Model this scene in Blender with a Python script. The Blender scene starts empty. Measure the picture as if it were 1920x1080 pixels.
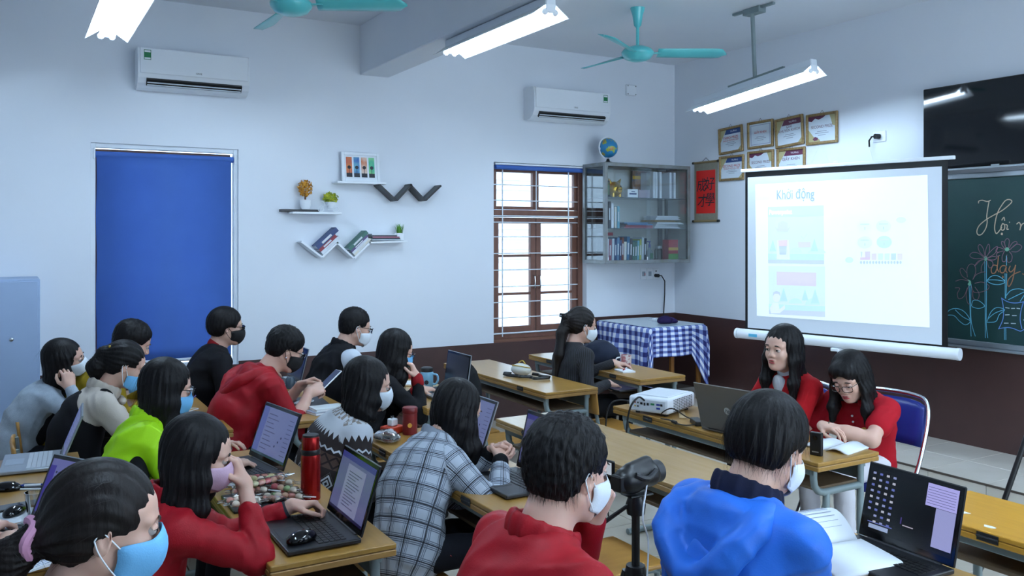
import bpy, bmesh, math, random
import numpy as np
from mathutils import Vector, Matrix, Quaternion, Euler

random.seed(7); np.random.seed(7)
SC = bpy.context.scene
COL = SC.collection
PI = math.pi
R = math.radians

# ------------------------------------------------------------------ camera
FPX, CXP, HZP, CAMH = 1632.0, 960.0, 442.0, 1.75      # focal length, centre, horizon (px of 1920x1080), eye height
YAW = R(30.07)
cy_, sy_ = math.cos(YAW), math.sin(YAW)
cam_d = bpy.data.cameras.new('camera'); cam = bpy.data.objects.new('camera', cam_d); COL.objects.link(cam)
cam.location = (0, 0, CAMH); cam.rotation_euler = (R(90), 0, -YAW)
cam_d.sensor_width = 36; cam_d.lens = FPX / 1920 * 36; cam_d.shift_y = -(540 - HZP) / 1920
cam_d.clip_start = .05; cam_d.clip_end = 200
SC.camera = cam

# ------------------------------------------------------------------ world / exposure
SC.view_settings.view_transform = 'Standard'; SC.view_settings.look = 'None'
SC.view_settings.gamma = 1.0; SC.view_settings.use_curve_mapping = False
SC.view_settings.exposure = 0.55
TUBE_POWER = 56.0
SKY_POWER = 4.5
wd = bpy.data.worlds.new('overcast'); SC.world = wd; wd.use_nodes = True
bgn = wd.node_tree.nodes['Background']; bgn.inputs['Color'].default_value = (.66, .83, 1.0, 1); bgn.inputs['Strength'].default_value = SKY_POWER

# ------------------------------------------------------------------ pixel -> place (distance always from a wall, a table height or a size)
XB, YA, ZC, DAIS, DX = 6.2, 7.22, 3.58, .19, 5.32     # board wall, window wall, ceiling, dais height, dais edge
def ray(u, v):
    r = (u - CXP) / FPX
    return (cy_ * r + sy_, -sy_ * r + cy_, -(v - HZP) / FPX)
def onz(u, v, z):
    x, y, w = ray(u, v); d = (z - CAMH) / w; return Vector((x * d, y * d, z))
def wA(u, v, off=0.0):
    x, y, w = ray(u, v); d = (YA - off) / y; return Vector((x * d, YA - off, CAMH + w * d))
def wB(u, v, off=0.0):
    x, y, w = ray(u, v); d = (XB - off) / x; return Vector((XB - off, y * d, CAMH + w * d))
def at(u, v, d):
    x, y, w = ray(u, v); return Vector((x * d, y * d, CAMH + w * d))

# ------------------------------------------------------------------ materials
def lin(c):
    if isinstance(c, str):
        c = c.lstrip('#'); c = tuple(int(c[i:i + 2], 16) / 255 for i in (0, 2, 4))
        c = tuple(x / 12.92 if x <= .04045 else ((x + .055) / 1.055) ** 2.4 for x in c)
    return (c[0], c[1], c[2], 1.0)
MATS = {}
def M(name, col=None, rough=.6, metal=0.0, noise=None, bump=None, emit=None, spec=.5, coat=0, sheen=0, trans=0, alpha=1, wave=None, sss=0, attr=None):
    """procedural principled material; noise=(scale, second colour, amount, stretch), bump=(scale, strength, stretch)"""
    if name in MATS: return MATS[name]
    m = bpy.data.materials.new(name); m.use_nodes = True; MATS[name] = m
    nt = m.node_tree; b = nt.nodes['Principled BSDF']; L = nt.links.new
    c = lin(col); b.inputs['Base Color'].default_value = c
    b.inputs['Roughness'].default_value = rough; b.inputs['Metallic'].default_value = metal
    b.inputs['Specular IOR Level'].default_value = spec
    if coat: b.inputs['Coat Weight'].default_value = coat; b.inputs['Coat Roughness'].default_value = .15
    if sheen: b.inputs['Sheen Weight'].default_value = sheen
    if trans: b.inputs['Transmission Weight'].default_value = trans
    if sss:
        b.inputs['Subsurface Weight'].default_value = sss; b.inputs['Subsurface Scale'].default_value = .006
        b.inputs['Subsurface Radius'].default_value = (1, .35, .2)
    if alpha < 1: b.inputs['Alpha'].default_value = alpha
    tc = None
    def coords(st):
        nonlocal tc
        if tc is None: tc = nt.nodes.new('ShaderNodeTexCoord')
        mp = nt.nodes.new('ShaderNodeMapping'); mp.inputs['Scale'].default_value = st
        L(tc.outputs['Object'], mp.inputs['Vector']); return mp.outputs[0]
    if attr:
        a = nt.nodes.new('ShaderNodeAttribute'); a.attribute_name = attr
        L(a.outputs['Color'], b.inputs['Base Color'])
    if noise:
        sc, c2, amt, st = (list(noise) + [(1, 1, 1)])[:4]
        n = nt.nodes.new('ShaderNodeTexNoise'); n.inputs['Scale'].default_value = sc; n.inputs['Detail'].default_value = 5
        L(coords(st), n.inputs['Vector'])
        rp = nt.nodes.new('ShaderNodeValToRGB'); rp.color_ramp.elements[0].position = .5 - amt / 2; rp.color_ramp.elements[1].position = .5 + amt / 2
        rp.color_ramp.elements[0].color = c; rp.color_ramp.elements[1].color = lin(c2)
        L(n.outputs['Fac'], rp.inputs['Fac']); L(rp.outputs['Color'], b.inputs['Base Color'])
    if bump:
        sc, stg, st = (list(bump) + [(1, 1, 1)])[:3]
        n = nt.nodes.new('ShaderNodeTexNoise'); n.inputs['Scale'].default_value = sc; n.inputs['Detail'].default_value = 3
        L(coords(st), n.inputs['Vector'])
        bp = nt.nodes.new('ShaderNodeBump'); bp.inputs['Strength'].default_value = stg; bp.inputs['Distance'].default_value = .004
        L(n.outputs['Fac'], bp.inputs['Height']); L(bp.outputs['Normal'], b.inputs['Normal'])
    if emit:
        b.inputs['Emission Color'].default_value = lin(emit[0]); b.inputs['Emission Strength'].default_value = emit[1]
    return m

def thin_glass(name, tint=(1, 1, 1), refl=.08, rough=.02):
    m = bpy.data.materials.new(name); m.use_nodes = True; nt = m.node_tree; nt.nodes.remove(nt.nodes['Principled BSDF']); out = nt.nodes['Material Output']
    a = nt.nodes.new('ShaderNodeBsdfTransparent'); a.inputs[0].default_value = (*tint, 1); b = nt.nodes.new('ShaderNodeBsdfGlossy'); b.inputs['Roughness'].default_value = rough; mx = nt.nodes.new('ShaderNodeMixShader')
    lw = nt.nodes.new('ShaderNodeFresnel'); lw.inputs['IOR'].default_value = 1.45; ad = nt.nodes.new('ShaderNodeMath'); ad.operation = 'MULTIPLY'; ad.inputs[1].default_value = refl / .04
    nt.links.new(lw.outputs[0], ad.inputs[0]); nt.links.new(ad.outputs[0], mx.inputs[0]); nt.links.new(a.outputs[0], mx.inputs[1]); nt.links.new(b.outputs[0], mx.inputs[2]); nt.links.new(mx.outputs[0], out.inputs['Surface']); return m

# ------------------------------------------------------------------ objects
def prop(o, label=None, cat=None, group=None, kind=None):
    if label: o['label'] = label
    if cat: o['category'] = cat
    if group: o['group'] = group
    if kind: o['kind'] = kind
    return o
def thing(name, label, cat, loc=(0, 0, 0), rz=0.0, group=None):
    o = bpy.data.objects.new(name, None); o.empty_display_size = .05; COL.objects.link(o)
    o.location = loc; o.rotation_euler = (0, 0, rz)
    return prop(o, label, cat, group)
def link_mesh(name, me, mat=None, parent=None, loc=None, rot=None):
    o = bpy.data.objects.new(name, me); COL.objects.link(o)
    if mat is not None:
        me.materials.clear()
        for m_ in (mat if isinstance(mat, (list, tuple)) else [mat]): me.materials.append(m_)
    if parent is not None: o.parent = parent
    if loc is not None: o.location = loc
    if rot is not None: o.rotation_euler = rot
    return o
def inst(o, parent=None, loc=None, rot=None, name=None):
    c = o.copy(); COL.objects.link(c)
    if name: c.name = name
    c.parent = parent
    if loc is not None: c.location = loc
    if rot is not None: c.rotation_euler = rot
    return c
def copy_tree(o, parent=None, loc=None, rz=None, label=None, group=None):
    c = o.copy(); COL.objects.link(c); c.parent = parent
    if loc is not None: c.location = loc
    if rz is not None: c.rotation_euler = (0, 0, rz)
    if label: c['label'] = label
    if group: c['group'] = group
    for ch in list(o.children): copy_tree(ch, c)
    return c

class MB:
    """collects simple solids into one bmesh"""
    def __init__(s): s.bm = bmesh.new()
    def _mv(s, vs, mtx):
        if mtx is not None: bmesh.ops.transform(s.bm, matrix=mtx, verts=vs)
    def box(s, lo, hi, bevel=0, mtx=None, seg=1):
        lo, hi = Vector(lo), Vector(hi)
        r = bmesh.ops.create_cube(s.bm, size=1.0); vs = r['verts']
        bmesh.ops.transform(s.bm, matrix=Matrix.Translation((lo + hi) / 2) @ Matrix.Diagonal((*(hi - lo), 1)), verts=vs)
        if bevel:
            es = {e for v in vs for e in v.link_edges}
            res = bmesh.ops.bevel(s.bm, geom=list(es), offset=bevel, segments=seg, affect='EDGES', profile=.5)
            vs = list({v for f in res['faces'] for v in f.verts} | {v for v in vs if v.is_valid})
        s._mv(vs, mtx); return s
    def cyl(s, p0, p1, r0, r1=None, n=16, caps=True):
        p0, p1 = Vector(p0), Vector(p1); r1 = r0 if r1 is None else r1
        ax = (p1 - p0); L = ax.length
        q = Vector((0, 0, 1)).rotation_difference(ax.normalized()) if L > 0 else Quaternion()
        r = bmesh.ops.create_cone(s.bm, cap_ends=caps, segments=n, radius1=r0, radius2=r1, depth=L)
        bmesh.ops.transform(s.bm, matrix=Matrix.Translation((p0 + p1) / 2) @ q.to_matrix().to_4x4(), verts=r['verts']); return s
    def sphere(s, c, r, n=16, sc=(1, 1, 1), mtx=None):
        q = bmesh.ops.create_uvsphere(s.bm, u_segments=n, v_segments=max(6, n // 2), radius=r)
        bmesh.ops.transform(s.bm, matrix=(mtx if mtx is not None else Matrix()) @ Matrix.Translation(c) @ Matrix.Diagonal((*sc, 1)), verts=q['verts']); return s
    def tube(s, pts, r, n=8, closed=False, caps=True):
        pts = [Vector(p) for p in pts]; m = len(pts)
        rr = r if isinstance(r, (list, tuple)) else [r] * m
        tan = []
        for i in range(m):
            a = pts[(i - 1) % m] if (closed or i > 0) else pts[i]; b = pts[(i + 1) % m] if (closed or i < m - 1) else pts[i]
            t = b - a; tan.append(t.normalized() if t.length > 1e-9 else Vector((0, 0, 1)))
        nrm = tan[0].orthogonal().normalized(); rings = []
        for i in range(m):
            if i: nrm = (tan[i - 1].rotation_difference(tan[i]) @ nrm).normalized()
            bn = tan[i].cross(nrm)
            rings.append([s.bm.verts.new(pts[i] + (nrm * math.cos(2 * PI * k / n) + bn * math.sin(2 * PI * k / n)) * rr[i]) for k in range(n)])
        for i in range(m if closed else m - 1):
            a, b = rings[i], rings[(i + 1) % m]
            for k in range(n): s.bm.faces.new((a[k], a[(k + 1) % n], b[(k + 1) % n], b[k]))
        if caps and not closed:
            s.bm.faces.new(rings[0][::-1]); s.bm.faces.new(rings[-1])
        return s
    def lathe(s, prof, n=24, c=(0, 0, 0), mtx=None):
        rings = []; vs = []
        for r, z in prof:
            if r < 1e-6: v = [s.bm.verts.new((c[0], c[1], c[2] + z))]
            else: v = [s.bm.verts.new((c[0] + r * math.cos(2 * PI * k / n), c[1] + r * math.sin(2 * PI * k / n), c[2] + z)) for k in range(n)]
            rings.append(v); vs += v
        for a, b in zip(rings, rings[1:]):
            for k in range(n):
                k2 = (k + 1) % n
                if len(a) == 1 and len(b) == 1: continue
                if len(a) == 1: s.bm.faces.new((a[0], b[k2], b[k]))
                elif len(b) == 1: s.bm.faces.new((a[k], a[k2], b[0]))
                else: s.bm.faces.new((a[k], a[k2], b[k2], b[k]))
        s._mv(vs, mtx); return s
    def prism(s, poly, d, mtx=None):
        """poly: 2D points in XY, extruded from z=0 to z=d"""
        a = [s.bm.verts.new((p[0], p[1], 0)) for p in poly]; b = [s.bm.verts.new((p[0], p[1], d)) for p in poly]
        n = len(poly); s.bm.faces.new(a[::-1]); s.bm.faces.new(b)
        for i in range(n): s.bm.faces.new((a[i], a[(i + 1) % n], b[(i + 1) % n], b[i]))
        s._mv(a + b, mtx); return s
    def grid(s, P, closed_u=False):
        """P[i][j] points -> quads"""
        V = [[s.bm.verts.new(p) for p in row] for row in P]
        m = len(V)
        for i in range(m if closed_u else m - 1):
            a, b = V[i], V[(i + 1) % m]
            for j in range(len(a) - 1): s.bm.faces.new((a[j], a[j + 1], b[j + 1], b[j]))
        return s
    def quad(s, *p): s.bm.faces.new([s.bm.verts.new(q) for q in p]); return s
    def mesh(s, name='mesh', smooth=False):
        me = bpy.data.meshes.new(name); bmesh.ops.recalc_face_normals(s.bm, faces=s.bm.faces); s.bm.to_mesh(me); s.bm.free()
        if smooth: me.shade_smooth()
        elif smooth is None: pass
        return me
    def build(s, name, mat, parent=None, loc=None, rot=None, smooth=False):
        me = s.mesh(name)
        if smooth:
            me.shade_smooth()
            try: me.set_sharp_from_angle(angle=R(smooth if smooth is not True else 40))
            except Exception: pass
        return link_mesh(name, me, mat, parent, loc, rot)
def solidify(o, t, off=0):
    md = o.modifiers.new('s', 'SOLIDIFY'); md.thickness = t; md.offset = off; return o

FRAMES = {}
def text_mesh(txt, size, align='CENTER', extrude=0.0, shear=0.0, bold=0.0, width=None):
    cu = bpy.data.curves.new('text', 'FONT'); cu.body = txt; cu.size = 1.0; cu.align_x = align; cu.align_y = 'CENTER'
    cu.resolution_u = 3; cu.extrude = extrude; cu.shear = shear; cu.offset = bold / size * .5
    o = bpy.data.objects.new('text', cu); COL.objects.link(o)
    dg = bpy.context.evaluated_depsgraph_get(); me = bpy.data.meshes.new_from_object(o.evaluated_get(dg))
    bpy.data.objects.remove(o); bpy.data.curves.remove(cu)
    me.transform(Matrix.Scale(size, 4))
    if width and len(me.vertices):
        xs = [v.co.x for v in me.vertices]; k = width / max(1e-6, max(xs) - min(xs))
        for v in me.vertices: v.co.x *= k
    return me
def text(txt, size, mtx, mat, parent, name='lettering', **kw):
    me = text_mesh(txt, size, **kw); me.transform(mtx); me.materials.clear(); me.materials.append(mat)
    return link_mesh(name, me, None, parent)
def frame_m(o, x, z, y=None):
    """matrix with local X=x, local Y=up vector z, local Z = x cross z"""
    x = Vector(x).normalized(); z = Vector(z).normalized(); n = x.cross(z).normalized(); z = n.cross(x)
    m = Matrix((x, z, n)).transposed().to_4x4(); m.translation = Vector(o); return m
# ================================================================== palette
m_wall = M('white_wall_paint', '#e6ebf2', .55, noise=(1.2, '#dfe5ee', .6), bump=(60, .03))
m_ceil = M('white_ceiling_paint', '#e8ecf2', .7, noise=(1.5, '#e0e6ee', .6))
m_dado = M('brown_gloss_paint', '#3f2a28', .32, noise=(2.5, '#4a322f', .5), bump=(30, .04))
m_tile = M('beige_floor_tile', '#c8c0b2', .2, noise=(5, '#b9b0a0', .7))
m_tile2 = M('beige_dais_tile', '#d6d0c6', .2, noise=(4, '#c9c1b4', .7))
m_grout = M('dark_grout', '#4a4038', .8)
m_brown = M('brown_window_wood', '#7a5142', .45, noise=(14, '#644034', .6, (1, 1, .15)))
m_white = M('white_plastic', '#e9eef4', .35)
m_whitem = M('white_painted_metal', '#dfe6ee', .4)
m_alu = M('brushed_aluminium', '#aeb6bd', .35, .85)
m_black = M('black_plastic', '#0b0b0d', .4)
m_blackg = M('black_glossy_plastic', '#060608', .12)
m_dark = M('dark_grey_plastic', '#1d1e22', .45)
m_cyan = M('cyan_enamel', '#5cc8cc', .3, coat=.4)
m_glass = thin_glass('clear_glass', (.97, .99, 1), .06)
m_blind = M('blue_blind_fabric', '#4e78c8', .8, noise=(6, '#4a72c0', .6), bump=(900, .1), trans=0)
_nt = m_blind.node_tree; _tr = _nt.nodes.new('ShaderNodeBsdfTranslucent'); _tr.inputs[0].default_value = lin('#6a92e0'); _mx = _nt.nodes.new('ShaderNodeMixShader'); _mx.inputs[0].default_value = .22
_nt.links.new(_nt.nodes['Principled BSDF'].outputs[0], _mx.inputs[1]); _nt.links.new(_tr.outputs[0], _mx.inputs[2]); _nt.links.new(_mx.outputs[0], _nt.nodes['Material Output'].inputs['Surface'])
m_grey_steel = M('grey_green_steel', '#8b9a9c', .45, .2, noise=(9, '#7b898b', .6))
m_wood = M('varnished_yellow_wood', '#a47c3e', .28, noise=(5, '#8e692c', .7, (8, .8, 8)), bump=(12, .08, (10, 1, 10)))
m_woodedge = M('wood_edge', '#a07a42', .5, noise=(20, '#886230', .7, (1, .2, 4)))
m_ply = M('chair_plywood', '#b68640', .4, noise=(8, '#9e7030', .7, (1, 4, 1)))
m_chrome = M('chrome', '#c9ced4', .18, 1.0)
m_red = M('red_print', '#c01828', .5)
m_purple = M('purple_print', '#6a3350', .5)
m_blue = M('blue_print', '#26437c', .5)
m_ink = M('dark_ink', '#20222c', .6)
m_paper = M('white_paper', '#e8edf2', .7, noise=(8, '#dfe5ec', .6))
m_tube = M('lit_fluorescent_tube', '#ffffff', .5, emit=((.62, .81, 1.0), TUBE_POWER))
m_cable = M('black_cable_rubber', '#0c0c0e', .5)

def struct(name, o_or_mb, mat=None, parent=None):
    o = o_or_mb.build(name, mat, parent) if isinstance(o_or_mb, MB) else o_or_mb
    if parent is None: o['kind'] = 'structure'
    return o

# ================================================================== room shell
X0, Y0, WT = -2.8, -1.15, .24
W1 = (.535, 1.617, .71, 2.45); W2 = (3.98, 5.07, .75, 2.45)     # openings in the window wall: x0, x1, z0, z1
b = MB()
xs = [X0 - WT, W1[0], W1[1], W2[0], W2[1], XB + WT]
for i in range(5):
    hole = W1 if i == 1 else W2 if i == 3 else None
    if hole is None: b.box((xs[i], YA, 0), (xs[i + 1], YA + WT, ZC + .2))
    else:
        b.box((xs[i], YA, 0), (xs[i + 1], YA + WT, hole[2])); b.box((xs[i], YA, hole[3]), (xs[i + 1], YA + WT, ZC + .2))
struct('wall_left', b, m_wall)
struct('wall_front', MB().box((XB, Y0 - WT, 0), (XB + WT, YA, ZC + .2)), m_wall)
# behind the camera: rear wall, and the corridor side with its door and window openings
struct('wall_rear', MB().box((X0 - WT, Y0 - WT, 0), (X0, YA, ZC + .2)), m_wall)
b = MB(); ys0, ys1 = Y0 - WT, Y0
seg = [X0, 1.7, 3.2, 3.45, 4.4, 4.6, 6.0, XB]      # window, open door, window
for i in range(7):
    if i in (1, 5): b.box((seg[i], ys0, 0), (seg[i + 1], ys1, .85)); b.box((seg[i], ys0, 3.15), (seg[i + 1], ys1, ZC + .2))
    elif i == 3: b.box((seg[i], ys0, 2.5), (seg[i + 1], ys1, ZC + .2))
    else: b.box((seg[i], ys0, 0), (seg[i + 1], ys1, ZC + .2))
struct('wall_right', b, m_wall)
ceil_o = struct('ceiling', MB().box((X0 - WT, Y0 - WT, ZC), (XB + WT, YA + WT, ZC + .2)), m_ceil)
struct('trim_1', MB().box((2.65, Y0, 3.15), (2.92, YA, ZC), .006), m_ceil)       # concrete beam across the ceiling
# brown painted dado
b = MB()
b.box((X0, YA - .006, 0), (W1[0], YA, .73)); b.box((W1[0], YA - .006, 0), (W1[1], YA, .71)); b.box((W1[1], YA - .006, 0), (5.14, YA, .735))
b.box((5.14, YA - .006, 0), (XB, YA, .925)); struct('baseboard_left', b, m_dado)
struct('baseboard_front', MB().box((XB - .006, Y0, 0), (XB, YA - .006, .925)), m_dado)

# ------------------------------------------------------------------ floor and dais in tiles
fl = struct('floor', MB().box((X0, Y0, -.2), (XB, YA, -.012)), m_grout)
T = .5; tm = None; n_t = 0
b_rest = MB()
for i in range(-6, 11):
    for j in range(-6, 15):
        x0, y0 = i * T + .32, j * T - .28
        x1, y1 = min(x0 + T, DX), min(y0 + T, YA)
        x0c, y0c = max(x0, X0), max(y0, Y0)
        if x1 - x0c < .03 or y1 - y0c < .03: continue
        full = (x0 >= X0 and y0 >= Y0 and x0 + T <= DX + 1e-4 and y0 + T <= YA)
        vis = i >= -1 and j >= 0
        if not vis: b_rest.box((x0c + .003, y0c + .003, -.012), (x1 - .003, y1 - .003, 0)); continue
        if full:
            if tm is None: tm = MB().box((.003, .003, -.012), (T - .003, T - .003, 0), .0015).mesh('tile'); tm.materials.append(m_tile)
            link_mesh('tile', tm, None, fl, (x0, y0, 0))
        else: MB().box((x0c + .003, y0c + .003, -.012), (x1 - .003, y1 - .003, 0)).build('tile', m_tile, fl)
o = b_rest.build('tile_field', m_tile, fl); o['kind'] = 'stuff'
da = struct('trim_2', MB().box((DX + .012, Y0, 0), (XB - .006, YA - .006, DAIS - .012)), m_grout)
TD = .4; tmt = MB().box((.002, .002, -.012), (.438, TD - .002, 0), .0015).mesh('tile'); tmt.materials.append(m_tile2)
tmf = MB().box((0, .002, .002), (.012, TD - .002, DAIS - .012), .001).mesh('riser_tile'); tmf.materials.append(m_tile2)
for j in range(-6, 18):
    y0 = 3.242 + (j - 8) * TD
    if y0 < Y0 or y0 + TD > YA: continue
    for i in range(2): link_mesh('tile', tmt, None, da, (DX + i * .437, y0, DAIS))
    link_mesh('riser_tile', tmf, None, da, (DX, y0, 0))
MB().box((DX - .004, Y0, DAIS - .012), (DX + .006, YA - .01, DAIS + .001)).build('nosing', m_grout, da)

# ------------------------------------------------------------------ window with the blue roller blind
def wbox(b, o, x0, x1, y0, y1, z0, z1, bv=.003): b.box((x0, y0, z0), (x1, y1, z1), bv)
w = MB(); x0, x1, z0, z1 = W1
for a in ((x0, x0 + .035, z0, z1), (x1 - .035, x1, z0, z1), (x0 + .035, x1 - .035, z1 - .035, z1), (x0 + .035, x1 - .035, z0, z0 + .035)):
    w.box((a[0], YA + .02, a[2]), (a[1], YA + .07, a[3]), .003)
win1 = struct('window_1', w, m_whitem)
for k in range(2):
    xa = x0 + .035 + k * .506
    f = MB()
    for a in ((xa, xa + .06, z0 + .035, z1 - .035), (xa + .446, xa + .506, z0 + .035, z1 - .035), (xa + .06, xa + .446, z1 - .1, z1 - .035), (xa + .06, xa + .446, z0 + .035, z0 + .1)):
        f.box((a[0], YA + .14, a[2]), (a[1], YA + .19, a[3]))
    f.build('casement', m_brown, win1); MB().box((xa + .06, YA + .16, z0 + .1), (xa + .446, YA + .164, z1 - .1)).build('pane', m_glass, win1)
bl = thing('roller_blind', 'large blue roller blind pulled down over the whole left window', 'blind', (x0, YA, z0))
MB().cyl((.035, .03, 1.655), (1.047, .03, 1.655), .024, n=20).build('blind_roll', m_blind, bl, smooth=True)
P = [[(.04 + .003 * math.sin(i), .012 + .003 * math.sin(i * 1.3), 1.65 - i * .0985) for i in range(17)], [(1.028, .012 + .002 * math.sin(i * .9), 1.65 - i * .0985) for i in range(17)]]
solidify(MB().grid(P).build('blind_fabric', m_blind, bl, smooth=True), .002)
MB().box((.04, .004, .06), (1.028, .02, .078), .004).build('bottom_bar', m_whitem, bl)
for xx in (.018, 1.05): MB().box((xx, .004, 1.62), (xx + .014, .058, 1.7), .003).build('bracket', m_white, bl)
MB().tube([(1.054, .004, 1.64), (1.056, .0, 1.0), (1.054, .004, .45)], .0025, 6).build('bead_chain', m_white, bl)

# ------------------------------------------------------------------ casement window with steel grille
x0, x1, z0, z1 = W2
w = MB(); FD0, FD1 = YA + .07, YA + .15
for a in ((x0, x0 + .045, z0, z1), (x1 - .075, x1 - .02, z0, z1), (x0 + .045, x1 - .075, z1 - .05, z1), (x0 + .045, x1 - .075, 1.93, 2.0), (x0 + .045, x1 - .075, z0, z0 + .06)):
    w.box((a[0], FD0, a[2]), (a[1], FD1, a[3]), .004)
win2 = struct('window_2', w, m_brown)
MB().box((x0, YA - .005, z0 - .02), (x1, YA + .07, z0 + .012), .003).build('window_sill', M('sill_brown', '#6a4434', .5), win2)
MB().box((x1 - .02, YA + .0, z0), (x1, YA + WT, z1)).build('reveal', m_wall, win2)
xm = (x0 + x1) / 2 - .02
for k, (xa, xb) in enumerate(((x0 + .05, xm - .004), (xm + .004, x1 - .08))):
    for (za, zb, nm) in ((z0 + .065, 1.925, 'casement'), (2.005, z1 - .055, 'transom_light')):
        f = MB(); fw = .055 if nm == 'casement' else .03
        for a in ((xa, xa + fw, za, zb), (xb - fw, xb, za, zb), (xa + fw, xb - fw, zb - fw, zb), (xa + fw, xb - fw, za, za + fw)):
            f.box((a[0], FD0 + .02, a[2]), (a[1], FD1 - .01, a[3]), .003)
        if nm == 'casement':
            for q in (1, 2): zz = za + (zb - za) * q / 3; f.box((xa + fw, FD0 + .03, zz - .012), (xb - fw, FD1 - .02, zz + .012))
        c = f.build(nm, m_brown, win2)
        if nm == 'casement':
            n3 = 3
            for q in range(n3):
                zq0, zq1 = za + fw + (zb - za - 2 * fw) * q / n3, za + fw + (zb - za - 2 * fw) * (q + 1) / n3
                MB().box((xa + fw, FD0 + .045, zq0), (xb - fw, FD0 + .049, zq1)).build('pane', m_glass, c)
            hx = xb - .028 if k == 0 else xa + .028
            MB().tube([(hx, FD0 + .02, 1.36), (hx, FD0 - .015, 1.35), (hx, FD0 - .02, 1.31), (hx, FD0 - .015, 1.24), (hx, FD0 + .02, 1.23)], .006, 8).build('handle', m_chrome, c, smooth=True)
        else: MB().box((xa + fw, FD0 + .045, za + fw), (xb - fw, FD0 + .049, zb - fw)).build('pane', m_glass, c)
gr = thing('window_grille', 'white steel security grille of thin bars across the brown window', 'grille', (x0, YA + .061, z0))
def bar(p, q, r=.0055): MB().cyl(p, q, r, n=8).build('bar', m_whitem, gr)
for xx in (.13, .89): bar((xx, 0, .03), (xx, 0, 1.66), .0065)
for xx in (.51,): bar((xx, 0, 1.25), (xx, 0, 1.66), .005)
for k, zz in enumerate((.06, .21, .36, .51, .67, .83, .99, 1.13, 1.19)): bar((.0, 0, zz), (1.0, 0, zz), .0075 if k in (0, 8) else .005)
for zz in (1.34, 1.49): bar((.0, 0, zz), (1.0, 0, zz), .005)
b2 = thing('rolled_blind', 'blue roller blind rolled up at the top of the brown window', 'blind', (x0, YA + .022, z1 - .045))
MB().cyl((.03, 0, 0), (1.04, 0, 0), .022, n=20).build('blind_roll', m_blind, b2, smooth=True)
MB().box((.02, -.02, .022), (1.05, .03, .04), .003).build('head_rail', m_whitem, b2)

# outside the window: a pale neighbouring house with louvred shutters, and the yard
m_house = M('pale_house_wall', '#d7dde2', .8, noise=(2, '#c6ced6', .6))
hs = thing('neighbour_house', 'pale neighbouring house with slatted shutters seen through the brown window', 'building', (6.5, YA + 5.5, -3))
MB().box((-6, 0, 0), (6, 3, 7.2)).build('wall', m_house, hs)
for k in range(4):
    sx = -5.2 + k * 2.6; sh = MB()
    sh.box((sx, -.06, 4.1), (sx + 1.3, 0, 6.2)); s_ = sh.build('shutter', M('shutter_grey', '#aab6c2', .7), hs)
    for q in range(12):
        MB().box((sx + .08, -.1, 4.2 + q * .165), (sx + 1.22, -.05, 4.29 + q * .165)).build('slat', M('slat_white', '#cfd8e0', .6), s_)
yd = MB().box((-20, YA + WT + .05, -3.2), (30, 40, -3)).build('yard', M('yard_concrete', '#b9bdc0', .9)); yd['kind'] = 'structure'

# ------------------------------------------------------------------ fluorescent lamps
def lamp(label, p0, p1, hang=None, tilt=0.0):
    """batten from p0 to p1 (level of the tubes)"""
    p0, p1 = Vector(p0), Vector(p1); L = (p1 - p0).length; c = (p0 + p1) / 2
    t = thing('fluorescent_lamp', label, 'ceiling lamp', c, 0, 'fluorescent lamps')
    ax = (p1 - p0).normalized(); t.rotation_mode = 'QUATERNION'; t.rotation_quaternion = Vector((0, 1, 0)).rotation_difference(ax)
    h = L / 2
    MB().box((-.035, -h, .03), (.035, h, .085), .006).build('housing', m_whitem, t)
    prof = [(-.13, -.028), (-.125, -.03), (-.036, .034), (.036, .034), (.125, -.03), (.13, -.028)]
    P = [[(x, -h, z) for x, z in prof], [(x, h, z) for x, z in prof]]
    solidify(MB().grid(P).build('reflector', m_white, t), .003)
    for s_ in (-1, 1):
        MB().cyl((s_ * .034, -h + .03, -.004), (s_ * .034, h - .03, -.004), .0135, n=12).build('tube', m_tube, t, smooth=True)
        e = MB()
        for q in (-1, 1): e.sphere((q * .034, s_ * (h - .012), -.006), .021, 12, (1, .7, 1))
        e.box((-.034, s_ * (h - .012) - .014, -.01), (.034, s_ * (h - .012) + .014, .04), .004)
        e.build('lampholder', m_white, t, smooth=True)
    return t
def rods(l_):
    for q in (-1, 1): onlamp(MB().cyl((0, q * .4, .08), (0, q * .4, ZC - l_.location.z), .006, n=8).build('hanging_rod', m_whitem), l_, l_.location)
    return l_
l1 = lamp('lit fluorescent lamp above the left air conditioner', (.545, 4.85, 3.03), (.545, 6.13, 3.03))
lamp('lit fluorescent lamp fixed below the ceiling beam', (2.735, 4.27, 3.06), (2.735, 5.62, 3.06))
l3 = lamp('lit fluorescent lamp hung on a pole in front of the framed certificates', (5.2, 4.48, 2.985), (5.2, 5.77, 2.85))
l5 = lamp('lit fluorescent lamp in front of the chalkboard', (5.2, 1.2, 2.9), (5.2, 2.5, 2.9))
def onlamp(o, lampo, base):
    o.parent = lampo; o.matrix_parent_inverse = (Matrix.Translation(lampo.location) @ lampo.rotation_quaternion.to_matrix().to_4x4()).inverted(); o.location = base
pb = (5.2, 5.08, 3.06)
onlamp(MB().tube([(0.0, -.0, -.03), (-.01, 0, .12), (-.02, .01, .50)], .017, 10).build('hanging_pipe', m_grey_steel, smooth=True), l3, pb)
onlamp(MB().box((-.012, -.3, -.055), (.012, .3, -.03), mtx=Matrix.Rotation(R(-6.2), 4, 'X')).build('carrier_strip', m_grey_steel), l3, pb)
onlamp(MB().box((-.05, -.09, .47), (.03, .09, .519), .003).build('ceiling_bracket', m_grey_steel), l3, pb)
onlamp(MB().box((-.035, -.22, .5), (-.005, .22, .519), .002).build('ceiling_strip', m_grey_steel), l3, pb)
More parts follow.
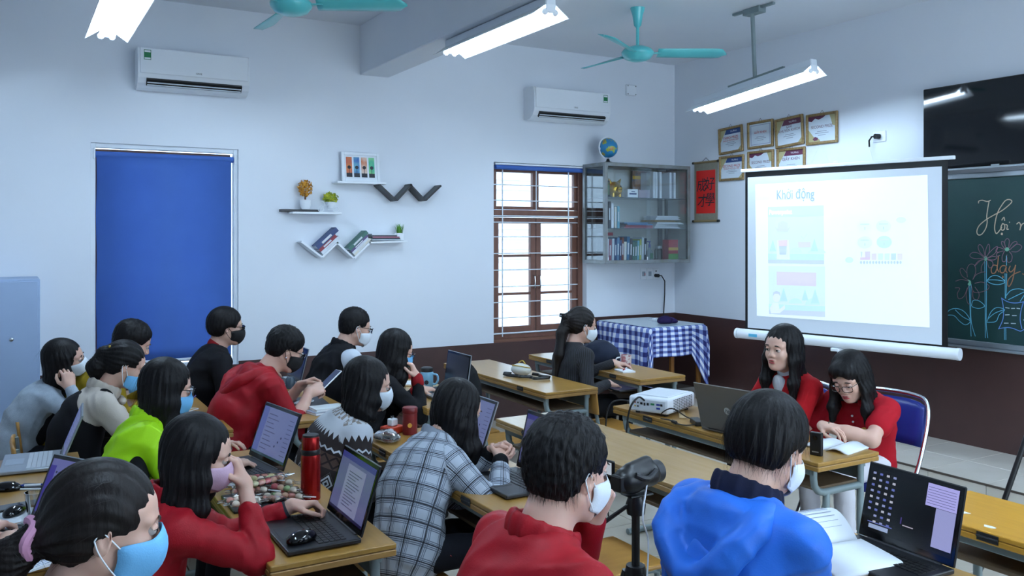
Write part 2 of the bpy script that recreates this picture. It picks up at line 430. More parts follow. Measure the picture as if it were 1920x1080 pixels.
for (x_, y_, lb) in ((.545, 1.0, 'lit fluorescent lamp above the person with the pink hair tie'), (2.735, .6, 'lit fluorescent lamp above the bright blue jacket')):
    l_ = lamp(lb, (x_, y_, 3.05), (x_, y_ + 1.3, 3.05))
    if x_ < 1: rods(l_)
rods(l1); rods(l5)
# ------------------------------------------------------------------ ceiling fans
def fan(label, c, a0):
    t = thing('ceiling_fan', label, 'ceiling fan', c, 0, 'ceiling fans')
    MB().lathe([(0, -.075), (.05, -.072), (.1, -.055), (.128, -.02), (.13, 0), (.11, .025), (.06, .045), (.02, .05), (0, .05)], 32).build('motor', m_cyan, t, smooth=60)
    MB().cyl((0, 0, .04), (0, 0, ZC - c[2] - .04), .013, n=12).build('rod', m_cyan, t, smooth=True)
    MB().lathe([(.012, -.16), (.03, -.14), (.042, -.06), (.06, 0), (0, 0)], 24, (0, 0, ZC - c[2])).build('canopy', m_cyan, t, smooth=50)
    me = None
    P = []
    for i in range(13):
        s_ = i / 12; r = .16 + .56 * s_; hw = (.055 + .025 * s_) * (math.sqrt(max(0, 1 - ((s_ - .86) / .14) ** 2)) if s_ > .86 else 1)
        hw = max(hw, .004); tw = R(-26 + 10 * s_)
        P.append([(r, (q - .5) * 2 * hw * math.cos(tw), -.005 + (q - .5) * 2 * hw * math.sin(tw) - .012 * (1 - (2 * q - 1) ** 2)) for q in (0, .25, .5, .75, 1)])
    bm = MB().grid(P).mesh('blade', True); bm.materials.append(m_cyan)
    am = MB().box((.09, -.022, -.012), (.2, .022, -.004), .002).mesh('blade_arm'); am.materials.append(m_cyan)
    for k in range(3):
        bo = link_mesh('blade', bm, None, t, (0, 0, 0), (0, 0, a0 + k * 2 * PI / 3)); solidify(bo, .004)
        link_mesh('blade_arm', am, None, bo)
    return t
fan('cyan ceiling fan near the left air conditioner', (1.52, 5.36, 3.19), R(-30))
fan('cyan ceiling fan in front of the certificates corner', (4.38, 5.55, 3.225), R(-28))

# ------------------------------------------------------------------ air conditioners
def aircon(label, x0, x1, z0, sticker_x, logo):
    L = x1 - x0; t = thing('air_conditioner', label, 'air conditioner', (x0, YA, z0), 0, 'wall air conditioners')
    prof = [(0, .0), (-.06, -.012), (-.12, .0), (-.165, .03), (-.19, .07), (-.2, .1), (-.198, .22), (-.185, .29), (-.16, .3), (0, .3)]
    P = [[(xx, y, z) for y, z in prof] for xx in (0.0, L)]
    b = MB(); b.grid(P)
    for row in P: b.bm.faces.new([b.bm.verts.new(p) for p in row])
    bmesh.ops.remove_doubles(b.bm, verts=b.bm.verts, dist=1e-5)
    b.build('casing', m_white, t)
    MB().box((.012, -.206, .098), (L - .012, -.19, .292), .006).build('front_panel', m_white, t)
    MB().box((.06, -.05, -.03), (L - .06, .005, .006), mtx=Matrix.Translation((0, -.15, .035)) @ Matrix.Rotation(R(-48), 4, 'X')).build('outlet', m_black, t)
    for k in range(2): MB().box((.065, -.03 + k * .022, -.034), (L - .065, -.022 + k * .022, -.028), mtx=Matrix.Translation((0, -.15, .035)) @ Matrix.Rotation(R(-48), 4, 'X')).build('louvre', m_whitem, t)
    st = MB().box((sticker_x, -.208, .20), (sticker_x + .05, -.2055, .275)).build('energy_label', M('green_sticker', '#187a4a', .5), t)
    MB().box((sticker_x + .004, -.2086, .255), (sticker_x + .046, -.208, .27)).build('label_strip', m_white, st)
    MB().box((sticker_x + .004, -.2086, .204), (sticker_x + .046, -.208, .216)).build('label_strip', m_white, st)
    text('GREE', .02, frame_m((L * .53, -.2065, .125), (1, 0, 0), (0, 0, 1)), m_ink, t, 'logo')
    return t
aircon('white air conditioner above the blue blind', .84, 1.66, 2.87, .04, 0)
aircon('white air conditioner above the brown window', 4.31, 5.2, 2.87, .8, 0)

# junction box
t = thing('junction_box', 'small white junction box high on the wall beside the air conditioner', 'junction box', (5.6, YA, 3.26))
MB().box((-.065, -.03, -.055), (.065, 0, .055), .006).build('cover', m_white, t)
for a in (-1, 1):
    for c_ in (-1, 1): MB().cyl((a * .05, -.033, c_ * .042), (a * .05, -.028, c_ * .042), .005, n=8).build('screw', m_dark, t)
# sockets under the cabinet, cable
t = thing('socket_plate', 'three white switch and socket plates below the wall cabinet', 'socket', (5.75, YA, 1.29))
for k in range(3):
    p_ = MB().box((k * .082 - .02, -.012, 0), (k * .082 + .06, 0, .118), .004).build('plate', m_white, t)
    if k < 2: MB().box((k * .082 + .0, -.016, .035), (k * .082 + .04, -.011, .085), .002).build('rocker', M('switch_grey', '#9aa4b0', .4), p_)
    else:
        for zz in (.085, .04): MB().box((k * .082 + .012, -.014, zz - .004), (k * .082 + .03, -.0115, zz + .006)).build('socket_hole', m_black, p_)
MB().box((5.75 + .03, YA - .0165, 1.335), (5.75 + .037, YA - .015, 1.36)).build('rocker_mark', m_red, None)
bpy.data.objects['rocker_mark'].parent = t; bpy.data.objects['rocker_mark'].location = (-5.75, -YA, -1.29)
t = thing('power_cable', 'black power cable hanging from the socket to the checked table', 'cable', (5.93, YA - .02, 1.33))
MB().tube([(0, 0, 0), (.03, -.05, .0), (.075, -.05, -.06), (.09, -.03, -.2), (.085, -.02, -.4), (.075, -.02, -.5), (.05, -.03, -.6)], .006, 8).build('cord', m_cable, t, smooth=True)
MB().cyl((-.005, .008, 0), (0.0, -.04, 0), .018, n=14).build('plug', m_cable, t, smooth=True)
# ================================================================== people: bodies grown as one smooth implicit surface
V3 = lambda *a: np.array(a, dtype=np.float64)
def nrm(v): v = np.asarray(v, float); return v / max(1e-9, np.linalg.norm(v))
def rotm(yaw=0, pitch=0, roll=0):
    """columns: forward, left, up. yaw about z, pitch = nose down, roll = tilt to the right"""
    m = Matrix.Rotation(yaw, 3, 'Z') @ Matrix.Rotation(pitch, 3, 'Y') @ Matrix.Rotation(roll, 3, 'X')
    return np.array(m)
class Prim:
    def __init__(s, fn, lo, hi, uv=None): s.fn, s.lo, s.hi, s.uv = fn, np.asarray(lo, float), np.asarray(hi, float), uv
def rc(a, b, ra, rb, uv=None):
    a, b = np.asarray(a, float), np.asarray(b, float); ba = b - a; L2 = max(1e-9, ba @ ba); rm = max(ra, rb)
    def fn(X, Y, Z):
        px, py, pz = X - a[0], Y - a[1], Z - a[2]
        t = np.clip((px * ba[0] + py * ba[1] + pz * ba[2]) / L2, 0, 1)
        return np.sqrt((px - t * ba[0]) ** 2 + (py - t * ba[1]) ** 2 + (pz - t * ba[2]) ** 2) - (ra + t * (rb - ra))
    if uv is None:
        e = nrm(np.cross(ba, (0.3, .2, 1) if abs(ba[2]) < .8 * math.sqrt(L2) else (1, 0, 0))); g = nrm(np.cross(ba, e)); L = math.sqrt(L2); r0 = (ra + rb) / 2
        def uv(P):
            q = P - a; return np.stack([np.arctan2(q @ e, q @ g) * r0, q @ ba / L], 1)
    return Prim(fn, np.minimum(a, b) - rm, np.maximum(a, b) + rm, uv)
def el(c, r, Rm=None):
    c, r = np.asarray(c, float), np.asarray(r, float); Rm = np.eye(3) if Rm is None else Rm; m = r.max()
    def fn(X, Y, Z):
        px, py, pz = X - c[0], Y - c[1], Z - c[2]
        q = [(px * Rm[0, i] + py * Rm[1, i] + pz * Rm[2, i]) / r[i] for i in range(3)]
        k0 = np.sqrt(q[0] ** 2 + q[1] ** 2 + q[2] ** 2); k1 = np.sqrt((q[0] / r[0]) ** 2 + (q[1] / r[1]) ** 2 + (q[2] / r[2]) ** 2)
        return k0 * (k0 - 1) / np.maximum(k1, 1e-6)
    return Prim(fn, c - m, c + m)
def elu(c, r, Rm, uv): p = el(c, r, Rm); p.uv = uv; return p
def seg_el(a, b, la, wa, da, wb, db):
    """tapered elliptical limb/trunk segment: la lateral unit vector, half width w, half depth d"""
    a, b = np.asarray(a, float), np.asarray(b, float); ba = b - a; L = np.linalg.norm(ba); ax = ba / L
    l = np.asarray(la, float); l = nrm(l - ax * (l @ ax)); dp = np.cross(ax, l); m = max(wa, wb, da, db)
    def fn(X, Y, Z):
        px, py, pz = X - a[0], Y - a[1], Z - a[2]
        t = np.clip((px * ax[0] + py * ax[1] + pz * ax[2]) / L, 0, 1)
        qx, qy, qz = px - t * ba[0], py - t * ba[1], pz - t * ba[2]
        w = wa + t * (wb - wa); d = da + t * (db - da); e = np.minimum(w, d)
        ql = (qx * l[0] + qy * l[1] + qz * l[2]) / w; qd = (qx * dp[0] + qy * dp[1] + qz * dp[2]) / d; qa = (qx * ax[0] + qy * ax[1] + qz * ax[2]) / e
        k0 = np.sqrt(ql ** 2 + qd ** 2 + qa ** 2); k1 = np.sqrt((ql / w) ** 2 + (qd / d) ** 2 + (qa / e) ** 2)
        return k0 * (k0 - 1) / np.maximum(k1, 1e-6)
    w0 = (wa + wb) / 2
    def uv(P):
        q = P - a; return np.stack([np.arctan2(q @ l / w0, -(q @ dp) / w0) * w0 * .85, P[:, 2]], 1)
    return Prim(fn, np.minimum(a, b) - m, np.maximum(a, b) + m, uv)
class Field:
    def __init__(s, prims, h, k=.02, pad=.03):
        s.h = h; s.prims = [p[0] if isinstance(p, tuple) else p for p in prims]; s.ks = [p[1] if isinstance(p, tuple) else k for p in prims]
        s.lo = np.min([p.lo for p in s.prims], 0) - pad; hi = np.max([p.hi for p in s.prims], 0) + pad
        s.n = np.maximum(np.ceil((hi - s.lo) / h).astype(int) + 1, 4)
        s.ax = [(s.lo[i] + h * np.arange(s.n[i])) for i in range(3)]
        s.f = np.full(tuple(s.n), .12)
        for p, kk in zip(s.prims, s.ks): s.op(p, kk)
    def win(s, lo, hi):
        i0 = np.clip(np.floor((lo - s.lo) / s.h).astype(int), 0, s.n - 1); i1 = np.clip(np.ceil((hi - s.lo) / s.h).astype(int) + 1, 1, s.n)
        sl = tuple(slice(a, b) for a, b in zip(i0, i1))
        return sl, s.ax[0][sl[0]][:, None, None], s.ax[1][sl[1]][None, :, None], s.ax[2][sl[2]][None, None, :]
    def op(s, p, k, mode='u'):
        mg = k + .035
        sl, X, Y, Z = s.win(p.lo - mg, p.hi + mg)
        if any(q.stop <= q.start for q in sl): return s
        d = p.fn(X, Y, Z); f = s.f[sl]
        if mode == 'u': h_ = np.maximum(k - np.abs(f - d), 0) / k; s.f[sl] = np.minimum(f, d) - h_ * h_ * k * .25
        elif mode == 's': d = -d; h_ = np.maximum(k - np.abs(f - d), 0) / k; s.f[sl] = np.maximum(f, d) + h_ * h_ * k * .25
        return s
    def sub(s, p, k=.01): return s.op(p, k, 's')
    def cut(s, fn, k=.008):
        """keep where fn(X,Y,Z) < 0"""
        d = fn(s.ax[0][:, None, None], s.ax[1][None, :, None], s.ax[2][None, None, :]); f = s.f
        h_ = np.maximum(k - np.abs(f - d), 0) / k; s.f = np.maximum(f, d) + h_ * h_ * k * .25; return s
    def disp(s, fn): s.f = s.f + fn(s.ax[0][:, None, None], s.ax[1][None, :, None], s.ax[2][None, None, :]); return s
    def mesh(s):
        f = s.f; f[0], f[-1] = .1, .1; f[:, 0], f[:, -1] = .1, .1; f[:, :, 0], f[:, :, -1] = .1, .1
        ins = f < 0; n = s.n
        cnt = np.zeros(tuple(n - 1), np.int8)
        for dx in (0, 1):
            for dy in (0, 1):
                for dz in (0, 1): cnt += ins[dx:n[0] - 1 + dx, dy:n[1] - 1 + dy, dz:n[2] - 1 + dz]
        act = np.argwhere((cnt > 0) & (cnt < 8)); m = len(act)
        idx = np.full(tuple(n - 1), -1, np.int64); idx[tuple(act.T)] = np.arange(m)
        C = {}
        for dx in (0, 1):
            for dy in (0, 1):
                for dz in (0, 1): C[dx, dy, dz] = f[act[:, 0] + dx, act[:, 1] + dy, act[:, 2] + dz]
        acc = np.zeros((m, 3)); num = np.zeros(m)
        for a in C:
            for axis in range(3):
                if a[axis] == 1: continue
                b = list(a); b[axis] = 1; b = tuple(b); fa, fb = C[a], C[b]; cr = (fa < 0) != (fb < 0)
                t = np.where(cr, fa / np.where(cr, fa - fb, 1), 0)
                p = np.array(a, float)[None, :].repeat(m, 0); p[:, axis] += t
                acc += p * cr[:, None]; num += cr
        V = s.lo + (act + acc / num[:, None]) * s.h
        Q = []
        for axis in range(3):
            u, v = (axis + 1) % 3, (axis + 2) % 3
            sl0 = [slice(1, -1)] * 3; sl1 = [slice(1, -1)] * 3; sl0[axis] = slice(0, -1); sl1[axis] = slice(1, None)
            a_, b_ = ins[tuple(sl0)], ins[tuple(sl1)]; e = np.argwhere(a_ != b_)
            flip = a_[tuple(e.T)]; base = e + 1; base[:, axis] -= 1
            def cell(du, dv):
                c = base.copy(); c[:, u] -= du; c[:, v] -= dv; return idx[tuple(c.T)]
            q = np.stack([cell(1, 1), cell(0, 1), cell(0, 0), cell(1, 0)], 1); q[~flip] = q[~flip][:, ::-1]; Q.append(q)
        Q = np.concatenate(Q); Q = Q[(Q >= 0).all(1)]
        return V, Q
def np_mesh(name, V, Q, attrs=None, smooth=True):
    me = bpy.data.meshes.new(name); me.vertices.add(len(V)); me.vertices.foreach_set('co', np.ascontiguousarray(V, np.float32).ravel())
    k = Q.shape[1]; me.loops.add(Q.size); me.loops.foreach_set('vertex_index', np.ascontiguousarray(Q, np.int32).ravel())
    me.polygons.add(len(Q)); me.polygons.foreach_set('loop_start', np.arange(0, Q.size, k, dtype=np.int32))
    try: me.polygons.foreach_set('loop_total', np.full(len(Q), k, np.int32))
    except Exception: pass
    me.update(calc_edges=True); me.validate()
    for nm, val in (attrs or {}).items():
        if val.shape[1] == 2: val = np.concatenate([val, np.zeros((len(val), 1))], 1)
        if val.shape[1] == 3: a = me.attributes.new(nm, 'FLOAT_VECTOR', 'POINT'); a.data.foreach_set('vector', np.ascontiguousarray(val, np.float32).ravel())
        else: a = me.attributes.new(nm, 'FLOAT_COLOR', 'POINT'); a.data.foreach_set('color', np.ascontiguousarray(val, np.float32).ravel())
    if smooth: me.shade_smooth()
    return me
def join_np(parts):
    V, Q, o = [], [], 0
    for v, q in parts: V.append(v); Q.append(q + o); o += len(v)
    return np.concatenate(V), np.concatenate(Q)
def folds(seed, amp, fr=100., stretch=(1, 1, 1)):
    """long soft creases in patches: a few plane waves, bent and masked by slower ones"""
    r = np.random.RandomState(seed); D = r.normal(size=(5, 3)); D /= np.linalg.norm(D, axis=1, keepdims=True); K = D * (fr * np.array((.55, .8, 1.0, .7, 1.15)))[:, None]
    W = r.normal(size=(5, 3)) * 9; Mk = r.normal(size=(5, 3)) * 13; ph = r.uniform(0, 6.28, 15)
    def fn(X, Y, Z):
        s = 0
        for i in range(5):
            w = 1.6 * np.sin(W[i, 0] * X + W[i, 1] * Y + W[i, 2] * Z + ph[i])
            m = np.clip(.35 + .9 * np.sin(Mk[i, 0] * X + Mk[i, 1] * Y + Mk[i, 2] * Z + ph[i + 5]), 0, 1)
            s = s - m * (np.abs(np.sin(.5 * (K[i, 0] * X + K[i, 1] * Y + K[i, 2] * Z) + w + ph[i + 10])) - .5)
        return -amp * s
    return fn

# ------------------------------------------------------------------ materials for people
m_skin = M('skin', '#d2aa98', .5, sss=.12, noise=(18, '#cba08d', .8), bump=(220, .03), attr=None)
m_hair = M('black_hair', '#070608', .55, noise=(60, '#0d0a0c', .5, (1, 1, .12)), bump=(90, .5, (1, 1, .1)), spec=.22)
m_hairb = M('dark_brown_hair', '#0d0908', .52, noise=(60, '#181110', .5, (1, 1, .12)), bump=(90, .5, (1, 1, .1)), spec=.25)
m_lips = M('lip_colour', '#a03038', .4); m_brow = M('eyebrow_hair', '#1c1512', .7)
m_eyew = M('eye_white', '#b9b0aa', .5, spec=.2); m_iris = M('dark_iris', '#0c0807', .5, spec=.2)
def cloth(n, c, c2=None, rough=.8, sc=10, b=.15, **k): return M(n, c, rough, noise=(sc, c2 or c, .7), bump=(260, b), spec=.2, **k)
m_redj = cloth('red_jacket_cloth', '#9a101d', '#890e19', .55); m_redw = cloth('red_wool', '#a41018', '#920e16', .9); m_redp = cloth('red_polo_pique', '#a80f20', '#9a0d1c')
m_blackc = cloth('black_cloth', '#0c0c10', '#101015'); m_navy = cloth('navy_cloth', '#10142a', '#141a34'); m_grey = cloth('pale_grey_knit', '#aeb9c4', '#9aa7b4', .9, 40, .5)
m_must = cloth('mustard_cloth', '#8a7412', '#7c680f'); m_cream = cloth('cream_blouse', '#c9bfb4', '#bdb2a6', .6); m_neon = cloth('neon_green_cloth', '#a8e01c', '#9bd418', .5)
m_blue_j = cloth('bright_blue_nylon', '#2b6ccf', '#2763c2', .45); m_shirt = cloth('white_shirt', '#cfd8e2', '#c2ccd8', .7); m_maroon = cloth('maroon_cloth', '#34141e', '#2a1018')
m_trouser = cloth('dark_trousers', '#14161c', '#1a1c24'); m_jean = cloth('dark_denim', '#1c2538', '#222c40'); m_whitet = cloth('white_trousers', '#d8d6dc', '#cbc9d0', .7)
m_mw = M('white_mask', '#dde6ee', .75, bump=(300, .2)); m_mb = M('light_blue_mask', '#6fb6e6', .7, bump=(300, .2)); m_mk = M('black_mask', '#0c0c10', .8, bump=(300, .2)); m_mp = M('pink_mask', '#c9a6bc', .75, bump=(300, .2))
m_loop = M('ear_loop_white', '#e6edf2', .7)
def uvmat(name, build):
    m = bpy.data.materials.new(name); m.use_nodes = True; nt = m.node_tree; b = nt.nodes['Principled BSDF']; b.inputs['Roughness'].default_value = .85
    a = nt.nodes.new('ShaderNodeAttribute'); a.attribute_name = 'cuv'; sp_ = nt.nodes.new('ShaderNodeSeparateXYZ'); nt.links.new(a.outputs['Vector'], sp_.inputs[0])
    def mth(op, *ins):
        n = nt.nodes.new('ShaderNodeMath'); n.operation = op
        for i, x in enumerate(ins):
            if isinstance(x, (int, float)): n.inputs[i].default_value = x
            else: nt.links.new(x, n.inputs[i])
        return n.outputs[0]
    def mix(f, c1, c2):
        n = nt.nodes.new('ShaderNodeMix'); n.data_type = 'RGBA'
        nt.links.new(f, n.inputs[0]) if not isinstance(f, (int, float)) else None
        for i, c in ((6, c1), (7, c2)):
            if isinstance(c, (str, tuple)): n.inputs[i].default_value = lin(c)
            else: nt.links.new(c, n.inputs[i])
        return n.outputs[2]
    col = build(sp_.outputs[0], sp_.outputs[1], mth, mix); nt.links.new(col, b.inputs['Base Color']); return m
def plaid(u, v, mth, mix):
    def st(x, per, w, off=0.): return mth('LESS_THAN', mth('FRACT', mth('ADD', mth('DIVIDE', x, per), off)), w)
    fine = mth('MULTIPLY', st(u, .0065, .5), 1.0); fine2 = st(v, .0065, .5)
    bu, bv = st(u, .066, .5, .25), st(v, .066, .5, .25)
    c = mix(mth('MULTIPLY', fine2, bv), '#a9b2be', '#5a626e'); c = mix(mth('MULTIPLY', fine, bu), c, '#6a727e')
    c = mix(st(u, .066, .055), c, '#14161e'); c = mix(st(v, .066, .055), c, '#14161e'); return c
m_plaid = uvmat('grey_windowpane_check', plaid)
def pin(u, v, mth, mix): return mix(mth('LESS_THAN', mth('FRACT', mth('DIVIDE', u, .013)), .14), '#0b0b10', '#3a3c48')
m_pin = uvmat('black_pinstripe', pin)
def knit(u, v, mth, mix):
    fr = lambda x: mth('FRACT', x)
    tri = lambda x, per: mth('ABSOLUTE', mth('SUBTRACT', mth('MULTIPLY', fr(mth('DIVIDE', x, per)), 2.), 1.))      # 0..1 triangle wave
    def band(a, b): return mth('MULTIPLY', mth('GREATER_THAN', v, a), mth('LESS_THAN', v, b))
    dark, mid, pale, beige = '#241a1b', '#54403a', '#c3c8cf', '#8a8078'
    c = mix(band(-9., .60), dark, dark)
    dia = mth('ADD', tri(u, .07), mth('MULTIPLY', mth('ABSOLUTE', mth('SUBTRACT', v, .69)), 18.))
    dm = mth('MULTIPLY', band(.635, .745), mth('MULTIPLY', mth('LESS_THAN', dia, .95), mth('GREATER_THAN', mth('FRACT', mth('MULTIPLY', dia, 2.6)), .45)))
    c = mix(dm, c, pale)
    c = mix(band(.755, .815), c, mid)
    xx = mth('LESS_THAN', mth('ABSOLUTE', mth('SUBTRACT', mth('ABSOLUTE', mth('MULTIPLY', mth('SUBTRACT', v, .785), 40.)), tri(u, .045))), .22)
    c = mix(mth('MULTIPLY', band(.757, .813), xx), c, dark)
    zg = mth('ADD', .828, mth('MULTIPLY', tri(u, .03), .012))
    c = mix(mth('LESS_THAN', mth('ABSOLUTE', mth('SUBTRACT', v, zg)), .0045), c, pale)
    z2 = mth('ADD', .875, mth('MULTIPLY', tri(u, .026), .028)); c = mix(mth('GREATER_THAN', v, z2), c, pale)
    sp2 = mth('MULTIPLY', mth('GREATER_THAN', v, .955), mth('GREATER_THAN', mth('ADD', tri(u, .034), tri(mth('ADD', v, mth('MULTIPLY', u, .5)), .03)), 1.02)); c = mix(sp2, c, beige)
    return c
m_knit = uvmat('fair_isle_knit', knit)

# ------------------------------------------------------------------ hands
CURL = dict(rest=(22, 28, 18), type=(24, 42, 26), flat=(6, 8, 6), cheek=(40, 75, 45), hold=(45, 55, 30), clasp=(48, 62, 35), fist=(70, 90, 55), point=(30, 50, 30))
def hand_prims(w, fwd, up, side, pose, s=1.0):
    """w wrist, fwd fingers direction, up back-of-hand direction; side=+1 right hand, -1 left"""
    x = nrm(fwd); z = np.asarray(up, float); z = nrm(z - x * (z @ x)); y = np.cross(z, x)
    B = np.stack([x, y, z], 1); T = lambda *p: w + B @ (np.array(p, float) * s)
    c = [R(q) for q in CURL[pose]]; pr = []
    ky = (.031, .0105, -.0105, -.029); kx = (.086, .091, .087, .077)
    for i in range(4):
        pr.append((rc(T(.004, side * ky[i] * .55, 0), T(kx[i], side * ky[i], 0), .0155 * s, .0115 * s), .012))
    pr.append((el(T(.035, side * .024, -.009), np.array((.032, .016, .013)) * s, B), .012)); pr.append((el(T(.04, -side * .02, -.008), np.array((.034, .014, .012)) * s, B), .012))
    LL = ((.042, .025, .021), (.046, .029, .022), (.043, .027, .021), (.033, .02, .019)); rr = (.0088, .009, .0086, .0076)
    for i in range(4):
        p = np.array((kx[i], side * ky[i], 0.)); a = 0; sp_ = side * (.10, .02, -.05, -.13)[i]
        for q in range(3):
            a += c[q] * (1.0 + .08 * i); d = np.array((math.cos(a) * math.cos(sp_), math.sin(sp_) * max(0, math.cos(a)), -math.sin(a))); e = p + d * LL[i][q]
            pr.append((rc(T(*p), T(*e), rr[i] * (1 - .1 * q) * s, rr[i] * (1 - .1 * (q + 1)) * s), .003)); p = e
    tb = np.array((.016, side * .026, -.008)); cu = .35 + .5 * (c[0] / R(60))
    dirs = [np.array((.72, side * .62, -.25 - .3 * cu)), np.array((.93, side * (.35 - .3 * cu), -.2 - .25 * cu)), np.array((.97, side * (.1 - .5 * cu), -.2 - .2 * cu))]
    p = tb
    for q, (d, L, r1, r2) in enumerate(zip(dirs, (.045, .033, .027), (.014, .0108, .0098), (.0108, .0098, .008))):
        e = p + nrm(d) * L; pr.append((rc(T(*p), T(*e), r1 * s, r2 * s), .008 if q == 0 else .003)); p = e
    return pr

# ------------------------------------------------------------------ head
def head_prims(c, Rm, s, fem):
    T = lambda x, y, z: c + Rm @ (np.array((x, y, z)) * s)
    E = lambda p, r: el(T(*p), np.array(r) * s, Rm)
    j = .94 if fem else 1.0
    pr = [(E((-.014, 0, .03), (.094, .075, .086)), .02), (E((.03, 0, -.03), (.062, .061 * j, .083)), .035), (E((.045, 0, -.066), (.045, (.04 if fem else .046), .042)), .025),
          (E((.074 if fem else .078, 0, -.094 if fem else -.098), (.018, .018 * j, .015)), .02), (E((.05, 0, .04), (.038, .056, .042)), .03)]
    for q in (-1, 1):
        pr.append((rc(T(-.005, q * (.045 if fem else .052), -.052), T(.06, q * (.019 if fem else .024), -.093 if fem else -.098), (.018 if fem else .02) * s, (.012 if fem else .014) * s), .025)); pr.append((E((.062, q * .034, -.028), (.026, .024, .026)), .02))
        pr.append((rc(T(.088, q * .014, .021), T(.076, q * .046, .022), .009 * s, .008 * s), .014))
    pr += [(rc(T(.089, 0, .012), T(.102 if fem else .106, 0, -.026), .0065 * s, (.0088 if fem else .0105) * s), .012)]
    for q in (-1, 1): pr.append((E((.098, q * .0125, -.031), (.011, .0085, .008)), .006))
    pr += [(E((.093, 0, -.0555), (.011, .023, .0065)), .005), (E((.091, 0, -.067), (.011, .02, .0075)), .005)]
    subs = [(E((.105, q * .031, .0035), (.0155, .0175, .0095)), .016) for q in (-1, 1)] + [(E((.104, 0, -.061), (.009, .024, .0016)), .004)]
    ears = []
    for q in (-1, 1):
        Re = Rm @ rotm(q * .35, 0, 0); pr.append((el(T(-.004, q * .077, -.008), np.array((.018, .0065, .031)) * s, Re), .006)); ears.append((el(T(.002, q * .084, -.004), np.array((.009, .005, .017)) * s, Re), .005))
    return pr, subs + ears, T
def smoothpath(P, n=6):
    P = [np.asarray(p, float) for p in P]; out = []
    for i in range(len(P) - 1):
        p0, p1, p2, p3 = P[max(i - 1, 0)], P[i], P[i + 1], P[min(i + 2, len(P) - 1)]
        for t in np.linspace(0, 1, n + 1)[:-1]: out.append(.5 * ((2 * p1) + (p2 - p0) * t + (2 * p0 - 5 * p1 + 4 * p2 - p3) * t ** 2 + (3 * p1 - p0 - 3 * p2 + p3) * t ** 3))
    out.append(P[-1]); return out
def tubeobj(name, P, r, mat, parent, n=6, closed=False): return MB().tube([Vector(p) for p in P], r, n, closed).build(name, mat, parent, smooth=True)

def hair_mesh(T, Rm, c, s, style, h, seed, hang, fwd_l, tip=None):
    """style dict; T maps head-local to person space; hang: list of (points, widths, depths) sweeps in person space"""
    E = lambda p, r: el(T(*p), np.array(r) * s, Rm); vol = style.get('vol', 1.0)
    pr = [(E((-.016, 0, .036), (.106 * vol, .088 * vol, .098 * vol)), .02), (E((-.045, 0, -.005), (.07 * vol, .08 * vol, .075)), .025)]
    if style['kind'] == 'short' and not style.get('bowl'): pr = [(E((-.013, 0, .044), (.105 * vol, .086 * vol, .092 * vol)), .02), (E((-.04, 0, -.012), (.066, .0735, .07)), .03)]
    if style.get('fringe'): pr.append((E((.06, 0, .07), (.05, .07, .05)), .02))
    for pts, ws, ds, la in hang:
        for i in range(len(pts) - 1): pr.append((seg_el(pts[i], pts[i + 1], la, ws[i], ds[i], ws[i + 1], ds[i + 1]), .03))
    F = Field(pr, h)
    def loc(X, Y, Z):
        px, py, pz = X - c[0], Y - c[1], Z - c[2]
        return [(px * Rm[0, i] + py * Rm[1, i] + pz * Rm[2, i]) / s for i in range(3)]
    # strand grooves following the fall of the hair
    rs = np.random.RandomState(seed); ph = rs.uniform(0, 6.28, 6)
    def groove(X, Y, Z):
        x, y, z = loc(X, Y, Z); a = np.arctan2(y, x + .02)
        if style['kind'] == 'pony':
            a = np.arctan2(y, z + .02 - style.get('tz', 0)); return .0016 * np.sin(a * 21 + 1.5 * np.sin(x * 20 + ph[0]) + ph[1]) + .0009 * np.sin(a * 43 + 2 * np.sin(x * 30 + ph[2]))
        if style['kind'] == 'short' and not style.get('bowl'):
            return .0026 * np.sin(x * 190 + 3 * np.sin(z * 70 + ph[0])) * np.sin(y * 170 + 2.5 * np.sin(z * 60 + ph[1])) + .0016 * np.sin(a * 33 + 2 * np.sin(z * 50 + ph[2]))
        return (.0019 * np.sin(a * 23 + 2.5 * np.sin(z * 18 + ph[0]) + ph[1]) + .0016 * np.sin(a * 41 + 3 * np.sin(z * 26 + ph[2]) + ph[3])) * np.clip((.125 - z) / .06, .15, 1)
    F.disp(groove)
    kind = style['kind']
    for p, k in style.get('cuts', []): F.sub(E(*p), k)
    if kind == 'short':
        F.sub(E((.122, 0, -.055), (.088, .12, .12)), .012)
        if style.get('browline'): F.sub(E((.13, 0, .035), (.06, .068, .04)), .012)
        for q in (-1, 1): F.sub(E((.03, q * .095, -.045), (.052, .045, .06)), .012)
        F.cut(lambda X, Y, Z: (lambda L: (-.068 - .25 * (L[0] + .05)) - L[2])(loc(X, Y, Z)) * s, .012)
    elif kind == 'long':
        F.sub(E((.125, 0, style.get('facez', -.045)), (style.get('facex', .085), style.get('facey', .072), .125)), .014)
    elif kind == 'pony':
        F.sub(E((.122, 0, -.055), (.085, .12, .125)), .012)
        for q in (-1, 1): F.sub(E((.028, q * .1, -.05), (.05, .05, .062)), .014)
        if not style.get('low'): F.cut(lambda X, Y, Z: np.where((lambda L: L[0])(loc(X, Y, Z)) > -.075, (lambda L: (-.075 - .4 * (L[0] + .05)) - L[2])(loc(X, Y, Z)), -1) * s, .012)
    V, Q = F.mesh(); return V, Q
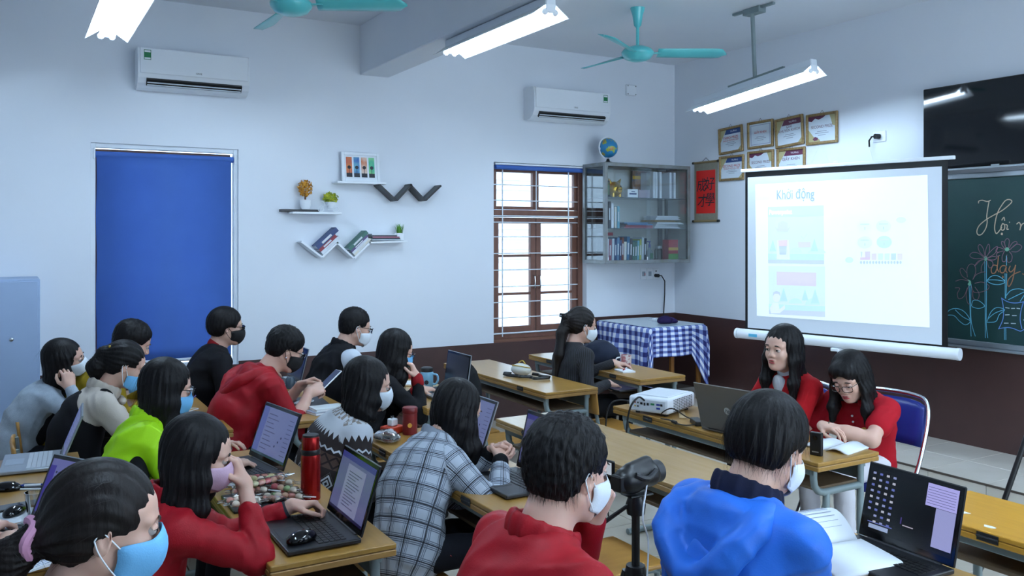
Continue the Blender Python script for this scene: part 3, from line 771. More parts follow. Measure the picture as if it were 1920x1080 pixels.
def add_strands(V, Q, n, seed, ln, w, flow, lift, ok=None):
    rs = np.random.RandomState(seed)
    if ok is not None:
        good = np.nonzero(ok(V[Q].mean(1)))[0]; fi = good[rs.randint(0, len(good), n)]
    else: fi = rs.randint(0, len(Q), n)
    a, b, c2, d = (V[Q[fi, i]] for i in range(4)); P = (a + b + c2 + d) / 4
    N = np.cross(c2 - a, d - b); N /= np.maximum(np.linalg.norm(N, axis=1, keepdims=True), 1e-9)
    D = flow(P) + rs.normal(size=(n, 3)) * .18; D -= N * (D * N).sum(1, keepdims=True); D /= np.maximum(np.linalg.norm(D, axis=1, keepdims=True), 1e-9); S = np.cross(D, N)
    L = ln * rs.uniform(.4, 1.2, (n, 1)); lf = lift * rs.uniform(.1, 1.0, (n, 1)); VV, QQ, m = [], [], 5
    for q in range(m):
        t = q / (m - 1); p = P + D * L * t + N * (lf * t ** 1.6 + .0006) + np.array((0, 0, -.25)) * L * t * t; ww = w * (1 - .8 * t); VV += [p - S * ww, p + S * ww]
    VV = np.stack(VV, 1).reshape(-1, 3)
    base = np.arange(n)[:, None] * (2 * m)
    for q in range(m - 1): QQ.append(base + np.array([[2 * q, 2 * q + 1, 2 * q + 3, 2 * q + 2]]))
    return VV, np.concatenate(QQ)

def face_mask(T, parent, mat, drop=0.0, s=1.0, flat=False, loop=m_loop):
    prof = [(.107, .006), (.122, -.02), (.125, -.045), (.119, -.072), (.104, -.098), (.084, -.112)]
    P = []
    for j in range(15):
        t = -1 + 2 * j / 14; row = []
        for i, (xm, z) in enumerate(prof):
            ye = .0725 - .003 * abs(i - 1.5); ze = -.02 - (i / 5) * .062; xe = .03 - .006 * abs(i - 2.5) / 2.5
            k = math.sqrt(max(0, 1 - abs(t) ** 2.3)); zz = ze + (z - ze) * (1 - abs(t) ** 1.6) - drop; pl = .0016 * (i % 2) * k if not flat else 0
            row.append(Vector(T(xe + (xm - xe) * k ** .62 + pl, ye * t, zz)))
        P.append(row)
    o = MB().grid(P).build('face_mask', mat, parent, smooth=60); md = o.modifiers.new('sub', 'SUBSURF'); md.levels = 1; md.render_levels = 1; solidify(o, .002)
    for q in (-1, 1):
        for zz, ez in ((-.024, .012), (-.076, -.034)):
            tubeobj('ear_loop', smoothpath([T(.03, q * .071, zz - drop), T(.012, q * .077, (zz + ez) / 2 - drop * .6), T(-.008, q * .083, ez * .8), T(-.018, q * .083, -.006)], 4), .0016 * s, loop, o, 5)
    return o
def spectacles(T, parent, s, dz=0.0, mat=None, rx=.024, rz=.017, n=4.0):
    g = bpy.data.objects.new('glasses', None); COL.objects.link(g); g.parent = parent; mat = mat or m_blackg
    for q in (-1, 1):
        ring = []
        for a in np.linspace(0, 2 * PI, 25)[:-1]:
            ca, sa = math.cos(a), math.sin(a); ring.append(T(.118 - .012 * abs(ca) * (1 if ca * q > 0 else 0), q * .032 + rx * math.copysign(abs(ca) ** (2 / n), ca), dz - .001 + rz * math.copysign(abs(sa) ** (2 / n), sa)))
        tubeobj('rim', ring, .0017 * s, mat, g, 6, True)
        tubeobj('temple', [T(.106, q * .056, dz + .008), T(.06, q * .0745, dz + .008), T(.0, q * .081, dz + .006), T(-.012, q * .081, dz - .008)], .0019 * s, mat, g, 6)
        b = MB(); b.bm.faces.new([b.bm.verts.new(Vector(p)) for p in ring]); b.build('lens', m_lens, g)
    tubeobj('bridge', [T(.118, -.009, dz + .003), T(.1215, 0, dz + .005), T(.118, .009, dz + .003)], .0017 * s, mat, g, 6)
    return g
m_lens = thin_glass('spectacle_lens', (.96, .98, 1), .05)

def person(label, head, hip, rz=0.0, yaw=0, pitch=0, roll=0, s=1.0, fem=True, res=1.0, top=None, bottom=None, skin=None, hair=None, hairmat=None, mask=None, maskdrop=0.0, glasses=None,
           rh=None, lh=None, seat=.44, bulge=.035, twist=0.0, cuff=.93, sleeve_r=1.0, collar=None, hood=None, seed=1, fold=.005, eyes=False, extra=None, headscale=None, bust=0, shorts=False, vest=None, lean_side=0, torso_w=1.0):
    """head: world centre of the head; hip: world (x, y); angles in degrees relative to the way the person sits"""
    rzr = R(rz); o = thing('person', label, 'person', (hip[0], hip[1], 0), rzr)
    Rz = np.array(Matrix.Rotation(-rzr, 3, 'Z')); org = np.array((hip[0], hip[1], 0.))
    L2 = lambda p: Rz @ (np.array(p, float) - org)
    Hc = L2(head); hs = headscale or (.97 if fem else 1.02); Rm = rotm(R(yaw), R(pitch), R(roll))
    T = lambda x, y, z: Hc + Rm @ (np.array((x, y, z)) * hs)
    H = V3(0, 0, seat + .085); nb = T(-.045, 0, -.10); N = H + (nb - H) * (1 - .055 / np.linalg.norm(nb - H)); tl = np.linalg.norm(N - H)
    tw = R(twist); lat = V3(-math.sin(tw), math.cos(tw), 0); lat0 = V3(0, 1, 0)
    up = nrm(N - H); back = nrm(np.cross(lat0, up)) * -1
    ctrl = (H + N) / 2 + back * bulge * 2 + V3(0, 0, .02)
    sp = lambda t: (1 - t) ** 2 * H + 2 * t * (1 - t) * ctrl + t * t * N
    g = (.92 if fem else 1.04) * s; sw = .165 * g if fem else .18 * g
    S = {}
    for q, k in ((-1, 'r'), (1, 'l')): S[k] = N + lat * q * sw - up * .058 + back * -.005
    # arms -------------------------------------------------------------
    A, B_ = .275 * s, .245 * s; arms = {}
    for k, spec in (('r', rh), ('l', lh)):
        q = -1 if k == 'r' else 1; spec = spec or {}
        W = L2(spec['w']) if 'w' in spec else V3(.22, q * .13, seat + .16)
        hint = np.array(spec.get('hint', (-.15, q * .45, -1.)), float)
        d = W - S[k]; D = np.linalg.norm(d)
        if D > (A + B_) * .985: W = S[k] + d / D * (A + B_) * .985; d = W - S[k]; D = np.linalg.norm(d)
        if D < .14: D = .14
        dn = d / np.linalg.norm(d); xx = (A * A - B_ * B_ + D * D) / (2 * D); hh = math.sqrt(max(1e-6, A * A - xx * xx)); pv = hint - dn * (hint @ dn); El = S[k] + dn * xx + nrm(pv) * hh
        f = spec.get('f'); f = nrm(W - El) if f is None else nrm(np.array(f, float)); u_ = np.array(spec.get('u', (0, 0, 1)), float)
        arms[k] = (S[k], El, W, f, u_, spec.get('pose', 'rest'), q, spec.get('cuff', cuff))
    skinm = skin or m_skin
    # body skin ------------------------------------------------------------
    hp, subs, _ = head_prims(Hc, Rm, hs, fem)
    neck_r = .05 if fem else .058
    hp += [(rc(T(-.022, 0, -.05), N + up * .005, neck_r * hs, neck_r * 1.12), .03), (seg_el(N - up * .11, N - up * .03, lat, .06, .045, .055, .05), .04)]
    FH = Field(hp, .0046 * res, pad=.012)
    for p, k in subs: FH.sub(p, k)
    parts = [FH.mesh()]
    for k in ('r', 'l'):
        S_, El, W, f, u_, pose, q, cf = arms[k]
        hpz = hand_prims(W, f, u_, -q, pose, (.93 if fem else 1.03) * s)
        bare = cf < .6 or shorts; e0 = El if bare else El + (W - El) * .3
        fa = [(rc(e0, El + (W - El) * .5, (.041 if bare else .03) * g, (.04 if bare else .03) * g), .02), (rc(El + (W - El) * (.3 if bare else .5), W, (.04 if bare else .029) * g, .0265 * g), .02), (rc(W, W + nrm(f) * .02, .026 * g, .022 * g), .015)]
        if shorts: fa.append((rc(S_ + (El - S_) * .35, El, .046 * g, .04 * g), .03))
        parts.append(Field(fa + hpz, .004 * res, .008, pad=.012).mesh())
    kn = [H + V3(.40 * s, q * .1, -.03 + .0) for q in (-1, 1)]; an = [V3(.36 * s, q * .1, .09) for q in (-1, 1)]
    tr = [(seg_el(sp(.9 * i / 4), sp(.9 * (i + 1) / 4), lat, (.11, .1, .11, .11, .05)[i] * g, (.075, .07, .075, .07, .045)[i] * g, (.11, .1, .11, .11, .05)[i + 1] * g, (.075, .07, .075, .07, .045)[i + 1] * g), .03) for i in range(4)]
    for k in ('r', 'l'): tr += [(rc(N - up * .07, arms[k][0] - up * .01, .035, .035), .03), (rc(arms[k][0] - up * .01, arms[k][1], .033 * g, .027 * g), .03)]
    for i in range(2): tr += [(rc(H + V3(0, (-1, 1)[i] * .08, -.01), kn[i], .05, .036), .03), (rc(kn[i], an[i], .036, .026), .02), (rc(an[i], an[i] + V3(.11, 0, -.055), .03, .024), .02)]
    parts.append(Field(tr, .016, pad=.02).mesh())
    V, Q = join_np(parts)
    link_mesh('body', np_mesh('body', V, Q), skinm, o)
    # garments -----------------------------------------------------------------
    tw_ = torso_w * g
    Wd = [(.168, .128), (.16, .12), (.176, .126), (.172, .112), (.095, .072)]
    ctr = lambda P_: H + np.outer(np.clip((P_ - H) @ up, -.2, 1), up)
    def tuv(P_):
        q = P_ - ctr(P_); return np.stack([np.arctan2(q @ lat0, q @ back) * .15, H[2] + (P_ - H) @ up], 1)
    def torso(off=0.0, t0=0.0):
        ts = [t0 + (.9 - t0) * i / 4 for i in range(5)]
        L = []
        for i in range(4):
            la = nrm(lat0 * (1 - (i + .5) / 4) + lat * ((i + .5) / 4))
            L.append((seg_el(sp(ts[i]), sp(ts[i + 1]), la, Wd[i][0] * tw_ + off, Wd[i][1] * tw_ + off, Wd[i + 1][0] * tw_ + off, Wd[i + 1][1] * tw_ + off), .03))
        for p_, k_ in L: p_.uv = tuv
        return L
    def shoulder(off=0.0): return [(rc(N - up * .03, S[k], .062 * g + off, .06 * g + off, uv=tuv), .06) for k in ('r', 'l')] + [(elu(N - up * .105 + lat * q * .085 * g + back * .035, np.array((.075, .085, .095)) * g + off, np.stack([back, lat, up], 1), tuv), .06) for q in (-1, 1)]
    def sleeves(off=0.0, cf=None, upper=1.0):
        L = []
        for k in ('r', 'l'):
            S_, El, W, f, u_, pose, q, c_ = arms[k]; c_ = c_ if cf is None else cf
            def auv(a, b, v0, r0):
                ax_ = nrm(b - a); e_ = nrm(np.cross(ax_, (.3, .9, .2))); g_ = np.cross(ax_, e_)
                return lambda P_: np.stack([np.arctan2((P_ - a) @ e_, (P_ - a) @ g_) * r0, v0 - (P_ - a) @ ax_], 1)
            v0 = H[2] + (S_ - H) @ up
            L.append((rc(S_, S_ + (El - S_) * upper, .062 * g * sleeve_r + off, (.052 if upper == 1 else .058) * g * sleeve_r + off, uv=auv(S_, El, v0, .055)), .03))
            if upper == 1 and c_ > 0: L.append((rc(El, El + (W - El) * c_, .052 * g * sleeve_r + off, .039 * g * sleeve_r + off, uv=auv(El, W, v0 - A, .05)), .02))
        return L
    def hips(off=0.):
        L = [(seg_el(H - V3(.02, 0, .05), H + V3(0, 0, .05), lat0, .178 * g + off, .135 * g + off, .172 * g + off, .128 * g + off), .04)]; L[0][0].uv = tuv; return L
    def garment(nm, prims, mat, h=.0092, amp=None, fr=100, uv=False, cuts=(), subs=(), sd=0):
        F = Field(prims, h * res, pad=.02)
        if amp is None: amp = fold
        if amp: F.disp(folds(seed * 7 + sd, amp, fr))
        for p, k in subs: F.sub(p, k)
        for c_ in cuts: F.cut(c_)
        if nm in (top['name'], 'trousers', 'pinafore'): F.cut(lambda X, Y, Z: np.minimum(seat - .003 - Z, .19 - X) + 0 * Y, .012)
        V, Q = F.mesh(); at_ = {}
        if uv:
            best = np.full(len(V), 9.); UV = np.zeros((len(V), 2))
            for p in F.prims:
                d = p.fn(V[:, 0], V[:, 1], V[:, 2]); m_ = d < best
                if p.uv is not None: UV[m_] = p.uv(V[m_])
                best[m_] = d[m_]
            at_['cuv'] = UV
        return link_mesh(nm, np_mesh(nm, V, Q, at_), mat, o)
    top = top or dict(name='jacket', mat=m_blackc)
    P = dict(o=o, T=T, N=N, up=up, back=back, lat=lat, S=S, arms=arms, garment=garment, torso=torso, shoulder=shoulder, sleeves=sleeves, hips=hips, sp=sp, Hc=Hc, Rm=Rm, hs=hs, g=g, H=H, L2=L2, res=res, neck_r=neck_r)
    top = top or dict(name='jacket', mat=m_blackc)
    bustp = [(el(sp(.62) - back * .095 * g + lat * q * .068, (.05 * bust, .058 * bust, .058 * bust)), .05) for q in (-1, 1)] if bust else []
    up_ = .52 if shorts else 1.0
    garment(top['name'], torso() + shoulder() + sleeves(0, None, up_) + (hips() if top.get('hips', True) else []) + bustp, top['mat'], uv=top.get('uv', False), amp=top.get('amp'), fr=top.get('fr', 100))
    # legs ---------------------------------------------------------------------
    lg = [(seg_el(H - V3(.03, 0, .075), H - V3(-.02, 0, .02), lat0, .17 * g, .12 * g, .165 * g, .115 * g), .03)]
    for i in range(2): lg += [(rc(H + V3(0, (-1, 1)[i] * .085, -.01), kn[i], .083 * g, .066 * g), .02), (rc(kn[i], an[i], .064 * g, .05 * g), .02)]
    garment('trousers', lg, bottom or m_trouser, .014, .003, sd=3)
    for i in range(2):
        b = an[i]; F = Field([(rc(b + V3(-.03, 0, -.05), b + V3(.15, 0, -.055), .036, .032), .02), (rc(b, b + V3(0, 0, -.05), .04, .04), .02)], .012); F.cut(lambda X, Y, Z: .004 - Z + 0 * X + 0 * Y, .006); V, Q = F.mesh(); link_mesh('shoe', np_mesh('shoe', V, Q), m_black, o)
    # collar / hood ---------------------------------------------------------------
    if collar:
        cr = collar.get('r', .068); ch = collar.get('h', .035); op = collar.get('open', .5); ang = np.linspace(op, 2 * PI - op, 13); fwv = np.cross(lat, up); cen = N + up * (.012 + collar.get('dz', 0))
        ring = [cen + (fwv * math.cos(a) * cr * 1.08 + lat * math.sin(a) * cr) + up * (.012 * math.cos(a) * -1) for a in ang]
        pr = [(seg_el(ring[i], ring[i + 1], up, ch, .011, ch, .011), .01) for i in range(12)]
        garment(collar.get('name', 'collar'), pr, collar['mat'], .006, .0012, sd=5)
    if hood:
        cr = .088; fwv = np.cross(lat, up); cen = N - up * .03; ang = np.linspace(.75, 2 * PI - .75, 13)
        ring = [cen + (fwv * math.cos(a) * cr + lat * math.sin(a) * cr * 1.15) - up * (.03 * max(0, math.cos(a)) + .0) for a in ang]
        pr = [(rc(ring[i], ring[i + 1], .03 + .012 * math.sin(PI * i / 12), .03 + .012 * math.sin(PI * (i + 1) / 12)), .02) for i in range(12)]
        ex = hood.get('size', 1.0); Rb = np.stack([-back, lat, up], 1); B0 = lambda b_, l_, u_: N + back * b_ * ex + lat * l_ * ex + up * u_ * ex
        for q in (-1, 1):
            pth = smoothpath([B0(.03, q * .1, -.01), B0(.10, q * .135, -.05), B0(.15, q * .115, -.12), B0(.155, q * .05, -.19), B0(.155, 0, -.205)], 3)
            pr += [(rc(pth[i], pth[i + 1], .034 * ex, .034 * ex), .02) for i in range(len(pth) - 1)]
        pr += [(el(B0(.105, 0, -.10), np.array((.045, .125, .105)) * ex, Rb), .03)]
        garment('hood', pr, hood['mat'], .0075, .0035, sd=9, fr=100)
    # hair -------------------------------------------------------------------------
    if hair:
        hang = []; fz = V3(0, 0, -1)
        for (pts, ws, ds) in hair.get('hang', []):
            PP = [T(*p[1:]) if p[0] == 'h' else T(*p[1:4]) + V3(*p[4:7]) for p in pts]; hang.append((PP, ws, ds, hair.get('lat', Rm[:, 1])))
        V, Q = hair_mesh(T, Rm, Hc, hs, hair, hair.get('h', .0057) * res, seed, hang, None)
        flow = (lambda P_: np.array((0, 0, -1.)) + (P_ - T(-.03, 0, .11)) * 6) if hair['kind'] != 'pony' else (lambda P_: (T(-.13, 0, hair.get('tz', .0)) - P_) * 6)
        n_ = int(hair.get('strands', 260)); VV, QQ = add_strands(V, Q, n_, seed, hair.get('sl', .05), .0007 + .0004 * (res - 1), flow, hair.get('lift', .006), lambda P_: (lambda L_: (L_[:, 0] < .015) | ((L_[:, 2] > .085) & (L_[:, 0] < .04)) | (L_[:, 2] < -.16))((P_ - Hc) @ Rm / hs))
        V, Q = join_np([(V, Q), (VV, QQ)])
        P['hair'] = link_mesh('hair', np_mesh('hair', V, Q), hairmat or m_hair, o)
    # face -------------------------------------------------------------------------
    for q in (-1, 1):
        e = MB(); cE = Vector(T(.083, q * .031, .003)); e.sphere(cE, .0132 * hs, 16); ee = e.build('eye', m_eyew, o, smooth=True)
        d = Vector(Rm @ V3(1, -.02 * q, -.12 if not eyes else eyes)).normalized(); b = MB(); b.sphere(cE + d * .0082 * hs, .0068 * hs, 14); b.build('iris', m_iris, ee, smooth=True)
        p0 = .25 if not eyes else (.3 if eyes > -.2 else .02); lidp = lambda a, p_, r_: Vector(T(.083 + r_ * math.cos(a) * math.cos(p_), q * .031 + r_ * math.sin(a), .003 + r_ * math.cos(a) * math.sin(p_)))
        lid = [[lidp(a, p_, .0146) for a in np.linspace(-1.25, 1.25, 9)] for p_ in np.linspace(p0, 1.6, 5)]
        MB().tube([lidp(a, p0 - .05, .0149) for a in np.linspace(-1.15, 1.15, 9)], [.0004, .0009, .001, .001, .001, .001, .001, .0009, .0004], 5).build('eyelash', m_brow, o, smooth=True)
        MB().grid(lid).build('eyelid', skinm, o, smooth=True)
        br = [T(.097 - .0006 * (i - 2) ** 2, q * (.014 + .0085 * i), .024 + .0025 * math.sin(i * .9)) for i in range(5)]
        MB().tube([Vector(p) for p in br], [.0016, .003, .0031, .0025, .001], 6).build('eyebrow', m_brow, o, smooth=True)
    if not mask:
        for zz, hh, rr in ((-.0552, .0042, .0032), (-.0668, .005, .0042)):
            lp = [T(.1022 - .2 * abs(y) - 9 * y * y, y, zz) for y in np.linspace(-.0212, .0212, 9)]
            MB().tube([Vector(p) for p in lp], [.0008, .0022, rr, rr + .0004, rr - .0003, rr + .0004, rr, .0022, .0008], 8).build('lip', m_lips, o, smooth=True)
    if mask: face_mask(T, o, mask, maskdrop, hs, loop=(m_mk if mask == m_mk else m_loop))
    if glasses is not None: spectacles(T, o, hs, **(glasses if isinstance(glasses, dict) else {}))
    if extra: extra(P)
    print('PERSON %-44s torso %.3f neck %s' % (label[:44], tl, np.round(N, 2)))
    return o
# ================================================================== things on the walls
BK = ['#2b3f6e', '#8d2f3a', '#d8d4c8', '#3f6d62', '#c98f3a', '#5a4a78', '#2c6a94', '#b9c6cf', '#7a3b2c', '#3b3b42', '#a7b04a', '#d9dfe6', '#51799e', '#9c5a6c', '#1f2a3a', '#6aa6b8']
def bookmat(i): return M('book_cover_%d' % (i % len(BK)), BK[i % len(BK)], .5)
BOOKS = 'books on the white zigzag shelf'
def book(label, size, mtx, i, group=None, name='book', cat='book', band=True):
    """size=(length along spine, thickness, depth); spine faces -Y locally, thickness along Z"""
    L, t, d = size; o = thing(name, label, cat, (0, 0, 0), 0, group)
    o.matrix_world = mtx
    MB().box((0, 0, 0), (L, d, .002)).box((0, 0, t - .002), (L, d, t)).box((0, 0, .002), (L, .002, t - .002)).build('cover', bookmat(i), o)
    MB().box((.003, .002, .002), (L - .003, d - .003, t - .002)).build('pages', m_paper, o)
    if band and t > .008: MB().box((L * .25, -.0006, t * .25), (L * .7, 0, t * .75)).build('spine_title', M('spine_print', '#cfd3d8', .5), o)
    return o
def upright(label, x, y, z, h, t, d, i, group, lean=0.0):
    # spine toward -Y, standing: length axis up, thickness along +X
    m = Matrix.Translation((x, y, z)) @ Matrix.Rotation(lean, 4, 'Y') @ Matrix(((0, 0, 1, 0), (0, 1, 0, 0), (-1, 0, 0, h), (0, 0, 0, 1)))
    return book(label, (h, t, d), m, i, group)

# ---------------- shelves
t = thing('wall_shelf', 'white straight wall shelf holding the two small plants', 'shelf', (2.02, YA, 1.93))
MB().box((0, -.14, 0), (.42, 0, .018), .002).build('board', m_white, t)
t = thing('wall_shelf', 'narrow black wall strip behind the orange topiary pot', 'shelf', (1.945, YA, 1.9485))
MB().box((0, -.05, 0), (.33, 0, .022), .002).build('board', M('black_laminate', '#15151b', .4), t)
t = thing('wall_shelf', 'white wall shelf under the four-panel picture', 'shelf', (2.4, YA, 2.195))
MB().box((0, -.14, 0), (.44, 0, .018), .002).build('board', m_white, t)
def zig(name, label, px, mat, depth=.13, th=.016):
    P = [wA(u, v, depth) for u, v in px]; P = [Vector((p.x, YA, p.z)) for p in P]
    t = thing(name, label, 'shelf', P[0])
    for a, b_ in zip(P, P[1:]):
        d = (b_ - a); L = d.length; ang = math.atan2(d.z, d.x)
        m = Matrix.Translation(a - P[0]) @ Matrix.Rotation(-ang, 4, 'Y')
        MB().box((-.004, -depth, -th), (L + .004, 0, 0), .001, mtx=m).build('board', mat, t)
    return P
zig('zigzag_shelf', 'empty black W-shaped zigzag wall shelf', [(713, 345), (744, 374), (771, 345), (798, 374), (826, 347)], M('black_laminate', '#15151b', .4))
ZP = zig('zigzag_shelf', 'white W-shaped zigzag wall shelf full of books', [(567, 452), (604, 480), (633, 453), (664, 482), (693, 453), (763, 451)], m_white)
def on_slant(a, b_, n, lens, ths, lab, ix):
    d = (b_ - a); ang = math.atan2(d.z, d.x); off = 0.0; m0 = Matrix.Translation((a.x, YA - .125, a.z)) @ Matrix.Rotation(-ang, 4, 'Y')
    for k in range(n):
        m = m0 @ Matrix.Translation((.004 + .012, 0, off + .0008))
        book(lab[k], (lens[k], ths[k], .12), m, ix[k], BOOKS); off += ths[k] + .0006
on_slant(ZP[1], ZP[2], 3, (.205, .19, .235), (.03, .028, .038), ('white paperback lying lowest in the left V of the zigzag shelf', 'thin red-banded paperback in the middle of the left V', 'thick dark blue book topmost in the left V of the zigzag shelf'), (11, 1, 0))
on_slant(ZP[3], ZP[4], 4, (.20, .19, .20, .22), (.018, .02, .018, .03), ('brown paperback lying lowest in the right V of the zigzag shelf', 'white paperback second from below in the right V', 'purple-spined paperback third from below in the right V', 'green picture-cover book topmost in the right V'), (2, 11, 5, 3))
zz = ZP[5].z
lab = ['pale green magazine at the bottom of the flat stack on the zigzag shelf', 'dark magazine second from the bottom of the flat stack', 'pink magazine in the middle of the flat stack', 'grey magazine fourth from the bottom of the flat stack', 'white glossy magazine on top of the flat stack']
for k in range(5):
    book(lab[k], (.27 - .012 * k, .011, .12), Matrix.Translation((ZP[4].x + .02 + .006 * (k % 3), YA - .128, zz + .001 + k * .0116)), (7, 14, 13, 9, 11)[k], BOOKS, 'magazine', 'magazine', False)

# ---------------- picture frame with four panels
t = thing('framed_picture', 'white framed picture with four coloured tree panels', 'picture', (2.465, YA - .06, 2.2135)); t.rotation_euler = (R(-7), 0, 0)
FW, FH = .345, .255
f = MB()
for a in ((0, .025, 0, FH), (FW - .025, FW, 0, FH), (.025, FW - .025, 0, .025), (.025, FW - .025, FH - .025, FH)): f.box((a[0], -.02, a[2]), (a[1], 0, a[3]), .003)
f.build('frame', m_white, t); MB().box((.02, -.008, .02), (FW - .02, -.003, FH - .02)).build('mount', m_paper, t)
for k, (c1, c2) in enumerate((('#b8364a', '#d8843a'), ('#2f5fb0', '#7cc8c8'), ('#c86a34', '#e8e2d6'), ('#2fa888', '#9ad88a'))):
    x0 = .043 + k * .068
    pn = MB().box((x0, -.0095, .04), (x0 + .052, -.008, FH - .04)).build('panel', M('panel_%d' % k, c1, .5, noise=(9, c2, .35)), t)
    MB().box((x0, -.0105, .04), (x0 + .052, -.0095, .075)).build('dark_ground', m_ink, pn)
    b = MB().box((x0 + .024, -.0105, .07), (x0 + .028, -.0095, .11))
    b.cyl((x0 + .026, -.0105, .125), (x0 + .026, -.0095, .125), .016, n=10); b.build('tree', m_ink, pn)

# ---------------- little plants
def leafball(name, c, r, n, mat, parent, size=.012, sc=(1, 1, 1)):
    b = MB(); rnd = random.Random(n)
    for k in range(n):
        v = Vector((rnd.gauss(0, 1), rnd.gauss(0, 1), rnd.gauss(0, 1))).normalized(); p = Vector(c) + Vector((v.x * sc[0], v.y * sc[1], v.z * sc[2])) * r * rnd.uniform(.72, 1.05)
        q = v.to_track_quat('Z', 'X').to_matrix(); a = rnd.uniform(0, 6.28); u_ = q @ Vector((math.cos(a), math.sin(a), .5)); w_ = q @ Vector((-math.sin(a), math.cos(a), 0))
        s_ = size * rnd.uniform(.7, 1.3)
        b.quad(p - w_ * s_ * .4, p + u_ * s_ * .5 - w_ * s_ * .45, p + u_ * s_ * 1.2, p + u_ * s_ * .5 + w_ * s_ * .45)
    o = b.build(name, mat, parent); o['kind'] = 'stuff'; return o
t = thing('topiary', 'orange ball topiary in a white pot on the wall shelf', 'plant', (2.145, YA - .075, 1.9715))
MB().lathe([(0, 0), (.032, 0), (.045, .03), (.047, .075), (.04, .078), (.037, .06), (0, .06)], 20).build('pot', m_white, t, smooth=50)
MB().cyl((0, 0, .06), (0, 0, .13), .008, n=8).build('stem', M('stem_brown', '#5a3a22', .8), t)
leafball('foliage', (0, 0, .175), .055, 420, M('orange_leaf', '#c07a1a', .7, noise=(30, '#d8a030', .6)), t, .016, (1, 1, 1.15))
t = thing('bicycle_planter', 'white wire bicycle planter with yellow-green flowers', 'plant', (2.33, YA - .085, 1.9485))
for xx in (-.055, .075):
    MB().tube([(xx + .024 * math.cos(a), -.0, .026 + .024 * math.sin(a)) for a in np.linspace(0, 2 * PI, 17)[:-1]], .0028, 6, closed=True).build('wheel', m_white, t)
MB().tube([(-.055, 0, .026), (-.02, 0, .06), (.02, 0, .06), (.0, 0, .026), (-.02, 0, .06), (-.03, 0, .085), (-.05, 0, .088)], .003, 6).tube([(.0, 0, .026), (.075, 0, .026)], .003, 6).build('bicycle_frame', m_white, t)
MB().lathe([(0, 0), (.03, 0), (.045, .055), (.04, .055), (0, .05)], 18, (.045, .04, .034)).build('basket', m_white, t, smooth=50)
leafball('foliage', (.04, .03, .12), .05, 240, M('yellow_green_leaf', '#6f9a2a', .7, noise=(25, '#cfc830', .4)), t, .018, (1.15, .8, .8))
t = thing('grass_pot', 'small green grass plant in a white pot on the zigzag shelf', 'plant', (ZP[5].x - .05, YA - .07, zz + .0005))
MB().box((-.035, -.035, 0), (.035, .035, .065), .004).build('pot', m_white, t)
b = MB(); rnd = random.Random(3)
for k in range(60):
    a = rnd.uniform(0, 6.28); r_ = rnd.uniform(.005, .03); p = Vector((math.cos(a) * r_, math.sin(a) * r_, .062)); q = p + Vector((math.cos(a) * .03 * rnd.random(), math.sin(a) * .03 * rnd.random(), rnd.uniform(.05, .09)))
    w_ = Vector((math.sin(a), -math.cos(a), 0)) * .004; b.quad(p - w_, p + w_, q + w_ * .2, q - w_ * .2)
o = b.build('grass', M('grass_green', '#5f9a3a', .7), t); o['kind'] = 'stuff'

# ---------------- wall cabinet with glass doors
CX0, CX1, CY0, CZ0, CZ1 = 5.0, 6.085, 6.84, 1.475, 2.465
m_cab = M('worn_cabinet_aluminium', '#8f979c', .45, .5, noise=(12, '#7b7a74', .55))
m_pane = thin_glass('cabinet_glass', (.94, .97, .98), .035)
t = thing('wall_cabinet', 'glass-fronted aluminium wall cabinet of books in the room corner', 'cabinet', (CX0, CY0, CZ0))
W_, D_, H_ = CX1 - CX0, YA - CY0 - .002, CZ1 - CZ0
f = MB(); e = .035
for xx in (0, W_ - e):
    f.box((xx, 0, 0), (xx + e, e, H_), .002); f.box((xx, D_ - e, 0), (xx + e, D_, H_), .002)
    f.box((xx, e, 0), (xx + e, D_ - e, e), .002); f.box((xx, e, H_ - e), (xx + e, D_ - e, H_), .002)
for zz_ in (0, H_ - e): f.box((e, 0, zz_), (W_ - e, e, zz_ + e), .002); f.box((e, D_ - e, zz_), (W_ - e, D_, zz_ + e), .002)
f.build('frame', m_cab, t)
MB().box((e, D_ - .008, e), (W_ - e, D_ - .002, H_ - e)).build('back_panel', M('cabinet_back', '#ccd0cc', .6), t)
MB().box((e, e, .004), (W_ - e, D_ - e, .014)).build('bottom_panel', m_cab, t); MB().box((e, e, H_ - .012), (W_ - e, D_ - e, H_ - .004)).build('top_panel', m_cab, t)
MB().box((W_ - .012, e, e), (W_ - .006, D_ - e, H_ - e)).build('side_panel', M('cabinet_back', '#ccd0cc', .6), t)
MB().box((.012, e, e), (.016, D_ - e, H_ - e)).build('side_glass', m_pane, t)
MB().box((W_ - .13, D_ - .03, e), (W_ - .08, D_ - .01, H_ - e)).build('stile', m_cab, t)
SH = (1.825 - CZ0, 2.13 - CZ0)
for zs in SH: MB().box((e, .03, zs - .006), (W_ - e, D_ - .01, zs)).build('shelf', M('shelf_glass_edge', '#5b6a72', .2), t)
for k, (xa, xb, yy) in enumerate(((e, W_ * .53, .02), (W_ * .48, W_ - e, .008))):
    g = MB().box((xa, yy, e), (xb, yy + .004, H_ - e)).build('glass_door', m_pane, t)
    MB().box((xa + (.0 if k else .01), yy - .004, e), (xa + .012 + (.0 if k else .01), yy - .001, e + .03)).build('door_pull', m_white, g)
CG = 'things in the wall cabinet'
z_b = CZ0 + .0145; rnd = random.Random(11); x = CX0 + .05; k = 0
cols = ['white', 'magenta', 'pale grey', 'navy', 'blue', 'dark blue', 'rust', 'cream', 'sky blue', 'slate', 'green', 'teal', 'pale green', 'yellow', 'pale blue', 'black-dotted']
idx = [11, 13, 7, 0, 12, 0, 8, 2, 6, 9, 3, 3, 15, 10, 7, 14]
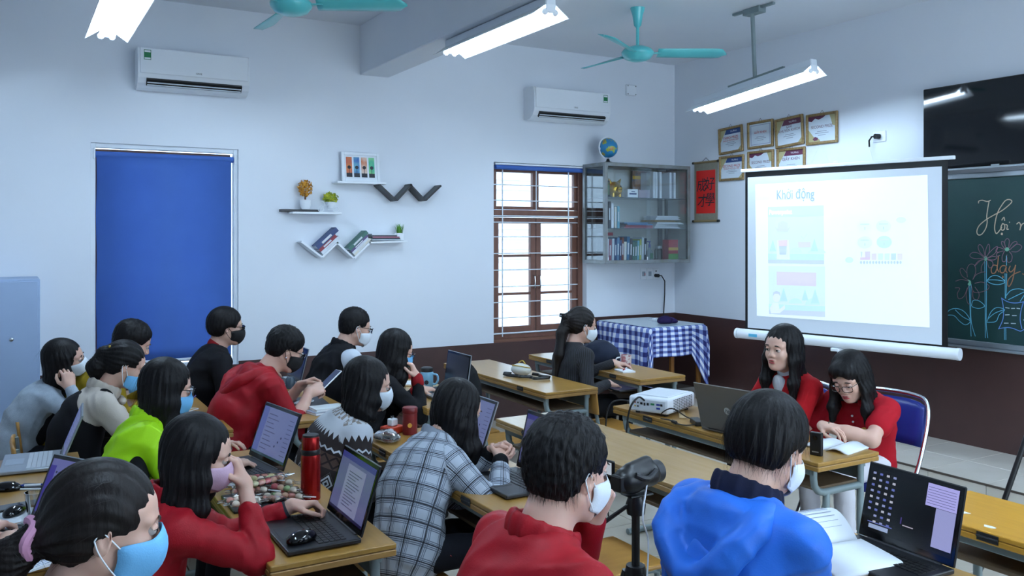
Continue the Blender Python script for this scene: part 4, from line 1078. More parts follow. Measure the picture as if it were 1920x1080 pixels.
pos = ['leftmost', 'second', 'third', 'fourth', 'fifth', 'sixth', 'seventh', 'eighth', 'ninth', 'tenth', 'eleventh', 'twelfth', 'thirteenth', 'fourteenth', 'fifteenth', 'rightmost']
for k in range(16):
    th = rnd.uniform(.022, .034); h_ = rnd.uniform(.2, .255)
    upright('%s book, %s of the upright row on the cabinet bottom' % (cols[k], pos[k] if k in (0, 15) else pos[k] + ' from left'), x, CY0 + .05, z_b, h_, th, .15, idx[k], 'books on the cabinet bottom', R(1.5)); x += th + .004 + h_ * .0
zs = CZ0 + SH[0] + .0008
for k in range(5): upright('%s, standing at the left of the middle cabinet shelf' % ('dark red book|grey book|white book|cream book|light blue binder'.split('|')[k]), CX0 + .05 + k * .036, CY0 + .06, zs, (.25, .26, .245, .21, .215)[k], .028, .17, (14, 9, 11, 2, 15)[k], 'books on the middle cabinet shelf')
for k in range(4): book('%s lying in the flat pile on the middle cabinet shelf' % ('pink exercise book|red exercise book|blue exercise book|pale blue exercise book'.split('|')[k]), (.36 - .02 * k, .014, .2), Matrix.Translation((CX0 + .27 + .02 * (k % 3), CY0 + .05, zs + k * .0146)), (13, 1, 6, 12)[k], 'flat pile on the middle cabinet shelf', band=False)
for k in range(6):
    m = Matrix.Translation((CX0 + .66 + .015 * (k % 3), CY0 + .06, zs + k * .0215)) @ Matrix.Rotation(R((-3, 4, -6, 5, -2, 3)[k]), 4, 'Z')
    o = thing('paper_bundle', '%s bundle of loose papers in the untidy right pile of the cabinet' % ('bottom|second|third|fourth|fifth|topmost'.split('|')[k]), 'paper', (0, 0, 0), 0, 'papers in the cabinet'); o.matrix_world = m
    b = MB()
    for q in range(5): b.box((.002 * q, .003 * (q % 2), q * .004), (.33 - .01 * q, .2 + .004 * (q % 3), q * .004 + .003))
    b.build('sheets', m_paper if k != 3 else M('brown_folder', '#a98e62', .7), o)
zs = CZ0 + SH[1] + .0008
t = thing('framed_card', 'small dark framed card at the left of the top cabinet shelf', 'picture', (CX0 + .05, CY0 + .06, zs)); MB().box((0, 0, 0), (.055, .015, .16), .003).build('frame', m_dark, t); MB().box((.008, -.001, .02), (.047, 0, .14)).build('card', M('card_green', '#5d7a5a', .5), t)
t = thing('pig_ornament', 'golden pig ornament on the top cabinet shelf', 'ornament', (CX0 + .2, CY0 + .12, zs)); m_gold = M('gold_paint', '#b08a2c', .28, .6)
MB().sphere((0, 0, .078), .082, 24, (1.05, .9, .95)).build('body', m_gold, t, smooth=True)
MB().cyl((0, -.06, .07), (0, -.095, .07), .03, .026, 18).build('snout', M('snout_gold', '#c8a45a', .35, .4), t, smooth=40)
for s_ in (-1, 1):
    MB().cyl((s_ * .05, 0, .14), (s_ * .075, -.01, .185), .024, .003, 10).build('ear', m_gold, t, smooth=60)
    MB().sphere((s_ * .032, -.064, .105), .008, 10).build('eye', m_ink, t, smooth=True); MB().sphere((s_ * .011, -.095, .072), .006, 8).build('nostril', m_ink, t)
    for q in (-1, 1): MB().cyl((s_ * .04, q * .035, 0), (s_ * .04, q * .035, .04), .018, n=10).build('foot', m_gold, t)
t = thing('name_card_box', 'small white card box beside the golden pig', 'box', (CX0 + .33, CY0 + .07, zs)); MB().box((0, 0, 0), (.13, .06, .085), .003).build('box', m_white, t); MB().box((.02, -.001, .03), (.11, 0, .045)).box((.045, -.001, .055), (.09, 0, .062)).build('print', m_blue, t)
t = thing('card_tray', 'long pale tray of cards beside the white card box', 'tray', (CX0 + .47, CY0 + .07, zs)); MB().box((0, 0, 0), (.14, .06, .08), .003).build('tray', M('tray_lilac', '#a79aa8', .5), t)
for k in range(5):
    xx = CX0 + .625 + (0, .03, .085, .215, .27)[k] + .01
    upright('white %s binder on the top cabinet shelf' % ('leftmost|second|third|fourth|rightmost'.split('|')[k]), xx, CY0 + .05, zs, .265, .026, .2, 11, 'white binders on the top cabinet shelf')
t = thing('picture_book', 'large colourful picture book standing behind the white binders', 'book', (CX0 + .54, CY0 + .262, zs)); MB().box((0, 0, 0), (.46, .02, .285), .002).build('cover', M('picture_cover', '#3f5f7a', .5, noise=(7, '#b0763a', .35)), t); MB().box((.0, -.0008, .2), (.46, 0, .235)).build('print_band', M('yellow_band', '#c8a03a', .5), t)
# bottom shelf, right part
x = CX0 + .70
t = thing('sanitizer_bottle', 'hand sanitizer bottle with blue pump in the cabinet', 'bottle', (CX0 + .63, CY0 + .1, z_b)); MB().lathe([(0, 0), (.03, 0), (.032, .01), (.032, .1), (.014, .125), (.014, .14), (0, .14)], 18).build('bottle', M('clear_gel', '#c9dfe6', .1, trans=.6), t, smooth=50)
MB().cyl((0, 0, .14), (0, 0, .175), .012, n=12).cyl((0, 0, .175), (0, 0, .195), .005, n=8).box((-.03, -.007, .195), (.012, .007, .208), .003).build('pump', M('pump_blue', '#2c3c90', .4), t); MB().box((-.02, -.0335, .03), (.02, -.03, .085)).build('label', M('label_green', '#3e7a5a', .5), t)
t = thing('glass_jar', 'glass jar beside the sanitizer bottle in the cabinet', 'jar', (CX0 + .76, CY0 + .12, z_b)); MB().lathe([(0, 0), (.04, 0), (.042, .01), (.042, .11), (.032, .13), (.03, .13), (.037, .11), (.037, .008), (0, .008)], 20).build('jar', m_pane, t, smooth=50); MB().cyl((0, 0, .13), (0, 0, .155), .035, n=20).build('lid', m_alu, t)
t = thing('candy_box', 'red and green gift box at the right of the cabinet bottom', 'box', (CX0 + .87, CY0 + .09, z_b)); MB().box((0, 0, 0), (.13, .1, .22), .004).build('box', M('box_red', '#a2232e', .4), t); MB().box((.0, -.001, .0), (.13, 0, .075)).build('green_band', M('box_green', '#5a9a4a', .4), t); MB().box((.0, -.001, .11), (.13, 0, .14)).build('stripe', M('yellow_band', '#c8a03a', .5), t)
t = thing('paper_slip', 'white paper slip lying before the sanitizer bottle', 'paper', (CX0 + .66, CY0 + .045, z_b)); MB().box((0, 0, 0), (.15, .03, .012), .002).build('slip', m_paper, t)
book('red-edged booklet lying on top of the cabinet books', (.1, .03, .12), Matrix.Translation((CX0 + .048, CY0 + .07, z_b + .262)), 1, CG, band=False)

# ---------------- globe
gx = wA(1140, 270, .22)
t = thing('globe', 'blue desk globe with white ring on top of the wall cabinet', 'globe', (gx.x, YA - .22, CZ1 + .0005))
gz = .155; gr_ = .098
mg = bpy.data.materials.new('globe_map'); mg.use_nodes = True; nt = mg.node_tree; bs = nt.nodes['Principled BSDF']; bs.inputs['Roughness'].default_value = .3
tc = nt.nodes.new('ShaderNodeTexCoord'); nz = nt.nodes.new('ShaderNodeTexNoise'); nz.inputs['Scale'].default_value = 14; nz.inputs['Detail'].default_value = 4; rp = nt.nodes.new('ShaderNodeValToRGB'); rp.color_ramp.interpolation = 'CONSTANT'
rp.color_ramp.elements[0].color = lin('#2f86b8'); rp.color_ramp.elements[1].position = .56; rp.color_ramp.elements[1].color = lin('#a8b04a'); e_ = rp.color_ramp.elements.new(.63); e_.color = lin('#b87a4a')
nt.links.new(tc.outputs['Object'], nz.inputs['Vector']); nt.links.new(nz.outputs['Fac'], rp.inputs['Fac']); nt.links.new(rp.outputs['Color'], bs.inputs['Base Color'])
MB().sphere((0, 0, gz), gr_, 40).build('sphere', mg, t, smooth=True)
tilt = Matrix.Translation((0, 0, gz)) @ Matrix.Rotation(R(23), 4, 'Y')
ringp = [tilt @ Vector((-(gr_ + .01) * math.sin(a), 0, (gr_ + .01) * math.cos(a))) for a in np.linspace(0, PI, 25)]
MB().tube(ringp, .007, 8).build('meridian_ring', m_white, t, smooth=True)
MB().tube([ringp[15], (0, 0, .045), (0, 0, .02)], .008, 8).build('stem', m_white, t)
MB().lathe([(0, 0), (.06, 0), (.06, .008), (.02, .022), (.012, .05), (0, .05)], 24).build('base', m_black, t, smooth=50)

# ---------------- storage cabinet at the left edge
t = thing('storage_cabinet', 'pale grey steel cabinet standing at the left edge of the picture', 'cabinet', (-1.0, 6.78, 0))
m_pale = M('pale_grey_steel', '#9db2d0', .5, noise=(3, '#97accb', .6))
MB().box((0, 0, 0), (1.19, YA - 6.79, 1.455), .006).build('body', m_pale, t)
for k in range(2): MB().box((.012 + k * .586, -.016, .03), (.592 + k * .586, 0, 1.44), .004).build('door', m_pale, t)
MB().sphere((1.02, -.018, 1.05), .014, 14, (1, .5, 1)).build('lock', m_chrome, t, smooth=True)

# ---------------- scroll
def onB(u, v, off=.0): return wB(u, v, off)
t = thing('calligraphy_scroll', 'red calligraphy scroll on a grey mount hanging beside the cabinet', 'scroll', (XB, 6.73, 1.88))
sy0, sy1, sz0, sz1 = -.175, .165, .0, .64     # note: +y is to the left in the picture
MB().box((-.012, sy0, .02), (-.008, sy1, sz1 - .02)).build('mount', M('scroll_silk', '#8f8b7c', .7, noise=(40, '#7f7b6c', .6)), t)
MB().box((-.014, sy0 + .03, .1), (-.0121, sy1 - .03, sz1 - .1)).build('red_panel', M('scroll_red', '#cf2018', .6), t)
for zz_ in (.02, sz1 - .015):
    MB().cyl((-.012, sy0 - .0, zz_), (-.012, sy1 + .0, zz_), .011, n=12).build('rod', M('rod_wood', '#8a744e', .5), t)
    for s_, yy in ((-1, sy0), (1, sy1)): MB().cyl((-.012, yy, zz_), (-.012, yy + s_ * .025, zz_), .013, n=12).build('rod_end', m_black, t)
MB().tube([(-.008, -.05, sz1 - .005), (-.004, 0, sz1 + .03), (-.008, .05, sz1 - .005)], .0025, 6).build('hanging_cord', m_dark, t)
for ch, yy, zz_ in (('成', .06, .38), ('才', .05, .22), ('好', -.06, .39), ('學', -.065, .23)):
    text(ch, .145, frame_m((-.0146, yy, zz_), (0, -1, 0), (0, 0, 1)), m_ink, t, 'character', bold=.002, shear=.12)

# ---------------- certificates
m_gframe = M('gilt_frame', '#a58a5e', .4, .3, noise=(60, '#80643a', .5), bump=(120, .5))
m_cert = M('certificate_paper', '#d9e4ee', .5)
m_ochre = M('ochre_print', '#b5ac80', .5)
def cert(label, px, rot, kind, lines):
    (ua, va), (ub, vb) = px
    a, b_ = wB(ua, va), wB(ub, vb); cyy = (a.y + b_.y) / 2; cz = (a.z + b_.z) / 2; w_ = abs(a.y - b_.y) - .004; h_ = abs(a.z - b_.z) - .012
    t = thing('certificate', label, 'certificate', (XB - .002, cyy, cz), 0, 'framed certificates'); t.rotation_euler = (R(rot), 0, 0)
    hw, hh = w_ / 2, h_ / 2; f = MB(); fr = .024
    for q in ((-hw, -hw + fr, -hh, hh), (hw - fr, hw, -hh, hh), (-hw + fr, hw - fr, -hh, -hh + fr), (-hw + fr, hw - fr, hh - fr, hh)): f.box((-.022, q[0], q[2]), (0, q[1], q[3]), .005)
    f.build('frame', m_gframe, t)
    iw, ih = hw - fr, hh - fr
    MB().box((-.008, -iw, -ih), (-.004, iw, ih)).build('sheet', m_cert, t)
    cnt = [0]
    def fp(mat, pts, nm='print'):   # pts in 0..1 from left/bottom
        cnt[0] += 1; m = frame_m((-.0081 - .00012 * cnt[0], iw, -ih), (0, -1, 0), (0, 0, 1)); b = MB(); b.prism([(p[0] * 2 * iw, p[1] * 2 * ih) for p in pts], .0001, m); b.build(nm, mat, t)
    c = m_purple if kind in ('wave', 'corner_p') else m_blue
    if kind == 'wave':
        fp(c, [(0, 1), (.0, .84), (.12, .8), (.25, .92), (.38, .86), (.5, .9), (.62, .97), (.62, 1)]); fp(m_ochre, [(.78, 1), (.84, .8), (.88, .6), (1, .55), (1, 1)]); fp(m_ochre, [(0, 0), (0, .5), (.1, .35), (.2, .2), (.4, .1), (.45, 0)]); fp(c, [(.16, .12), (.25, .2), (.36, .15), (.34, .06), (.22, .04)])
    elif kind.startswith('corner'):
        fp(c, [(.3, 1), (.2, .78), (1, .78), (1, 1)], 'banner'); fp(m_ochre, [(0, 1), (0, .45), (.3, 1)], 'corner'); fp(m_ochre, [(1, 0), (1, .22), (.82, 0)], 'corner')
        text('TRƯỜNG', .022, frame_m((-.0098, iw * -.3, ih * .78), (0, -1, 0), (0, 0, 1)), m_white, t, 'heading')
    elif kind == 'plain':
        for q in ((.06, .94, .92, .94), (.06, .94, .06, .08)): fp(M('pale_violet_print', '#8d93b8', .5), [(q[0], q[2]), (q[1], q[2]), (q[1], q[3]), (q[0], q[3])], 'border')
        for q in ((.06, .08), (.92, .94)): fp(M('pale_violet_print', '#8d93b8', .5), [(q[0], .06), (q[1], .06), (q[1], .94), (q[0], .94)], 'border')
    for (s_, sz, zz_, mt) in lines: text(s_, sz, frame_m((-.0098, 0, ih * zz_), (0, -1, 0), (0, 0, 1)), mt, t)
    for q, (ww, zz_) in enumerate(((.35, -.2), (.5, -.34), (.28, -.5))):
        fp(M('grey_print', '#8b93a6', .6), [(.5 - ww / 2, .5 + zz_ / 2 - .012), (.5 + ww / 2, .5 + zz_ / 2 - .012), (.5 + ww / 2, .5 + zz_ / 2 + .008), (.5 - ww / 2, .5 + zz_ / 2 + .008)], 'small_print')
    MB().tube([(-.006, -.02, hh), (-.004, 0, hh + .025), (-.006, .02, hh)], .0015, 5).build('hook', m_dark, t)
    return t
cert('gilt-framed third prize certificate, leftmost of the upper row', ((1349, 240), (1395, 286)), -3, 'corner_b', [('THIRD PRIZE', .036, .22, m_red), ('ENGLISH FESTIVAL 2020', .02, -.02, m_red)])
cert('gilt-framed pale certificate with violet border, second of the upper row', ((1403, 229), (1452, 276)), -1, 'plain', [('GIẤY KHEN', .03, .2, m_red)])
cert('gilt-framed tilted encouragement prize certificate, third of the upper row', ((1455, 222), (1509, 273)), -3.5, 'corner_p', [('GIẢI', .036, .42, m_purple), ('KHUYẾN KHÍCH', .034, .12, m_purple)])
cert('gilt-framed second prize certificate at the right end of the upper row', ((1513, 215), (1573, 268)), 0, 'wave', [('SECOND PRIZE', .035, .15, m_purple)])
cert('gilt-framed blue second prize certificate, leftmost of the lower row', ((1350, 293), (1397, 338)), 0, 'corner_b', [('SECOND PRIZE', .036, .2, m_red), ('ENGLISH FESTIVAL 2020', .02, -.05, m_red)])
cert('gilt-framed second prize certificate in the middle of the lower row', ((1403, 284), (1453, 331)), 0, 'wave', [('SECOND PRIZE', .035, .15, m_purple)])
cert('gilt-framed merit certificate, rightmost of the lower row', ((1458, 279), (1512, 330)), 0, 'corner_p', [('GIẤY KHEN', .04, .28, m_purple)])
p_ = wB(1540, 311)
t = thing('red_wall_ornament', 'red lettered bar ornament hanging below the upper right certificate', 'ornament', (XB - .012, p_.y, p_.z))
MB().box((-.01, -.13, -.012), (.008, .15, .014), .003).build('bar', m_red, t); MB().sphere((-.004, -.17, .008), .026, 12, (.6, 1.2, 1)).build('figure', m_paper, t, smooth=True); MB().sphere((0, .165, -.002), .014, 10).build('bead', m_gframe, t)
MB().tube([(0, .12, .012), (.004, .01, .2), (0, -.1, .012)], .0012, 5).build('string', m_paper, t)
p_ = wB(1650, 256)
t = thing('wall_socket', 'white wall socket with a black plug left of the television', 'socket', (XB, p_.y, p_.z)); MB().box((-.012, -.06, -.045), (0, .06, .045), .004).build('plate', m_white, t)
MB().cyl((-.012, .0, .0), (-.05, .01, 0), .022, n=14).build('plug', m_black, t, smooth=40); MB().tube([(-.045, .01, 0), (-.05, .04, 0), (-.045, .07, -.03), (-.035, .075, -.08)], .007, 8).build('cord', m_cable, t, smooth=True)
MB().tube([(-.035, .075, -.08), (-.02, .05, -.2), (-.015, .03, -.33)], .0025, 6).build('thin_wire', m_white, t)

# ---------------- television and chalkboard
m_tv = M('tv_screen', '#04060c', .06, spec=.6)
t = thing('television', 'large black flat television on the wall above the chalkboard', 'television', (XB, 4.234, 2.25))
MB().box((-.075, -1.12, .0), (-.03, 0, .63), .006).build('bezel', m_blackg, t)
MB().box((-.0765, -1.11, .022), (-.0745, -.01, .62)).build('screen', m_tv, t)
MB().box((-.078, -1.12, -.012), (-.06, 0, .004), .002).build('lower_trim', m_alu, t); MB().box((-.0795, -.6, .004), (-.076, -.54, .014)).build('badge', m_alu, t)
MB().box((-.03, -.8, .1), (0, -.3, .5)).build('wall_mount', m_black, t)
BY0, BY1, BZ0, BZ1 = .9, 4.62, .975, 2.175
m_board = M('green_chalkboard', '#123a38', .55, noise=(3, '#0f3033', .6), bump=(200, .02))
t = thing('chalkboard', 'dark green chalkboard with flower drawings in coloured chalk', 'chalkboard', (XB, BY0, BZ0))
MB().box((-.02, 0, 0), (0, BY1 - BY0, BZ1 - BZ0)).build('slate', m_board, t)
for zz_, nm in ((BZ1 - BZ0, 'top_rail'), (-.04, 'bottom_rail')): MB().box((-.032, -.03, zz_), (0, BY1 - BY0 + .03, zz_ + .04), .004).build(nm, m_alu, t)
for yy in (-.03, BY1 - BY0): MB().box((-.032, yy, 0), (0, yy + .03, BZ1 - BZ0), .004).build('side_rail', m_alu, t)
MB().box((-.09, 0, -.055), (0, BY1 - BY0, -.041), .003).build('chalk_tray', m_alu, t)
def chalk(name, col, o, sc, strokes, w=.0045):
    m = M('chalk_' + name, col, .9); b = MB(); ox, oy = o; nq = 0
    for st in strokes:
        P = [wB(ox + x_ / sc, oy + y_ / sc, .0206) for x_, y_ in st]
        # smooth polyline (Catmull-Rom)
        Q = []
        for i in range(len(P) - 1):
            p0, p1, p2, p3 = P[max(i - 1, 0)], P[i], P[i + 1], P[min(i + 2, len(P) - 1)]
            for s_ in np.linspace(0, 1, 5)[:-1]:
                Q.append(.5 * ((2 * p1) + (p2 - p0) * s_ + (2 * p0 - 5 * p1 + 4 * p2 - p3) * s_ ** 2 + (3 * p1 - p0 - 3 * p2 + p3) * s_ ** 3))
        Q.append(P[-1])
        for a, c in zip(Q, Q[1:]):
            d = c - a
            if d.length < 1e-5: continue
            n_ = Vector((0, -d.z, d.y)).normalized() * w / 2; d = d.normalized() * w * .3
            nq += 1; of = Vector((-(nq % 60) * 1.5e-5, 0, 0)); b.quad(a - n_ - d + of, a + n_ - d + of, c + n_ + d + of, c - n_ + d + of)
    o_ = b.build('chalk_drawing', m, t, (-XB, -BY0, -BZ0)); o_['label'] = name + ' chalk lines'; o_['kind'] = 'stuff'; return o_
O1, S1, O2, S2 = (1765, 340), 6.748, (1765, 480), 6.355
chalk('cream', '#b8a58e', O1, S1, [[(470, 275), (475, 250), (520, 240), (580, 255), (622, 240)], [(605, 250), (590, 330), (575, 440), (580, 520), (560, 600), (510, 670), (465, 675), (450, 630), (480, 560), (560, 490), (650, 435), (760, 375), (850, 305), (893, 255), (860, 230), (810, 245), (760, 310), (715, 390), (685, 500), (675, 600), (695, 660), (735, 625), (765, 580)],
    [(775, 535), (755, 580), (770, 620), (800, 600), (800, 550), (775, 535)], [(765, 490), (792, 455), (800, 495)], [(815, 545), (835, 560), (830, 605), (850, 605)], [(862, 515), (864, 520)], [(765, 655), (758, 668), (770, 675), (772, 660), (765, 655)], [(955, 540), (985, 520), (1005, 560), (995, 615)], [(1000, 590), (1020, 545), (1046, 530)]], .007)
chalk('orange', '#94684c', O2, S2, [[(680, 5), (672, 90), (665, 150), (688, 190)], [(660, 115), (620, 110), (595, 160), (605, 205), (640, 200), (660, 160)], [(770, 120), (730, 115), (700, 150), (710, 195), (745, 195), (765, 150), (775, 130), (770, 180), (785, 195)], [(820, 120), (805, 165), (830, 190), (870, 150), (885, 110), (870, 190), (845, 300), (810, 360), (790, 340), (800, 280), (860, 220), (940, 185)], [(732, 240), (738, 255), (728, 255)], [(968, 212), (985, 220)]], .007)
chalk('pink', '#80606f', O1, S1, [[(555, 960), (490, 900), (465, 830), (490, 800), (530, 850), (555, 960)], [(555, 960), (565, 860), (595, 795), (612, 830), (600, 910), (560, 960)], [(560, 970), (620, 890), (690, 830), (715, 840), (670, 920), (570, 975)], [(545, 970), (440, 980), (375, 960), (362, 930), (400, 900), (470, 910), (545, 965)], [(575, 980), (650, 950), (705, 965), (660, 995), (580, 985)], [(540, 985), (470, 1010), (420, 1070)], [(585, 990), (640, 1010), (655, 1050), (640, 1080)],
    [(800, 850), (765, 800), (765, 760), (795, 775), (815, 840)], [(815, 845), (800, 770), (830, 725), (860, 750), (850, 840)], [(860, 840), (900, 780), (945, 760), (955, 790), (880, 850)], [(865, 870), (940, 800), (1000, 805), (1015, 840), (960, 890), (890, 890)], [(860, 890), (895, 940), (885, 1010), (840, 1020), (830, 960)], [(800, 880), (770, 950), (775, 1010), (810, 1010), (830, 930)], [(795, 860), (720, 835), (690, 880), (720, 900)], [(785, 880), (710, 905), (700, 945), (740, 940)]], .0045)
chalk('rose', '#755a63', O2, S2, [[(330, 290), (250, 240), (222, 170), (250, 145), (300, 200)], [(310, 250), (305, 160), (340, 100), (395, 110), (410, 190), (380, 270)], [(375, 280), (420, 220), (500, 190), (525, 200)], [(400, 325), (470, 310), (520, 320)], [(330, 300), (240, 280), (170, 300)], [(165, 380), (220, 385), (190, 450), (210, 510), (270, 480), (310, 380)], [(325, 360), (295, 450), (310, 550), (340, 580)], [(360, 360), (390, 430), (470, 430), (550, 400), (570, 360), (540, 330)], [(375, 420), (380, 500), (430, 520), (450, 450), (400, 370)], [(400, 120), (460, 60), (510, 40)], [(520, 60), (480, 120), (475, 185)], [(545, 60), (570, 140), (610, 120), (610, 70), (560, 50)]], .0045)
chalk('blue', '#5fa9c4', O2, S2, [[(330, 340), (340, 600), (355, 955)], [(355, 340), (350, 600), (360, 800), (405, 955)], [(518, 60), (522, 500), (525, 975)], [(538, 60), (538, 500), (535, 800), (553, 975)], [(775, 0), (778, 110)], [(760, 210), (762, 500)], [(780, 210), (775, 400), (768, 505)], [(545, 290), (600, 240), (680, 240), (760, 305), (690, 340), (600, 330), (545, 290), (650, 285), (755, 300)], [(360, 590), (380, 530), (450, 535), (515, 595), (450, 625), (380, 610), (360, 590)], [(65, 705), (90, 650), (170, 625), (270, 660), (345, 770), (290, 820), (220, 780), (150, 710), (65, 705)], [(165, 640), (250, 720), (345, 770)], [(545, 780), (590, 670), (660, 615), (755, 640), (690, 700), (650, 780), (545, 790)], [(555, 750), (640, 680), (755, 638)], [(775, 470), (830, 410), (920, 390), (985, 405)], [(800, 520), (900, 470), (985, 430)], [(940, 540), (985, 470)], [(750, 855), (752, 998)], [(768, 855), (770, 998)]], .0048)
chalk('violet', '#5f86c8', O2, S2, [[(715, 500), (790, 545), (880, 560), (985, 545)], [(720, 505), (740, 620), (735, 750), (685, 865)], [(980, 545), (950, 650), (940, 760), (960, 865)], [(680, 868), (780, 852), (860, 865), (940, 895), (985, 875)]], .0055)
chalk('white', '#aebfc4', O2, S2, [[(765, 615), (808, 622)], [(835, 625), (875, 624)], [(900, 623), (935, 628)], [(762, 702), (810, 700)], [(845, 710), (895, 710)], [(750, 800), (798, 800)], [(832, 803), (885, 805)], [(980, 762), (985, 762)]], .006)
chalk('green', '#6aa58a', O1, S1, [[(810, 860), (830, 845), (850, 860), (830, 875), (815, 865), (835, 858)], [(550, 970), (565, 955), (572, 985), (555, 995), (560, 975)], [(340, 1255), (365, 1270), (345, 1300), (360, 1310), (370, 1285)]], .012)

# ---------------- tripod projection screen
SL, SR = Vector((5.43, 5.44, 0)), Vector((5.78, 3.78, 0)); SZ0, SZ1 = .95, 2.295
sdir = (SR - SL).normalized(); snrm = Vector((sdir.y, -sdir.x, 0)); snrm = snrm if snrm.x < 0 else -snrm
def on_s(u, v, off=0.0):
    r_ = Vector(ray(u, v)); c = Vector((0, 0, CAMH)); base = SL + snrm * off
    d = (base - c).dot(snrm) / r_.dot(snrm); return c + r_ * d
scr = thing('projection_screen', 'white tripod projection screen showing a pale slide', 'projection screen', (SL + SR) / 2)
smid = (SL + SR) / 2; SLen = (SR - SL).length; hS = SLen / 2
Ms = frame_m((0, 0, 0), sdir, (0, 0, 1)); Ms = Matrix((sdir, -snrm, Vector((0, 0, 1)))).transposed().to_4x4()   # local x along, y away from viewer, z up
def sbox(nm, lo, hi, mat, bv=0): return MB().box(lo, hi, bv, mtx=Ms).build(nm, mat, scr)
fabric = sbox('fabric', (-hS + .02, 0, SZ0), (hS - .02, .004, SZ1), m_black)
m_scr = M('matte_white_screen', '#dfe6ee', .8)
sbox('white_field', (-hS + .045, -.002, SZ0 + .02), (hS - .06, 0, SZ1 - .05), m_scr)
sbox('top_bar', (-hS - .02, -.012, SZ1 - .005), (hS + .03, .012, SZ1 + .022), m_white, .004)
MB().cyl(Ms @ Vector((-hS - .04, 0, SZ0 - .035)), Ms @ Vector((hS + .05, 0, SZ0 - .035)), .042, n=24).build('case', m_white, scr, smooth=40)
for s_ in (-1, 1): MB().cyl(Ms @ Vector((s_ * (hS + .045), 0, SZ0 - .035)), Ms @ Vector((s_ * (hS + .065), 0, SZ0 - .035)), .044, n=24).build('end_cap', m_white, scr, smooth=40)
sbox('sticker', (-hS + .08, -.045, SZ0 - .05), (-hS + .16, -.041, SZ0 - .025), M('sticker_blue', '#58b4d8', .5))
MB().cyl(Ms @ Vector((.0, .03, DAIS + .04)), Ms @ Vector((0, .03, SZ1)), .016, n=14).build('post', m_whitem, scr, smooth=40)
sbox('clamp', (-.035, -.045, SZ0 - .1), (.035, .05, SZ0 - .075), m_white, .004)
for k in range(3):
    a = R(90 + 120 * k); rr = .3
    MB().tube([Ms @ Vector((0, .03, DAIS + .42)), Ms @ Vector((math.cos(a) * rr, .03 + math.sin(a) * rr * .9, DAIS + .012))], .011, 8).build('leg', m_dark, scr, smooth=True)
# slide: mild emission in its own colours stands in for the projector's light
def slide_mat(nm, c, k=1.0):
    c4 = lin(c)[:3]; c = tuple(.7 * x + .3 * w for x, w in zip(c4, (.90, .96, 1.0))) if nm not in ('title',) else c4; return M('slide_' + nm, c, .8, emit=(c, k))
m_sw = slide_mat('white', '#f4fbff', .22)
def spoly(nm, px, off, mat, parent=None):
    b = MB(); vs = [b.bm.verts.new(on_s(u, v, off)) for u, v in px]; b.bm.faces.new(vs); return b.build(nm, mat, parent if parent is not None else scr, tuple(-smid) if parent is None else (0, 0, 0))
slide = spoly('glowing_slide', [(1416, 346), (1739, 328), (1743, 614), (1419, 592)], .0035, m_sw)
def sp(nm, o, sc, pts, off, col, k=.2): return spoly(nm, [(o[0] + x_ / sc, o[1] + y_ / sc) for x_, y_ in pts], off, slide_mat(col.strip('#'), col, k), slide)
A_, a_ = (1390, 320), 6.355
def ell_pts(cx, cy, rx, ry, n=14): return [(cx + rx * math.cos(q), cy + ry * math.sin(q)) for q in np.linspace(0, 2 * PI, n + 1)[:-1]]
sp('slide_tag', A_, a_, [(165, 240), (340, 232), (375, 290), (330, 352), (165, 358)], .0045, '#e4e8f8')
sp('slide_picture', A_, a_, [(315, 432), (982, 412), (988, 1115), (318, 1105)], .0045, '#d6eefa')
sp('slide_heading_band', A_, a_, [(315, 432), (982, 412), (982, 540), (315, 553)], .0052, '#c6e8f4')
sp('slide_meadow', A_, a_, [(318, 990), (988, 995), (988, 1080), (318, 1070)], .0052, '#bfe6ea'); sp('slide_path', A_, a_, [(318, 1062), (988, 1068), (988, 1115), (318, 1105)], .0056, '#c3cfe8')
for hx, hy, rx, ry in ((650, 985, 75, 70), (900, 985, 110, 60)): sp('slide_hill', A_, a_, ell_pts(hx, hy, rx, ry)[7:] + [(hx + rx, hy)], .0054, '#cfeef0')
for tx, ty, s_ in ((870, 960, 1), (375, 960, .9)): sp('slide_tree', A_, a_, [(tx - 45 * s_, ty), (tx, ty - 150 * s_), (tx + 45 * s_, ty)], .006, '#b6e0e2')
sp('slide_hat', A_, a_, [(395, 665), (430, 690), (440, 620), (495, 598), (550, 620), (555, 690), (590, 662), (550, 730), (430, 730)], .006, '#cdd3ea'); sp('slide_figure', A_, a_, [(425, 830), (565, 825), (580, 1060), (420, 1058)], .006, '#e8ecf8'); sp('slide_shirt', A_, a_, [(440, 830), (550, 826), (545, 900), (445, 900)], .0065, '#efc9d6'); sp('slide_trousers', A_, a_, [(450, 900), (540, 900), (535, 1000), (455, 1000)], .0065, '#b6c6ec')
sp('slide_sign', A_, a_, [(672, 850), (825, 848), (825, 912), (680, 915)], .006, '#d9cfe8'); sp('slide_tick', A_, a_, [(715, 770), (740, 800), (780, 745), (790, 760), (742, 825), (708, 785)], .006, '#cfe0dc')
B_, b_s = (1390, 480), 7.2
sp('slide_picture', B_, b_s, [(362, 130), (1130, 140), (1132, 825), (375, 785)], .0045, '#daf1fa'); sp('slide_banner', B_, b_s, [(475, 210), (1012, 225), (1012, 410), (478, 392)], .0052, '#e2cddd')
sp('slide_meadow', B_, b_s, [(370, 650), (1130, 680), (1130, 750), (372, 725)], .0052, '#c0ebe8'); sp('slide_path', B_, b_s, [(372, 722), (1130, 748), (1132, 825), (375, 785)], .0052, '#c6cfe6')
for hx, hy, rx, ry in ((730, 640, 90, 70), (960, 660, 100, 90)): sp('slide_hill', B_, b_s, ell_pts(hx, hy, rx, ry)[7:] + [(hx + rx, hy)], .0054, '#c8efe8')
